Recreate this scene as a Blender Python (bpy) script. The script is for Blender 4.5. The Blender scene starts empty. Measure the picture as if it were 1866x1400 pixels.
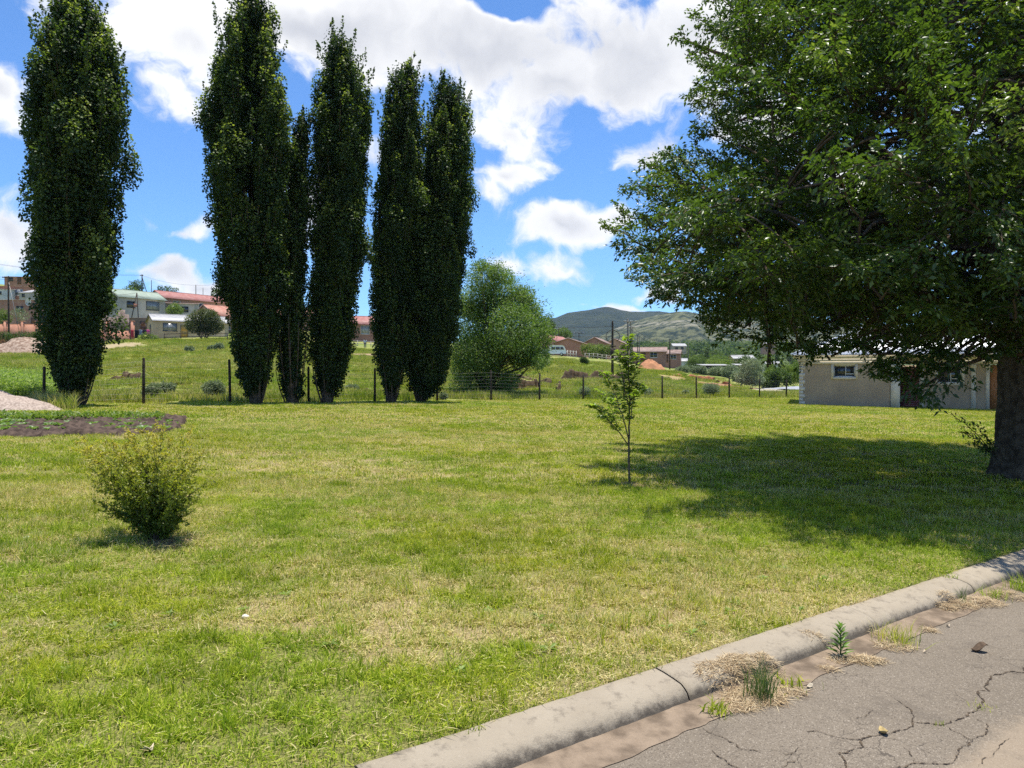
import bpy, math
import numpy as np
from mathutils import Vector, Euler, Matrix
from math import radians as rad
SC = bpy.context.scene
COL = SC.collection
# ---------------------------------------------------------------- camera geometry (used only to work out where things stand)
F = 1357.0; CX = 933.0; CY = 700.0; EYE = 1.6
TH = math.atan(17 / F)
UP = np.array([0, 0, 1.0])

def pix(px, py, d):
    """point at forward distance d seen at (px, py)"""
    x, y, z = (px - CX) / F, 1.0, -(py - CY) / F
    y2 = y * math.cos(TH) + z * math.sin(TH)
    z2 = -y * math.sin(TH) + z * math.cos(TH)
    k = d / y2
    return np.array([x * k, d, EYE + z2 * k])

# ---------------------------------------------------------------- noise
def _h(ix, iy, seed):
    n = (ix.astype(np.int64) * 374761393 + iy.astype(np.int64) * 668265263 + seed * 974711) & 0x7fffffff
    n = ((n ^ (n >> 13)) * 1274126177) & 0x7fffffff
    n = n ^ (n >> 16)
    return (n & 0xffff) / 65535.0

def vnoise(x, y, seed=0):
    x = np.asarray(x, float); y = np.asarray(y, float)
    ix = np.floor(x); iy = np.floor(y)
    fx = x - ix; fy = y - iy
    fx = fx * fx * (3 - 2 * fx); fy = fy * fy * (3 - 2 * fy)
    a = _h(ix, iy, seed); b = _h(ix + 1, iy, seed); c = _h(ix, iy + 1, seed); d = _h(ix + 1, iy + 1, seed)
    return (a * (1 - fx) + b * fx) * (1 - fy) + (c * (1 - fx) + d * fx) * fy

def fbm(x, y, seed=0, oct=4):
    s = 0; a = .5; t = 0
    for k in range(oct):
        s = s + a * vnoise(np.asarray(x) * 2 ** k, np.asarray(y) * 2 ** k, seed + k); t += a; a *= .5
    return s / t

def sstep(a, b, x):
    t = np.clip((x - a) / (b - a), 0, 1)
    return t * t * (3 - 2 * t)

# ---------------------------------------------------------------- terrain
def lawn(x, y):
    return -0.0233 * np.clip(x, -45, 45) + 0.0063 * np.clip(y, -20, 60)

def fence_d(c):
    c = np.clip(c, -300, 1460)
    return 1.0 / (.0357 + (c - 261) * (.02 - .0357) / 1039.0)

COLS = {
    -300: [(45, 700), (90, 640), (115, 628), (140, 590), (170, 540), (220, 505), (300, 500), (600, 520), (3000, 640)],
    0: [(40, 713), (60, 680), (95, 642), (112, 632), (140, 600), (165, 548), (200, 523), (300, 518), (600, 540), (3000, 650)],
    130: [(40, 716), (70, 670), (112, 628), (150, 578), (200, 542), (300, 535), (600, 560), (3000, 650)],
    250: [(42, 718), (75, 664), (108, 623), (122, 615), (140, 582), (165, 552), (220, 534), (300, 530), (600, 560), (3000, 650)],
    420: [(42, 718), (75, 664), (108, 623), (122, 615), (150, 582), (200, 552), (300, 545), (600, 570), (3000, 650)],
    660: [(45, 716), (75, 682), (105, 650), (112, 643), (130, 633), (140, 625), (170, 610), (220, 597), (600, 620), (3000, 660)],
    900: [(48, 714), (80, 682), (105, 660), (135, 647), (170, 638), (300, 640), (600, 650), (3000, 660)],
    1020: [(48, 716), (60, 702), (66, 692), (90, 670), (112, 660), (138, 651), (150, 649), (200, 650), (300, 652), (600, 650), (3000, 640)],
    1090: [(52, 714), (64, 702), (72, 690), (90, 676), (112, 663), (135, 655), (150, 653), (300, 655), (600, 650), (900, 640), (3000, 640)],
    1180: [(54, 714), (90, 682), (112, 673), (125, 669), (150, 667), (300, 664), (500, 655), (900, 635), (3000, 640)],
    1300: [(58, 717), (65, 712), (90, 694), (110, 686), (200, 684), (300, 676), (500, 660), (900, 632), (3000, 640)],
    1400: [(60, 719), (70, 713), (80, 709), (110, 703), (200, 692), (300, 680), (500, 662), (900, 634), (3000, 640)],
    1500: [(60, 720), (70, 715), (110, 706), (200, 694), (300, 682), (500, 664), (900, 636), (3000, 640)],
    1900: [(60, 720), (70, 715), (110, 706), (200, 694), (300, 682), (500, 664), (900, 640), (3000, 640)],
}
CKEYS = sorted(COLS)

def terrain(x, y):
    x = np.asarray(x, float); y = np.asarray(y, float)
    sh = np.broadcast(x, y).shape
    x = np.broadcast_to(x, sh).ravel(); y = np.broadcast_to(y, sh).ravel()
    d = np.maximum(y, 1.0)
    c = np.clip(CX + F * x / d, -300, 1900)
    lz = lawn(x, y)
    fd = fence_d(c)
    zs = []
    for k in CKEYS:
        pts = COLS[k]
        f0 = float(fence_d(k))
        q0 = lawn((k - CX) / F * f0, f0)
        ds = [f0] + [p[0] for p in pts if p[0] > f0 + 1]
        zz = [float(q0)] + [float(pix(k, p[1], p[0])[2]) for p in pts if p[0] > f0 + 1]
        zs.append(np.interp(d, ds, zz))
    zs = np.array(zs)
    ck = np.array(CKEYS, float)
    i = np.clip(np.searchsorted(ck, c, side='right') - 1, 0, len(ck) - 2)
    t = (c - ck[i]) / (ck[i + 1] - ck[i])
    t = t * t * (3 - 2 * t) * .5 + t * .5
    idx = np.arange(len(c))
    z = zs[i, idx] * (1 - t) + zs[i + 1, idx] * t
    w = sstep(fd, fd + 5, d)
    bump = (fbm(x * .13, y * .13, 5) - .5) * 1.1 * sstep(fd + 2, fd + 20, d) * (1 - .6 * sstep(95, 120, d)) + (fbm(x * .7, y * .7, 9) - .5) * .22 * sstep(fd + 1, fd + 6, d)
    z = np.where(y <= fd, lz, lz * (1 - w) + z * w + bump)
    z = z + (fbm(x * .5, y * .5, 3) - .5) * .05 * sstep(8, 12, np.abs(x) + np.abs(y))
    return z.reshape(sh)

def ground(px, py, dmax=400.0):
    """where the ray through a point of the photograph meets the terrain"""
    d = np.geomspace(1.5, dmax, 5000)
    p0 = pix(px, py, 1.0)
    dirv = p0 - np.array([0, 0, EYE])
    P = np.array([0, 0, EYE]) + dirv[None, :] * d[:, None]
    g = P[:, 2] - terrain(P[:, 0], P[:, 1])
    k = np.argmax(g <= 0) if (g <= 0).any() else len(d) - 1
    x, y = P[k, 0], P[k, 1]
    return np.array([x, y, float(terrain(x, y))])

def onground(px, d):
    x = (px - CX) / F * d
    return np.array([x, d, float(terrain(x, d))])

KA = ground(640, 1400); KB = ground(1866, 1000)
KT = (KB - KA)[:2]; KT = KT / np.linalg.norm(KT)
KN = np.array([KT[1], -KT[0]])            # towards the road
def kerb_s(x, y): return (x - KA[0]) * KN[0] + (y - KA[1]) * KN[1]
def kerb_xy(s, t): return KA[0] + KN[0] * s + KT[0] * t, KA[1] + KN[1] * s + KT[1] * t
def kerb_t(x, y): return (x - KA[0]) * KT[0] + (y - KA[1]) * KT[1]
ROADDROP = .10

# ---------------------------------------------------------------- mesh helpers
def mk(name, V, Fs, mats, parent=None, rnd=None, smooth=False, midx=None, link=True):
    """ONE mesh object from vertices V and a list of uniform face arrays Fs"""
    me = bpy.data.meshes.new(name)
    V = np.asarray(V, np.float32)
    Fs = [np.asarray(f, np.int32) for f in Fs if len(f)]
    nf = sum(len(f) for f in Fs); nl = sum(f.size for f in Fs)
    me.vertices.add(len(V)); me.vertices.foreach_set('co', V.ravel())
    me.loops.add(nl); me.loops.foreach_set('vertex_index', np.concatenate([f.ravel() for f in Fs]))
    me.polygons.add(nf)
    tot = np.concatenate([np.full(len(f), f.shape[1], np.int32) for f in Fs])
    st = np.concatenate([[0], np.cumsum(tot)[:-1]]).astype(np.int32)
    me.polygons.foreach_set('loop_start', st)
    if smooth: me.polygons.foreach_set('use_smooth', np.ones(nf, bool))
    if midx is not None: me.polygons.foreach_set('material_index', np.asarray(midx, np.int32))
    if rnd is not None:
        a = me.attributes.new('rnd', 'FLOAT', 'POINT'); a.data.foreach_set('value', np.asarray(rnd, np.float32))
    for m in (mats if isinstance(mats, (list, tuple)) else [mats]): me.materials.append(m)
    me.update(calc_edges=True)
    o = bpy.data.objects.new(name, me)
    if link: COL.objects.link(o)
    if parent is not None: o.parent = parent
    return o

class MB:
    def __init__(s): s.v = []; s.f = {}; s.n = 0; s.r = []
    def add(s, V, Fs, r=0.5):
        V = np.asarray(V, float).reshape(-1, 3)
        for f in Fs:
            f = np.asarray(f, int)
            if f.ndim == 1: f = f[None]
            s.f.setdefault(f.shape[1], []).append(f + s.n)
        s.v.append(V); s.n += len(V)
        s.r.append(np.broadcast_to(np.asarray(r, float), (len(V),)).copy())
        return s
    def box(s, x0, x1, y0, y1, z0, z1, r=.5):
        V = [(x, y, z) for z in (z0, z1) for y in (y0, y1) for x in (x0, x1)]
        s.add(V, [[(0, 2, 3, 1), (4, 5, 7, 6), (0, 1, 5, 4), (2, 6, 7, 3), (0, 4, 6, 2), (1, 3, 7, 5)]], r); return s
    def obox(s, p, q, w, h, r=.5):
        """a beam from p to q, w wide, h high"""
        p = np.asarray(p, float); q = np.asarray(q, float); d = (q - p) / np.linalg.norm(q - p)
        a = np.cross(d, UP) if abs(d[2]) < .95 else np.cross(d, [1.0, 0, 0]); a /= np.linalg.norm(a); b = np.cross(a, d)
        V = [e + a * sx * w / 2 + b * sy * h / 2 for e in (p, q) for sx, sy in ((-1, -1), (1, -1), (1, 1), (-1, 1))]
        s.add(V, [[(0, 3, 2, 1), (4, 5, 6, 7), (0, 1, 5, 4), (1, 2, 6, 5), (2, 3, 7, 6), (3, 0, 4, 7)]], r); return s
    def tube(s, P, R, m=8, cap=True, r=.5, rough=0, seed=0):
        P = np.asarray(P, float); k = len(P); R = np.broadcast_to(np.asarray(R, float), (k,))
        T = np.gradient(P, axis=0); T /= np.linalg.norm(T, axis=1)[:, None] + 1e-9
        ref = np.array([0, 0, 1.0]) if abs(T[0][2]) < .9 else np.array([1.0, 0, 0])
        A = np.cross(T, ref); A /= np.linalg.norm(A, axis=1)[:, None] + 1e-9
        B = np.cross(T, A)
        a = np.linspace(0, 2 * np.pi, m, endpoint=False)
        rr = R[:, None] * np.ones(m)[None]
        if rough:
            rg = np.random.default_rng(seed); rr = rr * (1 + rough * (rg.random((k, m)) - .5))
        V = P[:, None] + (A[:, None] * np.cos(a)[None, :, None] + B[:, None] * np.sin(a)[None, :, None]) * rr[..., None]
        i = np.arange(k - 1)[:, None] * m; j = np.arange(m)[None]
        q = np.stack([i + j, i + (j + 1) % m, i + m + (j + 1) % m, i + m + j], -1).reshape(-1, 4)
        Fs = [q]
        V = V.reshape(-1, 3)
        if cap:
            V = np.vstack([V, P[0], P[-1]]); c0 = k * m; jj = np.arange(m)
            Fs.append(np.stack([np.full(m, c0), (jj + 1) % m, jj], 1))
            Fs.append(np.stack([np.full(m, c0 + 1), (k - 1) * m + jj, (k - 1) * m + (jj + 1) % m], 1))
        s.add(V, Fs, r); return s
    def build(s, name, mat, parent=None, smooth=False, link=True):
        return mk(name, np.vstack(s.v), [np.vstack(f) for f in s.f.values()], mat, parent, np.concatenate(s.r), smooth, link=link)

def unit(a):
    return a / (np.linalg.norm(a, axis=-1, keepdims=True) + 1e-9)

def leaf_arrays(P, D, N, L, W, fold=.15, droop=0.0):
    """folded pointed leaves: base, left, tip, right"""
    D = unit(D); S = unit(np.cross(D, N)); Nn = np.cross(S, D)
    L = np.broadcast_to(L, (len(P),))[:, None]; W = np.broadcast_to(W, (len(P),))[:, None]
    mid = P + D * L * .45
    a = mid + S * W * .5 + Nn * W * fold
    b = mid - S * W * .5 + Nn * W * fold
    t = P + D * L - UP * L * droop
    V = np.stack([P, a, t, b], 1).reshape(-1, 3)
    k = np.arange(len(P))[:, None] * 4
    Fc = np.concatenate([k + np.array([[0, 2, 1]]), k + np.array([[0, 3, 2]])])
    return V, Fc

def leaf_mesh(name, P, D, N, L, W, mat, parent=None, rnd=None, rng=None, fold=.15, droop=0.0):
    V, Fc = leaf_arrays(P, D, N, L, W, fold, droop)
    if rnd is None: rnd = rng.random(len(P))
    return mk(name, V, [Fc], mat, parent, np.repeat(rnd, 4))

def rdir(rng, n):
    return unit(rng.normal(size=(n, 3)))

def tag(o, label=None, cat=None, group=None, kind=None):
    if label: o['label'] = label
    if cat: o['category'] = cat
    if group: o['group'] = group
    if kind: o['kind'] = kind
    return o

def empty(name, loc=(0, 0, 0), rz=0.0, label=None, cat=None, group=None):
    o = bpy.data.objects.new(name, None); COL.objects.link(o)
    o.location = tuple(float(v) for v in loc); o.rotation_euler = (0, 0, rz); o.empty_display_size = .3
    return tag(o, label, cat, group)

def kids(o):
    return [c for c in COL.objects if c.parent == o]
def copy_tree(o, parent=None):
    c = o.copy(); COL.objects.link(c)
    if parent is not None: c.parent = parent
    for ch in kids(o): copy_tree(ch, c)
    return c

# ---------------------------------------------------------------- materials
def hexc(r, g, b):
    return tuple(((v / 255) / 12.92 if v / 255 < .04045 else ((v / 255 + .055) / 1.055) ** 2.4) for v in (r, g, b)) + (1,)

class NT:
    def __init__(s, tree): s.t = tree; s.L = tree.links
    def n(s, typ, ins=None, **props):
        nd = s.t.nodes.new(typ)
        for k, v in props.items(): setattr(nd, k, v)
        for k, v in (ins or {}).items():
            sock = nd.inputs[k]
            if isinstance(v, bpy.types.NodeSocket): s.L.new(v, sock)
            else: sock.default_value = v
        return nd
    def m(s, op, a, b=None, c=None, clamp=False):
        nd = s.t.nodes.new('ShaderNodeMath'); nd.operation = op; nd.use_clamp = clamp
        for i, v in enumerate((a, b, c)):
            if v is None: continue
            if isinstance(v, bpy.types.NodeSocket): s.L.new(v, nd.inputs[i])
            else: nd.inputs[i].default_value = v
        return nd.outputs[0]
    def mix(s, f, a, b, mode='MIX'):
        nd = s.t.nodes.new('ShaderNodeMix'); nd.data_type = 'RGBA'; nd.blend_type = mode
        for i, v in ((0, f), (6, a), (7, b)):
            if isinstance(v, bpy.types.NodeSocket): s.L.new(v, nd.inputs[i])
            else: nd.inputs[i].default_value = v if i == 0 else (tuple(v) + (1,))[:4]
        return nd.outputs[2]
    def ramp(s, f, stops):
        nd = s.t.nodes.new('ShaderNodeValToRGB'); cr = nd.color_ramp
        while len(cr.elements) < len(stops): cr.elements.new(.5)
        for e, (p, c) in zip(cr.elements, stops): e.position = p; e.color = (tuple(c) + (1,))[:4]
        s.L.new(f, nd.inputs[0]); return nd.outputs[0]
    def noise(s, vec, scale, detail=4, rough=.55, dist=0):
        nd = s.n('ShaderNodeTexNoise', {'Scale': scale, 'Detail': detail, 'Roughness': rough, 'Distortion': dist})
        if vec is not None: s.L.new(vec, nd.inputs['Vector'])
        return nd.outputs[0]
    def smooth(s, x, a, b):
        nd = s.n('ShaderNodeMapRange', {'From Min': a, 'From Max': b}, interpolation_type='SMOOTHSTEP')
        s.L.new(x, nd.inputs[0]); return nd.outputs[0]

def newmat(name):
    m = bpy.data.materials.new(name); m.use_nodes = True; m.node_tree.nodes.clear()
    return m, NT(m.node_tree)

def pmat(name, c1, c2=None, scale=6.0, rough=.8, spec=.3, bump=0.0, bscale=30.0, metal=0.0, detail=5, world=False):
    """plain surface: two colours mottled by noise, a little bump"""
    m, t = newmat(name)
    co = t.n('ShaderNodeNewGeometry').outputs['Position'] if world else t.n('ShaderNodeTexCoord').outputs['Object']
    col = (tuple(c1) + (1,))[:4]
    b = t.n('ShaderNodeBsdfPrincipled', {'Roughness': rough, 'Specular IOR Level': spec, 'Metallic': metal, 'Base Color': col})
    if c2 is not None:
        f = t.smooth(t.noise(co, scale, detail), .35, .65)
        t.L.new(t.mix(f, c1, c2), b.inputs['Base Color'])
    if bump:
        bn = t.n('ShaderNodeBump', {'Strength': bump, 'Distance': .02, 'Height': t.noise(co, bscale, 6)})
        t.L.new(bn.outputs[0], b.inputs['Normal'])
    t.n('ShaderNodeOutputMaterial', {'Surface': b.outputs[0]})
    return m

def leafmat(name, stops, trans=.35, rough=.5, spec=.4, tint=(1.5, 1.7, .6)):
    m, t = newmat(name)
    r = t.n('ShaderNodeAttribute', attribute_name='rnd').outputs['Fac']
    c = t.ramp(r, stops)
    b = t.n('ShaderNodeBsdfPrincipled', {'Roughness': rough, 'Specular IOR Level': spec, 'Base Color': c})
    tr = t.n('ShaderNodeBsdfTranslucent', {'Color': t.mix(1.0, c, tint, 'MULTIPLY')})
    ms = t.n('ShaderNodeMixShader', {0: trans, 1: b.outputs[0], 2: tr.outputs[0]})
    t.n('ShaderNodeOutputMaterial', {'Surface': ms.outputs[0]})
    return m

def brickmat(name, c1, c2, mortar, bw=.22, bh=.075, off=.5):
    m, t = newmat(name)
    co = t.n('ShaderNodeTexCoord').outputs['Object']
    s = t.n('ShaderNodeSeparateXYZ', {0: co})
    v = t.n('ShaderNodeCombineXYZ', {0: t.m('ADD', s.outputs[0], s.outputs[1]), 1: s.outputs[2]})
    br = t.n('ShaderNodeTexBrick', {'Vector': v.outputs[0], 'Color1': tuple(c1) + (1,), 'Color2': tuple(c2) + (1,), 'Mortar': tuple(mortar) + (1,), 'Scale': 1.0, 'Mortar Size': .01, 'Brick Width': bw, 'Row Height': bh})
    f = t.smooth(t.noise(co, .9, 5), .3, .7)
    c = t.mix(t.m('MULTIPLY', f, .45), br.outputs[0], (c1[0] * .5, c1[1] * .6, c1[2] * .7))
    b = t.n('ShaderNodeBsdfPrincipled', {'Roughness': .9, 'Base Color': c, 'Specular IOR Level': .2})
    t.n('ShaderNodeOutputMaterial', {'Surface': b.outputs[0]})
    return m
SKYTINT=(.50,.73,.95)
# ================================================================ SKY, SUN, CAMERA
SUN_EL = rad(83.5); SUN_DIR = np.array([math.cos(SUN_EL) * .85, math.cos(SUN_EL) * .53, math.sin(SUN_EL)])
w = bpy.data.worlds.new("World"); SC.world = w; w.use_nodes = True; w.node_tree.nodes.clear()
t = NT(w.node_tree)
gen = t.n('ShaderNodeTexCoord').outputs['Generated']
sky = t.n('ShaderNodeTexSky', sky_type='NISHITA', sun_disc=False, sun_elevation=SUN_EL, sun_rotation=rad(60), altitude=1600.0, air_density=1.0, dust_density=.3, ozone_density=3.0)
sep = t.n('ShaderNodeSeparateXYZ', {0: gen})
den = t.m('MAXIMUM', t.m('ADD', sep.outputs[1], 1.0), .05)
P2 = t.n('ShaderNodeCombineXYZ', {0: t.m('DIVIDE', sep.outputs[0], den), 1: t.m('DIVIDE', sep.outputs[2], den)}).outputs[0]
warp = t.n('ShaderNodeTexNoise', {'Vector': P2, 'Scale': 9.0, 'Detail': 4, 'Roughness': .6})
wv = t.n('ShaderNodeVectorMath', {0: warp.outputs['Color'], 1: (.5, .5, .5)}, operation='SUBTRACT').outputs[0]
wv = t.n('ShaderNodeVectorMath', {0: wv, 'Scale': .075}, operation='SCALE').outputs[0]
PW = t.n('ShaderNodeVectorMath', {0: P2, 1: wv}, operation='ADD').outputs[0]
# cumulus banks: centre, half sizes, tilt (as they stand in the sky round the view) and thickness
CLOUDS = [
    (560, 40, 430, 110, 3, 1.25), (350, 70, 150, 90, 22, 1.0), (860, 90, 330, 95, 6, 1.2), (1010, 150, 190, 90, -6, 1.05), (1140, 90, 190, 130, -12, 1.2),
    (1280, 40, 160, 130, 0, 1.15), (930, 235, 110, 50, 24, .72), (1010, 300, 50, 22, 15, .45), (780, -120, 560, 120, 0, 1.3), (1300, -100, 400, 90, 0, 1.1),
    (10, 190, 72, 56, 0, .95), (-10, 400, 62, 55, 0, .9), (265, 400, 50, 30, 30, .75), (330, 418, 66, 28, -8, .85), (315, 502, 92, 40, 4, 1.05), (390, 525, 70, 26, 0, .8),
    (335, 180, 36, 30, 0, .5), (920, 335, 66, 34, -14, .85), (885, 372, 46, 34, 0, .8), (1190, 265, 90, 48, -38, 1.05), (1260, 190, 70, 60, -38, .95), (1330, 230, 120, 60, -20, 1.0),
    (1030, 420, 104, 36, 2, 1.05), (1120, 410, 66, 26, -8, .8), (1015, 490, 62, 28, -6, .72), (910, 478, 58, 26, 15, .7), (1118, 545, 44, 12, 0, .8), (1180, 520, 56, 14, -8, .5),
    (1060, 548, 22, 8, 0, .5), (1640, 330, 200, 90, -10, .9), (1850, 190, 120, 70, 0, 1.0), (1500, 480, 160, 50, 0, .8), (90, 20, 60, 24, 20, .35), (690, 300, 120, 60, 0, .9), (560, 380, 120, 60, 10, .8), (-250, 250, 150, 90, 0, 1.0),
]
def p2(px, py):
    v = pix(px, py, 1.0) - np.array([0, 0, EYE]); v = v / np.linalg.norm(v)
    return np.array([v[0], v[2]]) / (1 + v[1])
Dm = None
for (cx, cy, rx, ry, rot, st) in CLOUDS:
    c = p2(cx, cy); e = p2(cx + 5, cy); k = abs(e[0] - c[0]) / 5
    a = math.radians(-rot)
    mp = t.n('ShaderNodeMapping', {'Vector': PW, 'Location': (c[0], c[1], 0), 'Rotation': (0, 0, -a if False else a), 'Scale': (rx * k, ry * k, 1)}, vector_type='TEXTURE')
    ln = t.n('ShaderNodeVectorMath', {0: mp.outputs[0]}, operation='LENGTH').outputs['Value']
    f = t.m('MULTIPLY', t.m('SUBTRACT', 1.0, t.m('MULTIPLY', ln, .8)), st)
    Dm = f if Dm is None else t.m('SMOOTH_MAX', Dm, f, .12)
for (cx, cy, rx, ry, st) in ((905, 5, 90, 38, 1.3), (700, 330, 40, 40, .5), (1060, 200, 30, 30, .3)):
    c = p2(cx, cy); e = p2(cx + 5, cy); k = abs(e[0] - c[0]) / 5
    mp = t.n('ShaderNodeMapping', {'Vector': PW, 'Location': (c[0], c[1], 0), 'Scale': (rx * k, ry * k, 1)}, vector_type='TEXTURE')
    ln = t.n('ShaderNodeVectorMath', {0: mp.outputs[0]}, operation='LENGTH').outputs['Value']
    Dm = t.m('SUBTRACT', Dm, t.m('MULTIPLY', t.smooth(ln, 1.2, .2), st))
# scattered clouds over the rest of the sky
back = t.smooth(sep.outputs[1], .55, .2)
bigf = t.smooth(t.noise(gen, 2.2, 3), .5, .72)
Dm = t.m('MAXIMUM', Dm, t.m('SUBTRACT', t.m('MULTIPLY', t.m('MULTIPLY', back, bigf), 1.4), .5))
fb = t.noise(PW, 11.0, 9, .62)
fine = t.m('SUBTRACT', fb, .5)
dens = t.m('ADD', Dm, t.m('MULTIPLY', fine, 3.5))
cover = t.smooth(dens, .10, .62)
thick = t.smooth(t.m('ADD', Dm, t.m('MULTIPLY', t.m('SUBTRACT', t.noise(PW, 6.0, 6, .6), .5), 2.6)), .30, 1.30)
ccol = t.mix(thick, (.60, .60, .60), (.36, .37, .40))
skyc = t.n('ShaderNodeVectorMath', {0: sky.outputs[0], 'Scale': .12}, operation='SCALE').outputs[0]
skyc = t.mix(1.0, skyc, SKYTINT, 'MULTIPLY')
allc = t.mix(cover, skyc, ccol)
bg = t.n('ShaderNodeBackground', {'Color': allc, 'Strength': 1.0})
t.n('ShaderNodeOutputWorld', {'Surface': bg.outputs[0]})

sl = bpy.data.lights.new('sun', 'SUN'); sl.energy = 4.0; sl.angle = rad(.5); sl.color = (1.0, .955, .87)
so = bpy.data.objects.new('sun', sl); COL.objects.link(so)
so.rotation_euler = Vector(SUN_DIR).to_track_quat('Z', 'Y').to_euler(); so.location = (10, 10, 60)

cam = bpy.data.cameras.new('camera'); cam.sensor_width = 36; cam.lens = 36 * F / 1866; cam.clip_start = .05; cam.clip_end = 8000
co_ = bpy.data.objects.new('camera', cam); COL.objects.link(co_); co_.location = (0, 0, EYE); co_.rotation_euler = (math.pi / 2 - TH, 0, 0); SC.camera = co_
SC.view_settings.view_transform = 'Standard'; SC.view_settings.look = 'None'; SC.view_settings.exposure = 0.92; SC.view_settings.gamma = 1.0
SC.render.engine = 'CYCLES'; cy = SC.cycles
cy.max_bounces = 8; cy.diffuse_bounces = 2; cy.glossy_bounces = 2; cy.transmission_bounces = 5; cy.transparent_max_bounces = 8; cy.volume_bounces = 0
cy.use_denoising = False; cy.sample_clamp_indirect = 6; cy.use_adaptive_sampling = False
SC.render.filter_size = 1.2
try: SC.render.use_persistent_data = False
except Exception: pass

# ================================================================ GROUND
def dryness(t, pos):
    """where the lawn is bleached: 0 lush .. 1 straw"""
    mp = t.n('ShaderNodeMapping', {'Vector': pos, 'Scale': (.55, 1.0, 0)}).outputs[0]
    n1 = t.noise(mp, .42, 3); n2 = t.noise(mp, 1.7, 4, .6)
    n3 = t.noise(mp, 6.0, 4, .65)
    v = t.m('ADD', t.m('MULTIPLY', n1, .36), t.m('ADD', t.m('MULTIPLY', n2, .42), t.m('MULTIPLY', n3, .32)))
    for (px, py, r, a) in ((650, 1110, 1.0, .16), (1150, 1120, .9, .2), (1400, 1080, 1.0, .17), (820, 1150, .6, .1), (330, 950, .8, .12), (150, 900, 1.2, .1), (560, 860, 3, .07), (200, 1300, 1.0, -.12), (500, 1280, .9, -.16), (900, 1220, .5, -.12), (1500, 960, 1.3, -.08), (700, 770, 7, .06), (1500, 760, 5, .05)):
        g = ground(px, py)
        ln = t.n('ShaderNodeVectorMath', {0: pos, 1: tuple(g)}, operation='DISTANCE').outputs['Value']
        v = t.m('ADD', v, t.m('MULTIPLY', t.smooth(ln, r * 1.3, 0.0), a))
    return t.smooth(v, .49, .68)

def ground_material():
    m, t = newmat('lawn and hillside soil')
    pos = t.n('ShaderNodeNewGeometry').outputs['Position']
    dry = dryness(t, pos)
    n = t.smooth(t.noise(pos, 95, 6, .8), .36, .64)
    lush = t.mix(n, (.045, .045, .016), (.30, .30, .085))
    straw = t.mix(n, (.12, .085, .04), (.46, .37, .19))
    lawn_c = t.mix(dry, lush, straw)
    hn = t.noise(pos, .10, 5, .6); hf = t.noise(pos, 1.3, 5, .65)
    hill = t.mix(t.smooth(t.m('ADD', t.m('MULTIPLY', hn, .6), t.m('MULTIPLY', hf, .45)), .42, .62), (.14, .19, .035), (.28, .27, .09))
    sx = t.n('ShaderNodeSeparateXYZ', {0: pos})
    far = t.m('DIVIDE', sx.outputs[0], t.m('MAXIMUM', sx.outputs[1], 1.0))
    inv = t.m('DIVIDE', 1.0, t.m('MAXIMUM', sx.outputs[1], 1.0))
    line = t.m('ADD', .0357, t.m('MULTIPLY', t.m('SUBTRACT', t.m('MULTIPLY', far, F), 261 - CX), (.02 - .0357) / 1039))
    over = t.smooth(t.m('SUBTRACT', line, inv), -.0006, .0006)
    c = t.mix(over, lawn_c, hill)
    # bare reddish earth where a track was graded, paths and dumped soil on the bank
    for (px, py, rx, ry, col, k) in BARE:
        g = ground(px, py)
        mp = t.n('ShaderNodeMapping', {'Vector': pos, 'Location': (g[0], g[1], 0), 'Scale': (rx, ry, 1e6)}, vector_type='TEXTURE').outputs[0]
        ln = t.n('ShaderNodeVectorMath', {0: mp}, operation='LENGTH').outputs['Value']
        msk = t.smooth(t.m('ADD', ln, t.m('MULTIPLY', t.m('SUBTRACT', t.noise(pos, 1.2, 5, .7), .5), 2.2)), 1.05, .65)
        c = t.mix(t.m('MULTIPLY', msk, k), c, col)
    wood = t.smooth(sx.outputs[1], 260, 420)
    c = t.mix(wood, c, t.mix(hn, (.05, .075, .03), (.10, .12, .045)))
    b = t.n('ShaderNodeBsdfPrincipled', {'Roughness': .95, 'Specular IOR Level': .1, 'Base Color': c})
    bn = t.n('ShaderNodeBump', {'Strength': .8, 'Distance': .04, 'Height': t.noise(pos, 18, 6, .7)})
    t.L.new(bn.outputs[0], b.inputs['Normal'])
    t.n('ShaderNodeOutputMaterial', {'Surface': b.outputs[0]})
    return m
BARE = [(1290, 700, 3.0, 9.0, (.30, .15, .085), .95), (1345, 704, 2.6, 7.0, (.30, .15, .085), .95), (1240, 693, 3.0, 7.0, (.33, .22, .12), .8), (1400, 709, 2.6, 4.0, (.36, .31, .24), .9),
        (660, 646, 4.5, 3.0, (.33, .22, .14), .9), (205, 634, 4.0, 6.0, (.34, .26, .16), .85), (30, 640, 8.0, 12.0, (.26, .18, .12), .9), (360, 728, 1.6, .5, (.30, .23, .13), .7),
        (1085, 690, 4.0, 1.5, (.10, .07, .05), .9), (960, 700, 2.0, 1.4, (.10, .07, .05), .85), (1190, 890, .0, .0, (.2, .2, .2), 0), (285, 728, 1.6, .4, (.28, .2, .12), .7)]
BARE = [b for b in BARE if b[2] > 0]
GROUNDMAT = ground_material()

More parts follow.
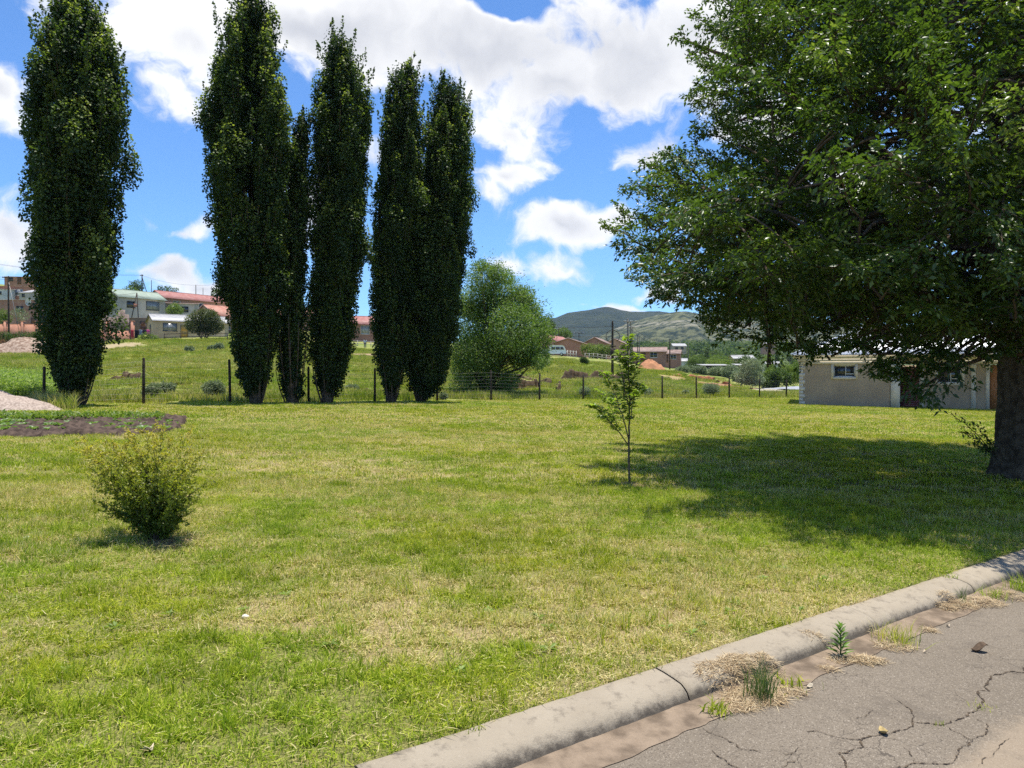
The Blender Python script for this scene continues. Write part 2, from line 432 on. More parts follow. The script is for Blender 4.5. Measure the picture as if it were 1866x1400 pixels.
ang = np.concatenate([np.arange(-180, -46, 4.0), np.arange(-44, 44.01, .3), np.arange(46, 180, 4.0)])
rr = np.concatenate([np.geomspace(.5, 140, 240), np.geomspace(146, 3300, 56)])
A, R = np.meshgrid(np.radians(ang), rr)
GX, GY = np.sin(A) * R, np.cos(A) * R
GZ = terrain(GX, GY)
s_ = kerb_s(GX, GY)
GZ = GZ - .45 * sstep(.03, .16, s_) * (1 - sstep(7.0, 7.4, s_)) * (R < 60)
na = len(ang); nr = len(rr)
V = np.stack([GX, GY, GZ], -1).reshape(-1, 3)
V = np.vstack([V, [0, 0, float(terrain(0., 0.)) - .45]])
i = np.arange(nr - 1)[:, None] * na; j = np.arange(na)[None]
Q = np.stack([i + j, i + na + j, i + na + (j + 1) % na, i + (j + 1) % na], -1).reshape(-1, 4)[:, ::-1]
jj = np.arange(na); T3 = np.stack([np.full(na, nr * na), (jj + 1) % na, jj], 1)
tag(mk('ground', V, [Q, T3], GROUNDMAT, smooth=True), kind='structure')

# ================================================================ ROAD, KERB, GUTTER
def road_material():
    m, t = newmat('weathered asphalt')
    pos = t.n('ShaderNodeNewGeometry').outputs['Position']
    agg = t.n('ShaderNodeTexVoronoi', {'Vector': pos, 'Scale': 230.0}).outputs['Color']
    ag = t.n('ShaderNodeSeparateColor', {0: agg}).outputs[0]
    base = t.mix(t.noise(pos, .9, 6, .6), (.135, .110, .080), (.205, .170, .128))
    base = t.mix(t.smooth(ag, .88, .98), base, (.30, .255, .20))
    base = t.mix(t.smooth(ag, .18, .05), base, (.085, .068, .052))
    g = ground(1760, 1330)
    mp = t.n('ShaderNodeMapping', {'Vector': pos, 'Location': (g[0] + .1, g[1] - .15, 0), 'Rotation': (0, 0, math.atan2(KT[1], KT[0])), 'Scale': (.75, .2, 1e6)}, vector_type='TEXTURE').outputs[0]
    ln = t.n('ShaderNodeVectorMath', {0: mp}, operation='LENGTH').outputs['Value']
    dust = t.smooth(t.m('ADD', ln, t.m('MULTIPLY', t.m('SUBTRACT', t.noise(pos, 5, 6, .65), .5), 1.6)), 1.1, .5)
    dust2 = t.smooth(t.noise(pos, 1.6, 6, .65), .58, .75)
    base = t.mix(t.m('MULTIPLY', dust, .55), base, (.31, .24, .165))
    base = t.mix(t.m('MULTIPLY', dust2, .35), base, (.36, .27, .19))
    base = t.mix(t.m('MULTIPLY', t.smooth(t.noise(pos, 3.2, 7, .7), .52, .68), .5), base, (.095, .078, .060))
    # hairline crazing of the old surface
    wp = t.n('ShaderNodeTexNoise', {'Vector': pos, 'Scale': 7.0, 'Detail': 5}).outputs['Color']
    wp = t.n('ShaderNodeVectorMath', {0: wp, 'Scale': .16}, operation='SCALE').outputs[0]
    pw = t.n('ShaderNodeVectorMath', {0: pos, 1: wp}, operation='ADD').outputs[0]
    ve = t.n('ShaderNodeTexVoronoi', {'Vector': pw, 'Scale': 6.5}, feature='DISTANCE_TO_EDGE').outputs['Distance']
    hair = t.m('MULTIPLY', t.smooth(ve, .016, .004), t.smooth(t.noise(pos, 2.2, 3), .50, .62))
    base = t.mix(t.m('MULTIPLY', hair, .75), base, (.06, .048, .038))
    b = t.n('ShaderNodeBsdfPrincipled', {'Roughness': .9, 'Specular IOR Level': .25, 'Base Color': base})
    hgt = t.m('SUBTRACT', t.m('ADD', t.m('MULTIPLY', ag, .5), t.noise(pos, 60, 5, .7)), t.m('MULTIPLY', hair, 1.5))
    bn = t.n('ShaderNodeBump', {'Strength': .55, 'Distance': .006, 'Height': hgt}); t.L.new(bn.outputs[0], b.inputs['Normal'])
    t.n('ShaderNodeOutputMaterial', {'Surface': b.outputs[0]}); return m
ROADMAT = road_material()

def roadz(x, y): return lawn(x, y) - ROADDROP
ts = np.concatenate([np.arange(-14, 12, .1), np.arange(12, 70, 1.0)]); ss = np.concatenate([np.arange(.235, 1.2, .05), np.arange(1.2, 7.11, .25)])
S_, T_ = np.meshgrid(ss, ts); RX, RY = kerb_xy(S_, T_)
RZ = roadz(RX, RY) + (fbm(RX * 1.5, RY * 1.5, 31) - .5) * .012 + .03 * np.sin(np.clip((S_ - .2) / 7, 0, 1) * np.pi)
def grid_faces(nr_, nc_):
    i = np.arange(nr_ - 1)[:, None] * nc_; j = np.arange(nc_ - 1)[None]
    return np.stack([i + j, i + j + 1, i + nc_ + j + 1, i + nc_ + j], -1).reshape(-1, 4)
tag(mk('road', np.stack([RX, RY, RZ], -1).reshape(-1, 3), [grid_faces(*RX.shape)[:, ::-1]], ROADMAT, smooth=True), kind='structure')
def roadh(x, y):
    s = kerb_s(x, y)
    return roadz(x, y) + (fbm(x * 1.5, y * 1.5, 31) - .5) * .012 + .03 * np.sin(np.clip((s - .2) / 7, 0, 1) * np.pi)
def surf(x, y):
    s = kerb_s(x, y)
    return np.where(s < 0, terrain(x, y), np.where(s < .262, lawn(x, y) + np.interp(s, KPROF[1:, 0], KPROF[1:, 1]), roadh(x, y)))
def onsurf(px, py):
    p0 = pix(px, py, 1.0) - np.array([0, 0, EYE])
    d = np.linspace(1.5, 12, 4000); Pp = np.array([0, 0, EYE]) + p0[None] * d[:, None]
    k = np.argmax(Pp[:, 2] <= surf(Pp[:, 0], Pp[:, 1]))
    return np.array([Pp[k, 0], Pp[k, 1], float(surf(Pp[k, 0], Pp[k, 1]))])
def onroad(px, py):
    """point of the road surface seen at (px, py)"""
    p0 = pix(px, py, 1.0) - np.array([0, 0, EYE])
    d = np.linspace(1.5, 12, 4000); Pp = np.array([0, 0, EYE]) + p0[None] * d[:, None]
    k = np.argmax(Pp[:, 2] <= roadh(Pp[:, 0], Pp[:, 1]))
    return np.array([Pp[k, 0], Pp[k, 1], float(roadh(Pp[k, 0], Pp[k, 1]))])

def kerb_material():
    m, t = newmat('old concrete')
    pos = t.n('ShaderNodeNewGeometry').outputs['Position']
    c = t.mix(t.noise(pos, 4, 6, .6), (.26, .215, .155), (.38, .325, .245))
    c = t.mix(t.smooth(t.noise(pos, 190, 3, .8), .58, .75), c, (.15, .13, .10))
    c = t.mix(t.smooth(t.noise(pos, 150, 2), .68, .8), c, (.5, .45, .37))
    c = t.mix(t.m('MULTIPLY', t.smooth(t.noise(pos, 11, 8, .75), .50, .66), .62), c, (.15, .125, .095))
    low = t.n('ShaderNodeAttribute', attribute_name='rnd').outputs['Fac']
    grime = t.smooth(t.m('ADD', low, t.m('MULTIPLY', t.m('SUBTRACT', t.noise(pos, 14, 6, .75), .5), .8)), .34, .66)
    c = t.mix(t.m('MULTIPLY', grime, .85), c, (.075, .062, .048))
    b = t.n('ShaderNodeBsdfPrincipled', {'Roughness': .92, 'Specular IOR Level': .2, 'Base Color': c})
    bn = t.n('ShaderNodeBump', {'Strength': .8, 'Distance': .008, 'Height': t.noise(pos, 70, 8, .8)}); t.L.new(bn.outputs[0], b.inputs['Normal'])
    t.n('ShaderNodeOutputMaterial', {'Surface': b.outputs[0]}); return m
joints = [kerb_t(*ground(1195, 1222)[:2]), kerb_t(*ground(1530, 1105)[:2]), kerb_t(*ground(1705, 1045)[:2])]
J = [joints[0] - 1.75 * k for k in (7, 6, 5, 4, 3, 2, 1)] + joints + [joints[2] + 1.7 * k for k in range(1, 30)]
KPROF = prof = np.array([(0, -.35), (0, .0), (.012, .010), (.07, .004), (.14, -.006), (.185, -.017), (.212, -.032), (.228, -.052), (.238, -.074), (.248, -.096), (.26, -.112), (.28, -.2)])
gr = np.array([0, .2, .25, .22, .22, .25, .35, .5, .62, .72, .8, .8])
mb = MB()
for a, b_ in zip(J[:-1], J[1:]):
    tt = np.arange(a + .004, b_ - .004, .06); tt = np.append(tt, b_ - .004)
    Tk, _ = np.meshgrid(tt, np.arange(len(prof)), indexing='ij')
    off = (fbm(Tk * 2.2, Tk * 0 + 3, 77) - .5) * .012
    edge = (fbm(Tk * 14, np.arange(len(prof))[None] * .5 + Tk * 0, 12) - .5) * .010
    sx_ = prof[None, :, 0] + np.where(prof[None, :, 0] < .001, (fbm(Tk * 9, Tk * 0, 4) - .5) * .03, off)
    x_, y_ = kerb_xy(sx_, Tk); tilt = np.sin(a * 37) * .006
    z_ = lawn(x_, y_) + prof[None, :, 1] + edge * .9 + tilt
    n0, n1 = Tk.shape
    Vk = np.stack([x_, y_, z_], -1).reshape(-1, 3)
    caps = [np.arange(n1)[None], (np.arange(n1) + (n0 - 1) * n1)[None, ::-1]]
    mb.add(Vk, [grid_faces(n0, n1)] + caps, np.tile(gr, n0))
tag(mb.build('kerb', kerb_material(), smooth=False), kind='structure')

gut = pmat('gutter silt', (.14, .105, .074), (.29, .22, .155), 6, .95, .1, .8, 90, detail=8, world=True)
tt = np.arange(-3, 12, .04); uu = np.linspace(0, 1, 9)
Tk, U = np.meshgrid(tt, uu, indexing='ij')
wid = .20 + (fbm(Tk * 1.3, Tk * 0, 8) - .5) * .09 + (fbm(Tk * 8, Tk * 0, 18) - .5) * .03
sx_ = .235 + U * wid
x_, y_ = kerb_xy(sx_, Tk); z_ = roadh(x_, y_) + .004 + .014 * (1 - U) ** 2 + (fbm(x_ * 20, y_ * 20, 2) - .5) * .006 * (1 - U)
tag(mk('gutter', np.stack([x_, y_, z_], -1).reshape(-1, 3), [grid_faces(*Tk.shape)[:, ::-1]], gut, smooth=True), kind='structure')

# cracks in the road surface, filled with dark grit
Z6 = lambda X, Y: (1200 + X / 2.802, 1050 + Y / 2.802)
CR = [([(1860, 462), (1790, 490), (1715, 505), (1683, 545), (1690, 590), (1665, 640), (1600, 700), (1520, 740), (1440, 765), (1370, 752), (1300, 752)], 16),
      ([(1255, 660), (1295, 700), (1298, 755), (1270, 785), (1170, 810), (1070, 825), (1040, 860), (990, 890), (925, 905), (960, 975), (972, 1000)], 13),
      ([(750, 795), (850, 808), (930, 828), (1060, 828)], 8), ([(1180, 980), (1300, 960), (1470, 965), (1525, 930), (1530, 890), (1600, 850), (1660, 820), (1685, 770), (1620, 730)], 10),
      ([(220, 775), (290, 815), (350, 835), (420, 885), (530, 905)], 8), ([(270, 890), (340, 940), (430, 1000)], 9), ([(620, 1000), (715, 935)], 7), ([(1480, 765), (1560, 820), (1600, 850)], 7),
      ([(560, 890), (650, 915), (720, 870)], 6), ([(1180, 600), (1255, 660)], 6), ([(1000, 730), (1060, 715), (1100, 680)], 6), ([(1630, 980), (1720, 900), (1800, 830)], 6), ([(1240, 870), (1300, 960)], 6), ([(550, 745), (640, 750)], 6)]
mb = MB(); rg = np.random.default_rng(3)
for pts, wd in CR:
    P = np.array([onroad(*Z6(*p))[:2] for p in pts])
    for _ in range(4):
        mid = (P[:-1] + P[1:]) / 2; L = np.linalg.norm(P[1:] - P[:-1], axis=1)[:, None]
        mid = mid + rg.normal(size=mid.shape) * L * .11
        Q_ = np.empty((len(P) + len(mid), 2)); Q_[::2] = P; Q_[1::2] = mid; P = Q_
    k = len(P); tn = np.gradient(P, axis=0); tn /= np.linalg.norm(tn, axis=1)[:, None] + 1e-9
    nn = np.stack([-tn[:, 1], tn[:, 0]], 1); ww = wd / 1000 * (.12 + .95 * rg.random(k) ** 2) * np.minimum(1, np.minimum(np.arange(k), np.arange(k)[::-1]) / 6 + .12)
    a = P + nn * ww[:, None] / 2; b_ = P - nn * ww[:, None] / 2
    Vc = np.concatenate([np.c_[a, roadh(a[:, 0], a[:, 1]) + .004], np.c_[b_, roadh(b_[:, 0], b_[:, 1]) + .004]])
    q = np.arange(k - 1); mb.add(Vc, [np.stack([q, q + 1, q + 1 + k, q + k], 1)])
tag(mb.build('road_cracks', pmat('crack grit', (.045, .034, .026), (.10, .075, .05), 30, .95, .1)), kind='structure')

# ================================================================ GRASS
def grassmat(name, lush_stops, straw_stops, base_dry=0.0, use_dry=True, trans=.4):
    m, t = newmat(name)
    pos = t.n('ShaderNodeNewGeometry').outputs['Position']
    r = t.n('ShaderNodeAttribute', attribute_name='rnd').outputs['Fac']
    lush = t.ramp(t.m('FRACT', t.m('MULTIPLY', r, 7.31)), lush_stops)
    straw = t.ramp(t.m('FRACT', t.m('MULTIPLY', r, 13.7)), straw_stops)
    big = t.noise(pos, .25, 3)
    lush = t.mix(t.smooth(big, .35, .65), lush, t.mix(1.0, lush, (1.22, 1.0, .8), 'MULTIPLY'))
    lush = t.mix(1.0, lush, t.mix(t.smooth(t.noise(pos, 2.6, 5, .65), .34, .66), (.72, .78, .66), (1.12, 1.1, 1.05)), 'MULTIPLY')
    if use_dry:
        d = t.m('ADD', t.m('MULTIPLY', dryness(t, pos), .56), base_dry)
    else:
        d = t.m('ADD', t.m('MULTIPLY', t.smooth(t.m('ADD', t.m('MULTIPLY', t.noise(pos, .09, 4), .55), t.m('MULTIPLY', t.noise(pos, .8, 5, .65), .5)), .45, .62), .55), base_dry)
    isdry = t.m('LESS_THAN', r, d)
    c = t.mix(isdry, lush, straw)
    b = t.n('ShaderNodeBsdfPrincipled', {'Roughness': .55, 'Specular IOR Level': .12, 'Base Color': c})
    tr = t.n('ShaderNodeBsdfTranslucent', {'Color': t.mix(1.0, c, (1.25, 1.35, .7), 'MULTIPLY')})
    ms = t.n('ShaderNodeMixShader', {0: trans, 1: b.outputs[0], 2: tr.outputs[0]})
    t.n('ShaderNodeOutputMaterial', {'Surface': ms.outputs[0]})
    return m
LUSH = [(0, (.12, .20, .016)), (.35, (.24, .34, .026)), (.7, (.37, .46, .045)), (1, (.52, .57, .10))]
STRAW = [(0, (.44, .35, .14)), (.5, (.60, .51, .23)), (1, (.74, .66, .36))]
GM = grassmat('lawn blades', LUSH, STRAW, .07)
GH = grassmat('hillside grass blades', [(0, (.14, .22, .025)), (.5, (.25, .33, .042)), (1, (.38, .43, .085))], [(0, (.34, .31, .10)), (1, (.55, .48, .22))], .12, False)

def blades(rng, x, y, z, L, W, lean, flat=None):
    """curved two-segment blades; flat = share of cut blades lying on the thatch"""
    n = len(x); a = rng.random(n) * 2 * np.pi; la = rng.random(n) * 2 * np.pi
    ln = np.abs(rng.normal(size=n)) * lean
    if flat is not None:
        f = rng.random(n) < flat; ln = np.where(f, 1.35 + rng.random(n) * .15, ln)
    D = np.stack([np.sin(ln) * np.cos(la), np.sin(ln) * np.sin(la), np.cos(ln)], 1)
    D2 = unit(D + np.stack([np.cos(la), np.sin(la), -.3 * np.ones(n)], 1) * (.25 + .4 * rng.random(n))[:, None])
    S = np.stack([np.cos(a), np.sin(a), np.zeros(n)], 1) * (W / 2)[:, None]
    B = np.stack([x, y, z], 1)
    if flat is not None: B[:, 2] += np.where(f, .012 + .02 * rng.random(n), 0)
    M = B + D * (L * .55)[:, None]; Tt = M + D2 * (L * .5)[:, None]
    V = np.stack([B - S, B + S, M - S * .8, M + S * .8, Tt], 1).reshape(-1, 3)
    k = np.arange(n)[:, None] * 5
    rn = rng.random(n)
    if flat is not None: rn = np.where(f, rn * .32, rn)
    return V, k + np.array([[0, 1, 3, 2]]), k + np.array([[2, 3, 4]]), np.repeat(rn, 5)

def tile(name, seed, size, n, lo, hi, wlo, whi, lean, mat, flat=.12, clump=0):
    rng = np.random.default_rng(seed)
    x = (rng.random(n) - .5) * size; y = (rng.random(n) - .5) * size
    if clump:
        cx = (rng.random(clump) - .5) * size; cy = (rng.random(clump) - .5) * size; k = rng.integers(0, clump, n); m_ = rng.random(n) < .6
        x = np.where(m_, cx[k] + rng.normal(size=n) * size * .05, x); y = np.where(m_, cy[k] + rng.normal(size=n) * size * .05, y)
    hz = .55 + .9 * vnoise(x / size * 4 + 9, y / size * 4 + seed, 3)
    L = (lo + (hi - lo) * rng.random(n) ** 1.7) * hz; W = wlo + (whi - wlo) * rng.random(n)
    V, q, t3, rn = blades(rng, x, y, np.full(n, -.004), L, W, lean, flat)
    return mk(name, V, [q, t3], mat, None, rn, link=False)

def scatter(name, label, tiles, P, rot, scl, idx):
    cl = bpy.data.collections.new(name + ' tiles')
    for o in tiles: cl.objects.link(o)
    me = bpy.data.meshes.new(name); me.vertices.add(len(P)); me.vertices.foreach_set('co', np.asarray(P, np.float32).ravel())
    a = me.attributes.new('rot', 'FLOAT_VECTOR', 'POINT'); a.data.foreach_set('vector', np.asarray(rot, np.float32).ravel())
    a = me.attributes.new('scl', 'FLOAT_VECTOR', 'POINT'); a.data.foreach_set('vector', np.asarray(scl, np.float32).ravel())
    a = me.attributes.new('idx', 'INT', 'POINT'); a.data.foreach_set('value', np.asarray(idx, np.int32))
    o = bpy.data.objects.new(name, me); COL.objects.link(o)
    g = bpy.data.node_groups.new(name, 'GeometryNodeTree')
    g.interface.new_socket('Geometry', in_out='INPUT', socket_type='NodeSocketGeometry'); g.interface.new_socket('Geometry', in_out='OUTPUT', socket_type='NodeSocketGeometry')
    t = NT(g)
    gi = t.n('NodeGroupInput'); go = t.n('NodeGroupOutput')
    ci = t.n('GeometryNodeCollectionInfo', {'Collection': cl, 'Separate Children': True, 'Reset Children': True})
    ra = t.n('GeometryNodeInputNamedAttribute', {'Name': 'rot'}, data_type='FLOAT_VECTOR'); sa = t.n('GeometryNodeInputNamedAttribute', {'Name': 'scl'}, data_type='FLOAT_VECTOR'); ia = t.n('GeometryNodeInputNamedAttribute', {'Name': 'idx'}, data_type='INT')
    er = t.n('FunctionNodeEulerToRotation', {0: ra.outputs['Attribute']})
    ip = t.n('GeometryNodeInstanceOnPoints', {'Points': gi.outputs[0], 'Instance': ci.outputs[0], 'Pick Instance': True, 'Instance Index': ia.outputs['Attribute'], 'Rotation': er.outputs[0], 'Scale': sa.outputs['Attribute']})
    t.L.new(ip.outputs[0], go.inputs[0])
    md = o.modifiers.new('grow', 'NODES'); md.node_group = g
    return tag(o, label, 'grass', None, 'stuff')

BEDPOLY = [ground(*p)[:2] for p in ((-60, 796), (60, 797), (215, 795), (300, 791), (342, 768), (330, 762), (150, 764), (-60, 766))]
def inpoly(x, y, poly):
    ins = np.zeros(np.shape(x), bool); n = len(poly)
    for k in range(n):
        x0, y0 = poly[k]; x1, y1 = poly[(k + 1) % n]
        c = ((y0 > y) != (y1 > y)) & (x < (x1 - x0) * (y - y0) / (y1 - y0 + 1e-12) + x0); ins ^= c
    return ins

def lawn_tiles(size, d0, d1, seed):
    rng = np.random.default_rng(seed)
    gx = np.arange(-48, 48, size); gy = np.arange(0, 62, size)
    X, Y = [a.ravel() for a in np.meshgrid(gx, gy)]
    X = X + (rng.random(len(X)) - .5) * size * .14; Y = Y + (rng.random(len(Y)) - .5) * size * .14
    c = CX + F * X / np.maximum(Y, .5)
    ok = (Y >= d0) & (Y < d1) & (np.abs(X) < .74 * Y + 1.5) & (kerb_s(X, Y) < -size * .62) & (Y < fence_d(c) + .6) & ~inpoly(X, Y, BEDPOLY)
    X, Y = X[ok], Y[ok]
    return np.stack([X, Y, terrain(X, Y)], 1), rng

def place(P, rng, ntile, zvar=.6):
    n = len(P)
    sz = (.62 + zvar * vnoise(P[:, 0] * .7, P[:, 1] * .7, 21) + .3 * rng.random(n))
    e = .3
    zx = (terrain(P[:, 0] + e, P[:, 1]) - terrain(P[:, 0] - e, P[:, 1])) / (2 * e); zy = (terrain(P[:, 0], P[:, 1] + e) - terrain(P[:, 0], P[:, 1] - e)) / (2 * e)
    rot = np.zeros((n, 3)); yaw = rng.random(n) * 2 * np.pi
    for k in range(n):
        nrm = Vector((-zx[k], -zy[k], 1)).normalized()
        q = Vector((0, 0, 1)).rotation_difference(nrm)
        rot[k] = (q.to_matrix() @ Matrix.Rotation(yaw[k], 3, 'Z')).to_euler()
    return rot, np.stack([np.ones(n), np.ones(n), sz], 1), rng.integers(0, ntile, n)

def build_grass():
    T0 = [tile('short_grass', 100 + k, .62, 3200, .024, .078, .003, .0068, .62, GM, .22, 9) for k in range(6)]
    P, rng = lawn_tiles(.45, 2.2, 10.0, 1); r, s, i = place(P, rng, 6); scatter('near_grass', 'short mown lawn grass beside the kerb', T0, P, r, s, i)
    T1 = [tile('lawn_grass', 120 + k, 1.15, 3300, .03, .08, .006, .012, .6, GM, .24, 14) for k in range(5)]
    P, rng = lawn_tiles(1.0, 9.6, 21.0, 2); r, s, i = place(P, rng, 5); scatter('lawn_grass', 'sunlit mown lawn grass round the sapling', T1, P, r, s, i)
    T2 = [tile('far_lawn_grass', 140 + k, 1.75, 2600, .035, .075, .014, .03, .6, GM, .28, 14) for k in range(4)]
    P, rng = lawn_tiles(1.5, 20.2, 60.0, 3); r, s, i = place(P, rng, 4, .5); scatter('far_lawn_grass', 'pale mown lawn grass in front of the poplars', T2, P, r, s, i)
    # rough grass over the hillside behind the fence
    T3 = [tile('hillside_grass', 160 + k, 2.6, 1500, .07, .24, .02, .045, .5, GH, None, 26) for k in range(5)]
    rng = np.random.default_rng(4); Ps = []
    X, Y = [a.ravel() for a in np.meshgrid(np.arange(-95, 60, 2.0), np.arange(24, 128, 2.0))]
    X = X + rng.random(len(X)) - .5; Y = Y + rng.random(len(X)) - .5
    c = CX + F * X / Y; fd = fence_d(c)
    lim = np.interp(c, [-300, 250, 420, 660, 900, 1020, 1180, 1300, 1400, 1500], [100, 112, 118, 128, 128, 128, 105, 92, 76, 62])
    bare = np.zeros(len(X), bool)
    for (px, py, rx, ry, col, k) in BARE:
        g = ground(px, py); bare |= ((X - g[0]) / rx) ** 2 + ((Y - g[1]) / ry) ** 2 < .8
    ok = (Y > fd + 1.1) & (Y < lim) & (np.abs(X) < .72 * Y + 2) & ~bare
    X, Y = X[ok], Y[ok]; P = np.stack([X, Y, terrain(X, Y)], 1); r, s, i = place(P, rng, 5, .9)
    s[:, 2] *= np.where(Y - fence_d(CX + F * X / Y) < 4, 1.5, 1.0)
    scatter('hillside_grass', 'rough green grass on the slope behind the fence', T3, P, r, s, i)
    # ragged fringe along the back of the kerb
    rng = np.random.default_rng(5); n = 30000
    tt = -1.5 + rng.random(n) * 13; s0 = -.40 + rng.random(n) * (.40 + .022 * (vnoise(tt * 6, tt * 0, 4) - .2))
    x, y = kerb_xy(s0, tt); L = (.025 + .05 * rng.random(n) ** 1.6) * (.6 + .7 * vnoise(x * 3, y * 3, 8)); W = .0028 + .0032 * rng.random(n)
    V, q, t3, rn = blades(rng, x, y, terrain(x, y), L, W, .75, .3)
    tag(mk('kerb_grass', V, [q, t3], GM, None, rn), 'ragged lawn edge creeping over the back of the kerb', 'grass', None, 'stuff')
    # longer unmown tufts
    rng = np.random.default_rng(6); n = 110; V_, q_, t_, r_ = [], [], [], []; o = 0
    for k in range(n):
        d = 3.2 + rng.random() ** 1.5 * 13; X = (rng.random() * 1.4 - .7) * d
        if kerb_s(X, d) > -.12: continue
        m_ = rng.integers(18, 46); x = X + rng.normal(size=m_) * .03; y = d + rng.normal(size=m_) * .03
        V, q, t3, rn = blades(rng, x, y, terrain(x, y), .07 + .09 * rng.random(m_), .003 + .004 * rng.random(m_), .38); V_.append(V); q_.append(q + o); t_.append(t3 + o); r_.append(rn * .5 + .45); o += len(V)
    tag(mk('tall_grass', np.vstack(V_), [np.vstack(q_), np.vstack(t_)], GM, None, np.concatenate(r_)), 'longer grass tufts missed by the mower', 'grass', None, 'stuff')
build_grass()
# ================================================================ TREES AND PLANTS
BARK = pmat('dark bark', (.075, .054, .038), (.155, .115, .082), 9, .95, .1, .9, 45)
TWIG = pmat('twig bark', (.06, .048, .036), (.10, .08, .06), 14, .9, .1)
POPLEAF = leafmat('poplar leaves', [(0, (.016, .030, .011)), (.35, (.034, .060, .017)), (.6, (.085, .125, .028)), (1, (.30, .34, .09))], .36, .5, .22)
ELMLEAF = leafmat('broad crown leaves', [(0, (.034, .062, .015)), (.5, (.062, .105, .021)), (.8, (.12, .175, .032)), (1, (.22, .26, .07))], .34, .38, .5)
WILLOWLEAF = leafmat('grey green leaves', [(0, (.062, .11, .024)), (.5, (.12, .19, .038)), (1, (.24, .30, .085))], .35, .5, .4)
FARLEAF = leafmat('distant foliage', [(0, (.035, .062, .018)), (.5, (.062, .10, .025)), (1, (.115, .15, .042))], .3, .6, .2)
LIGHTLEAF = leafmat('light distant foliage', [(0, (.08, .125, .025)), (.5, (.135, .19, .036)), (1, (.22, .26, .07))], .3, .6, .2)
GREYLEAF = leafmat('silvery scrub leaves', [(0, (.11, .145, .075)), (.5, (.20, .245, .135)), (1, (.34, .37, .23))], .25, .7, .2, (1.1, 1.2, .8))

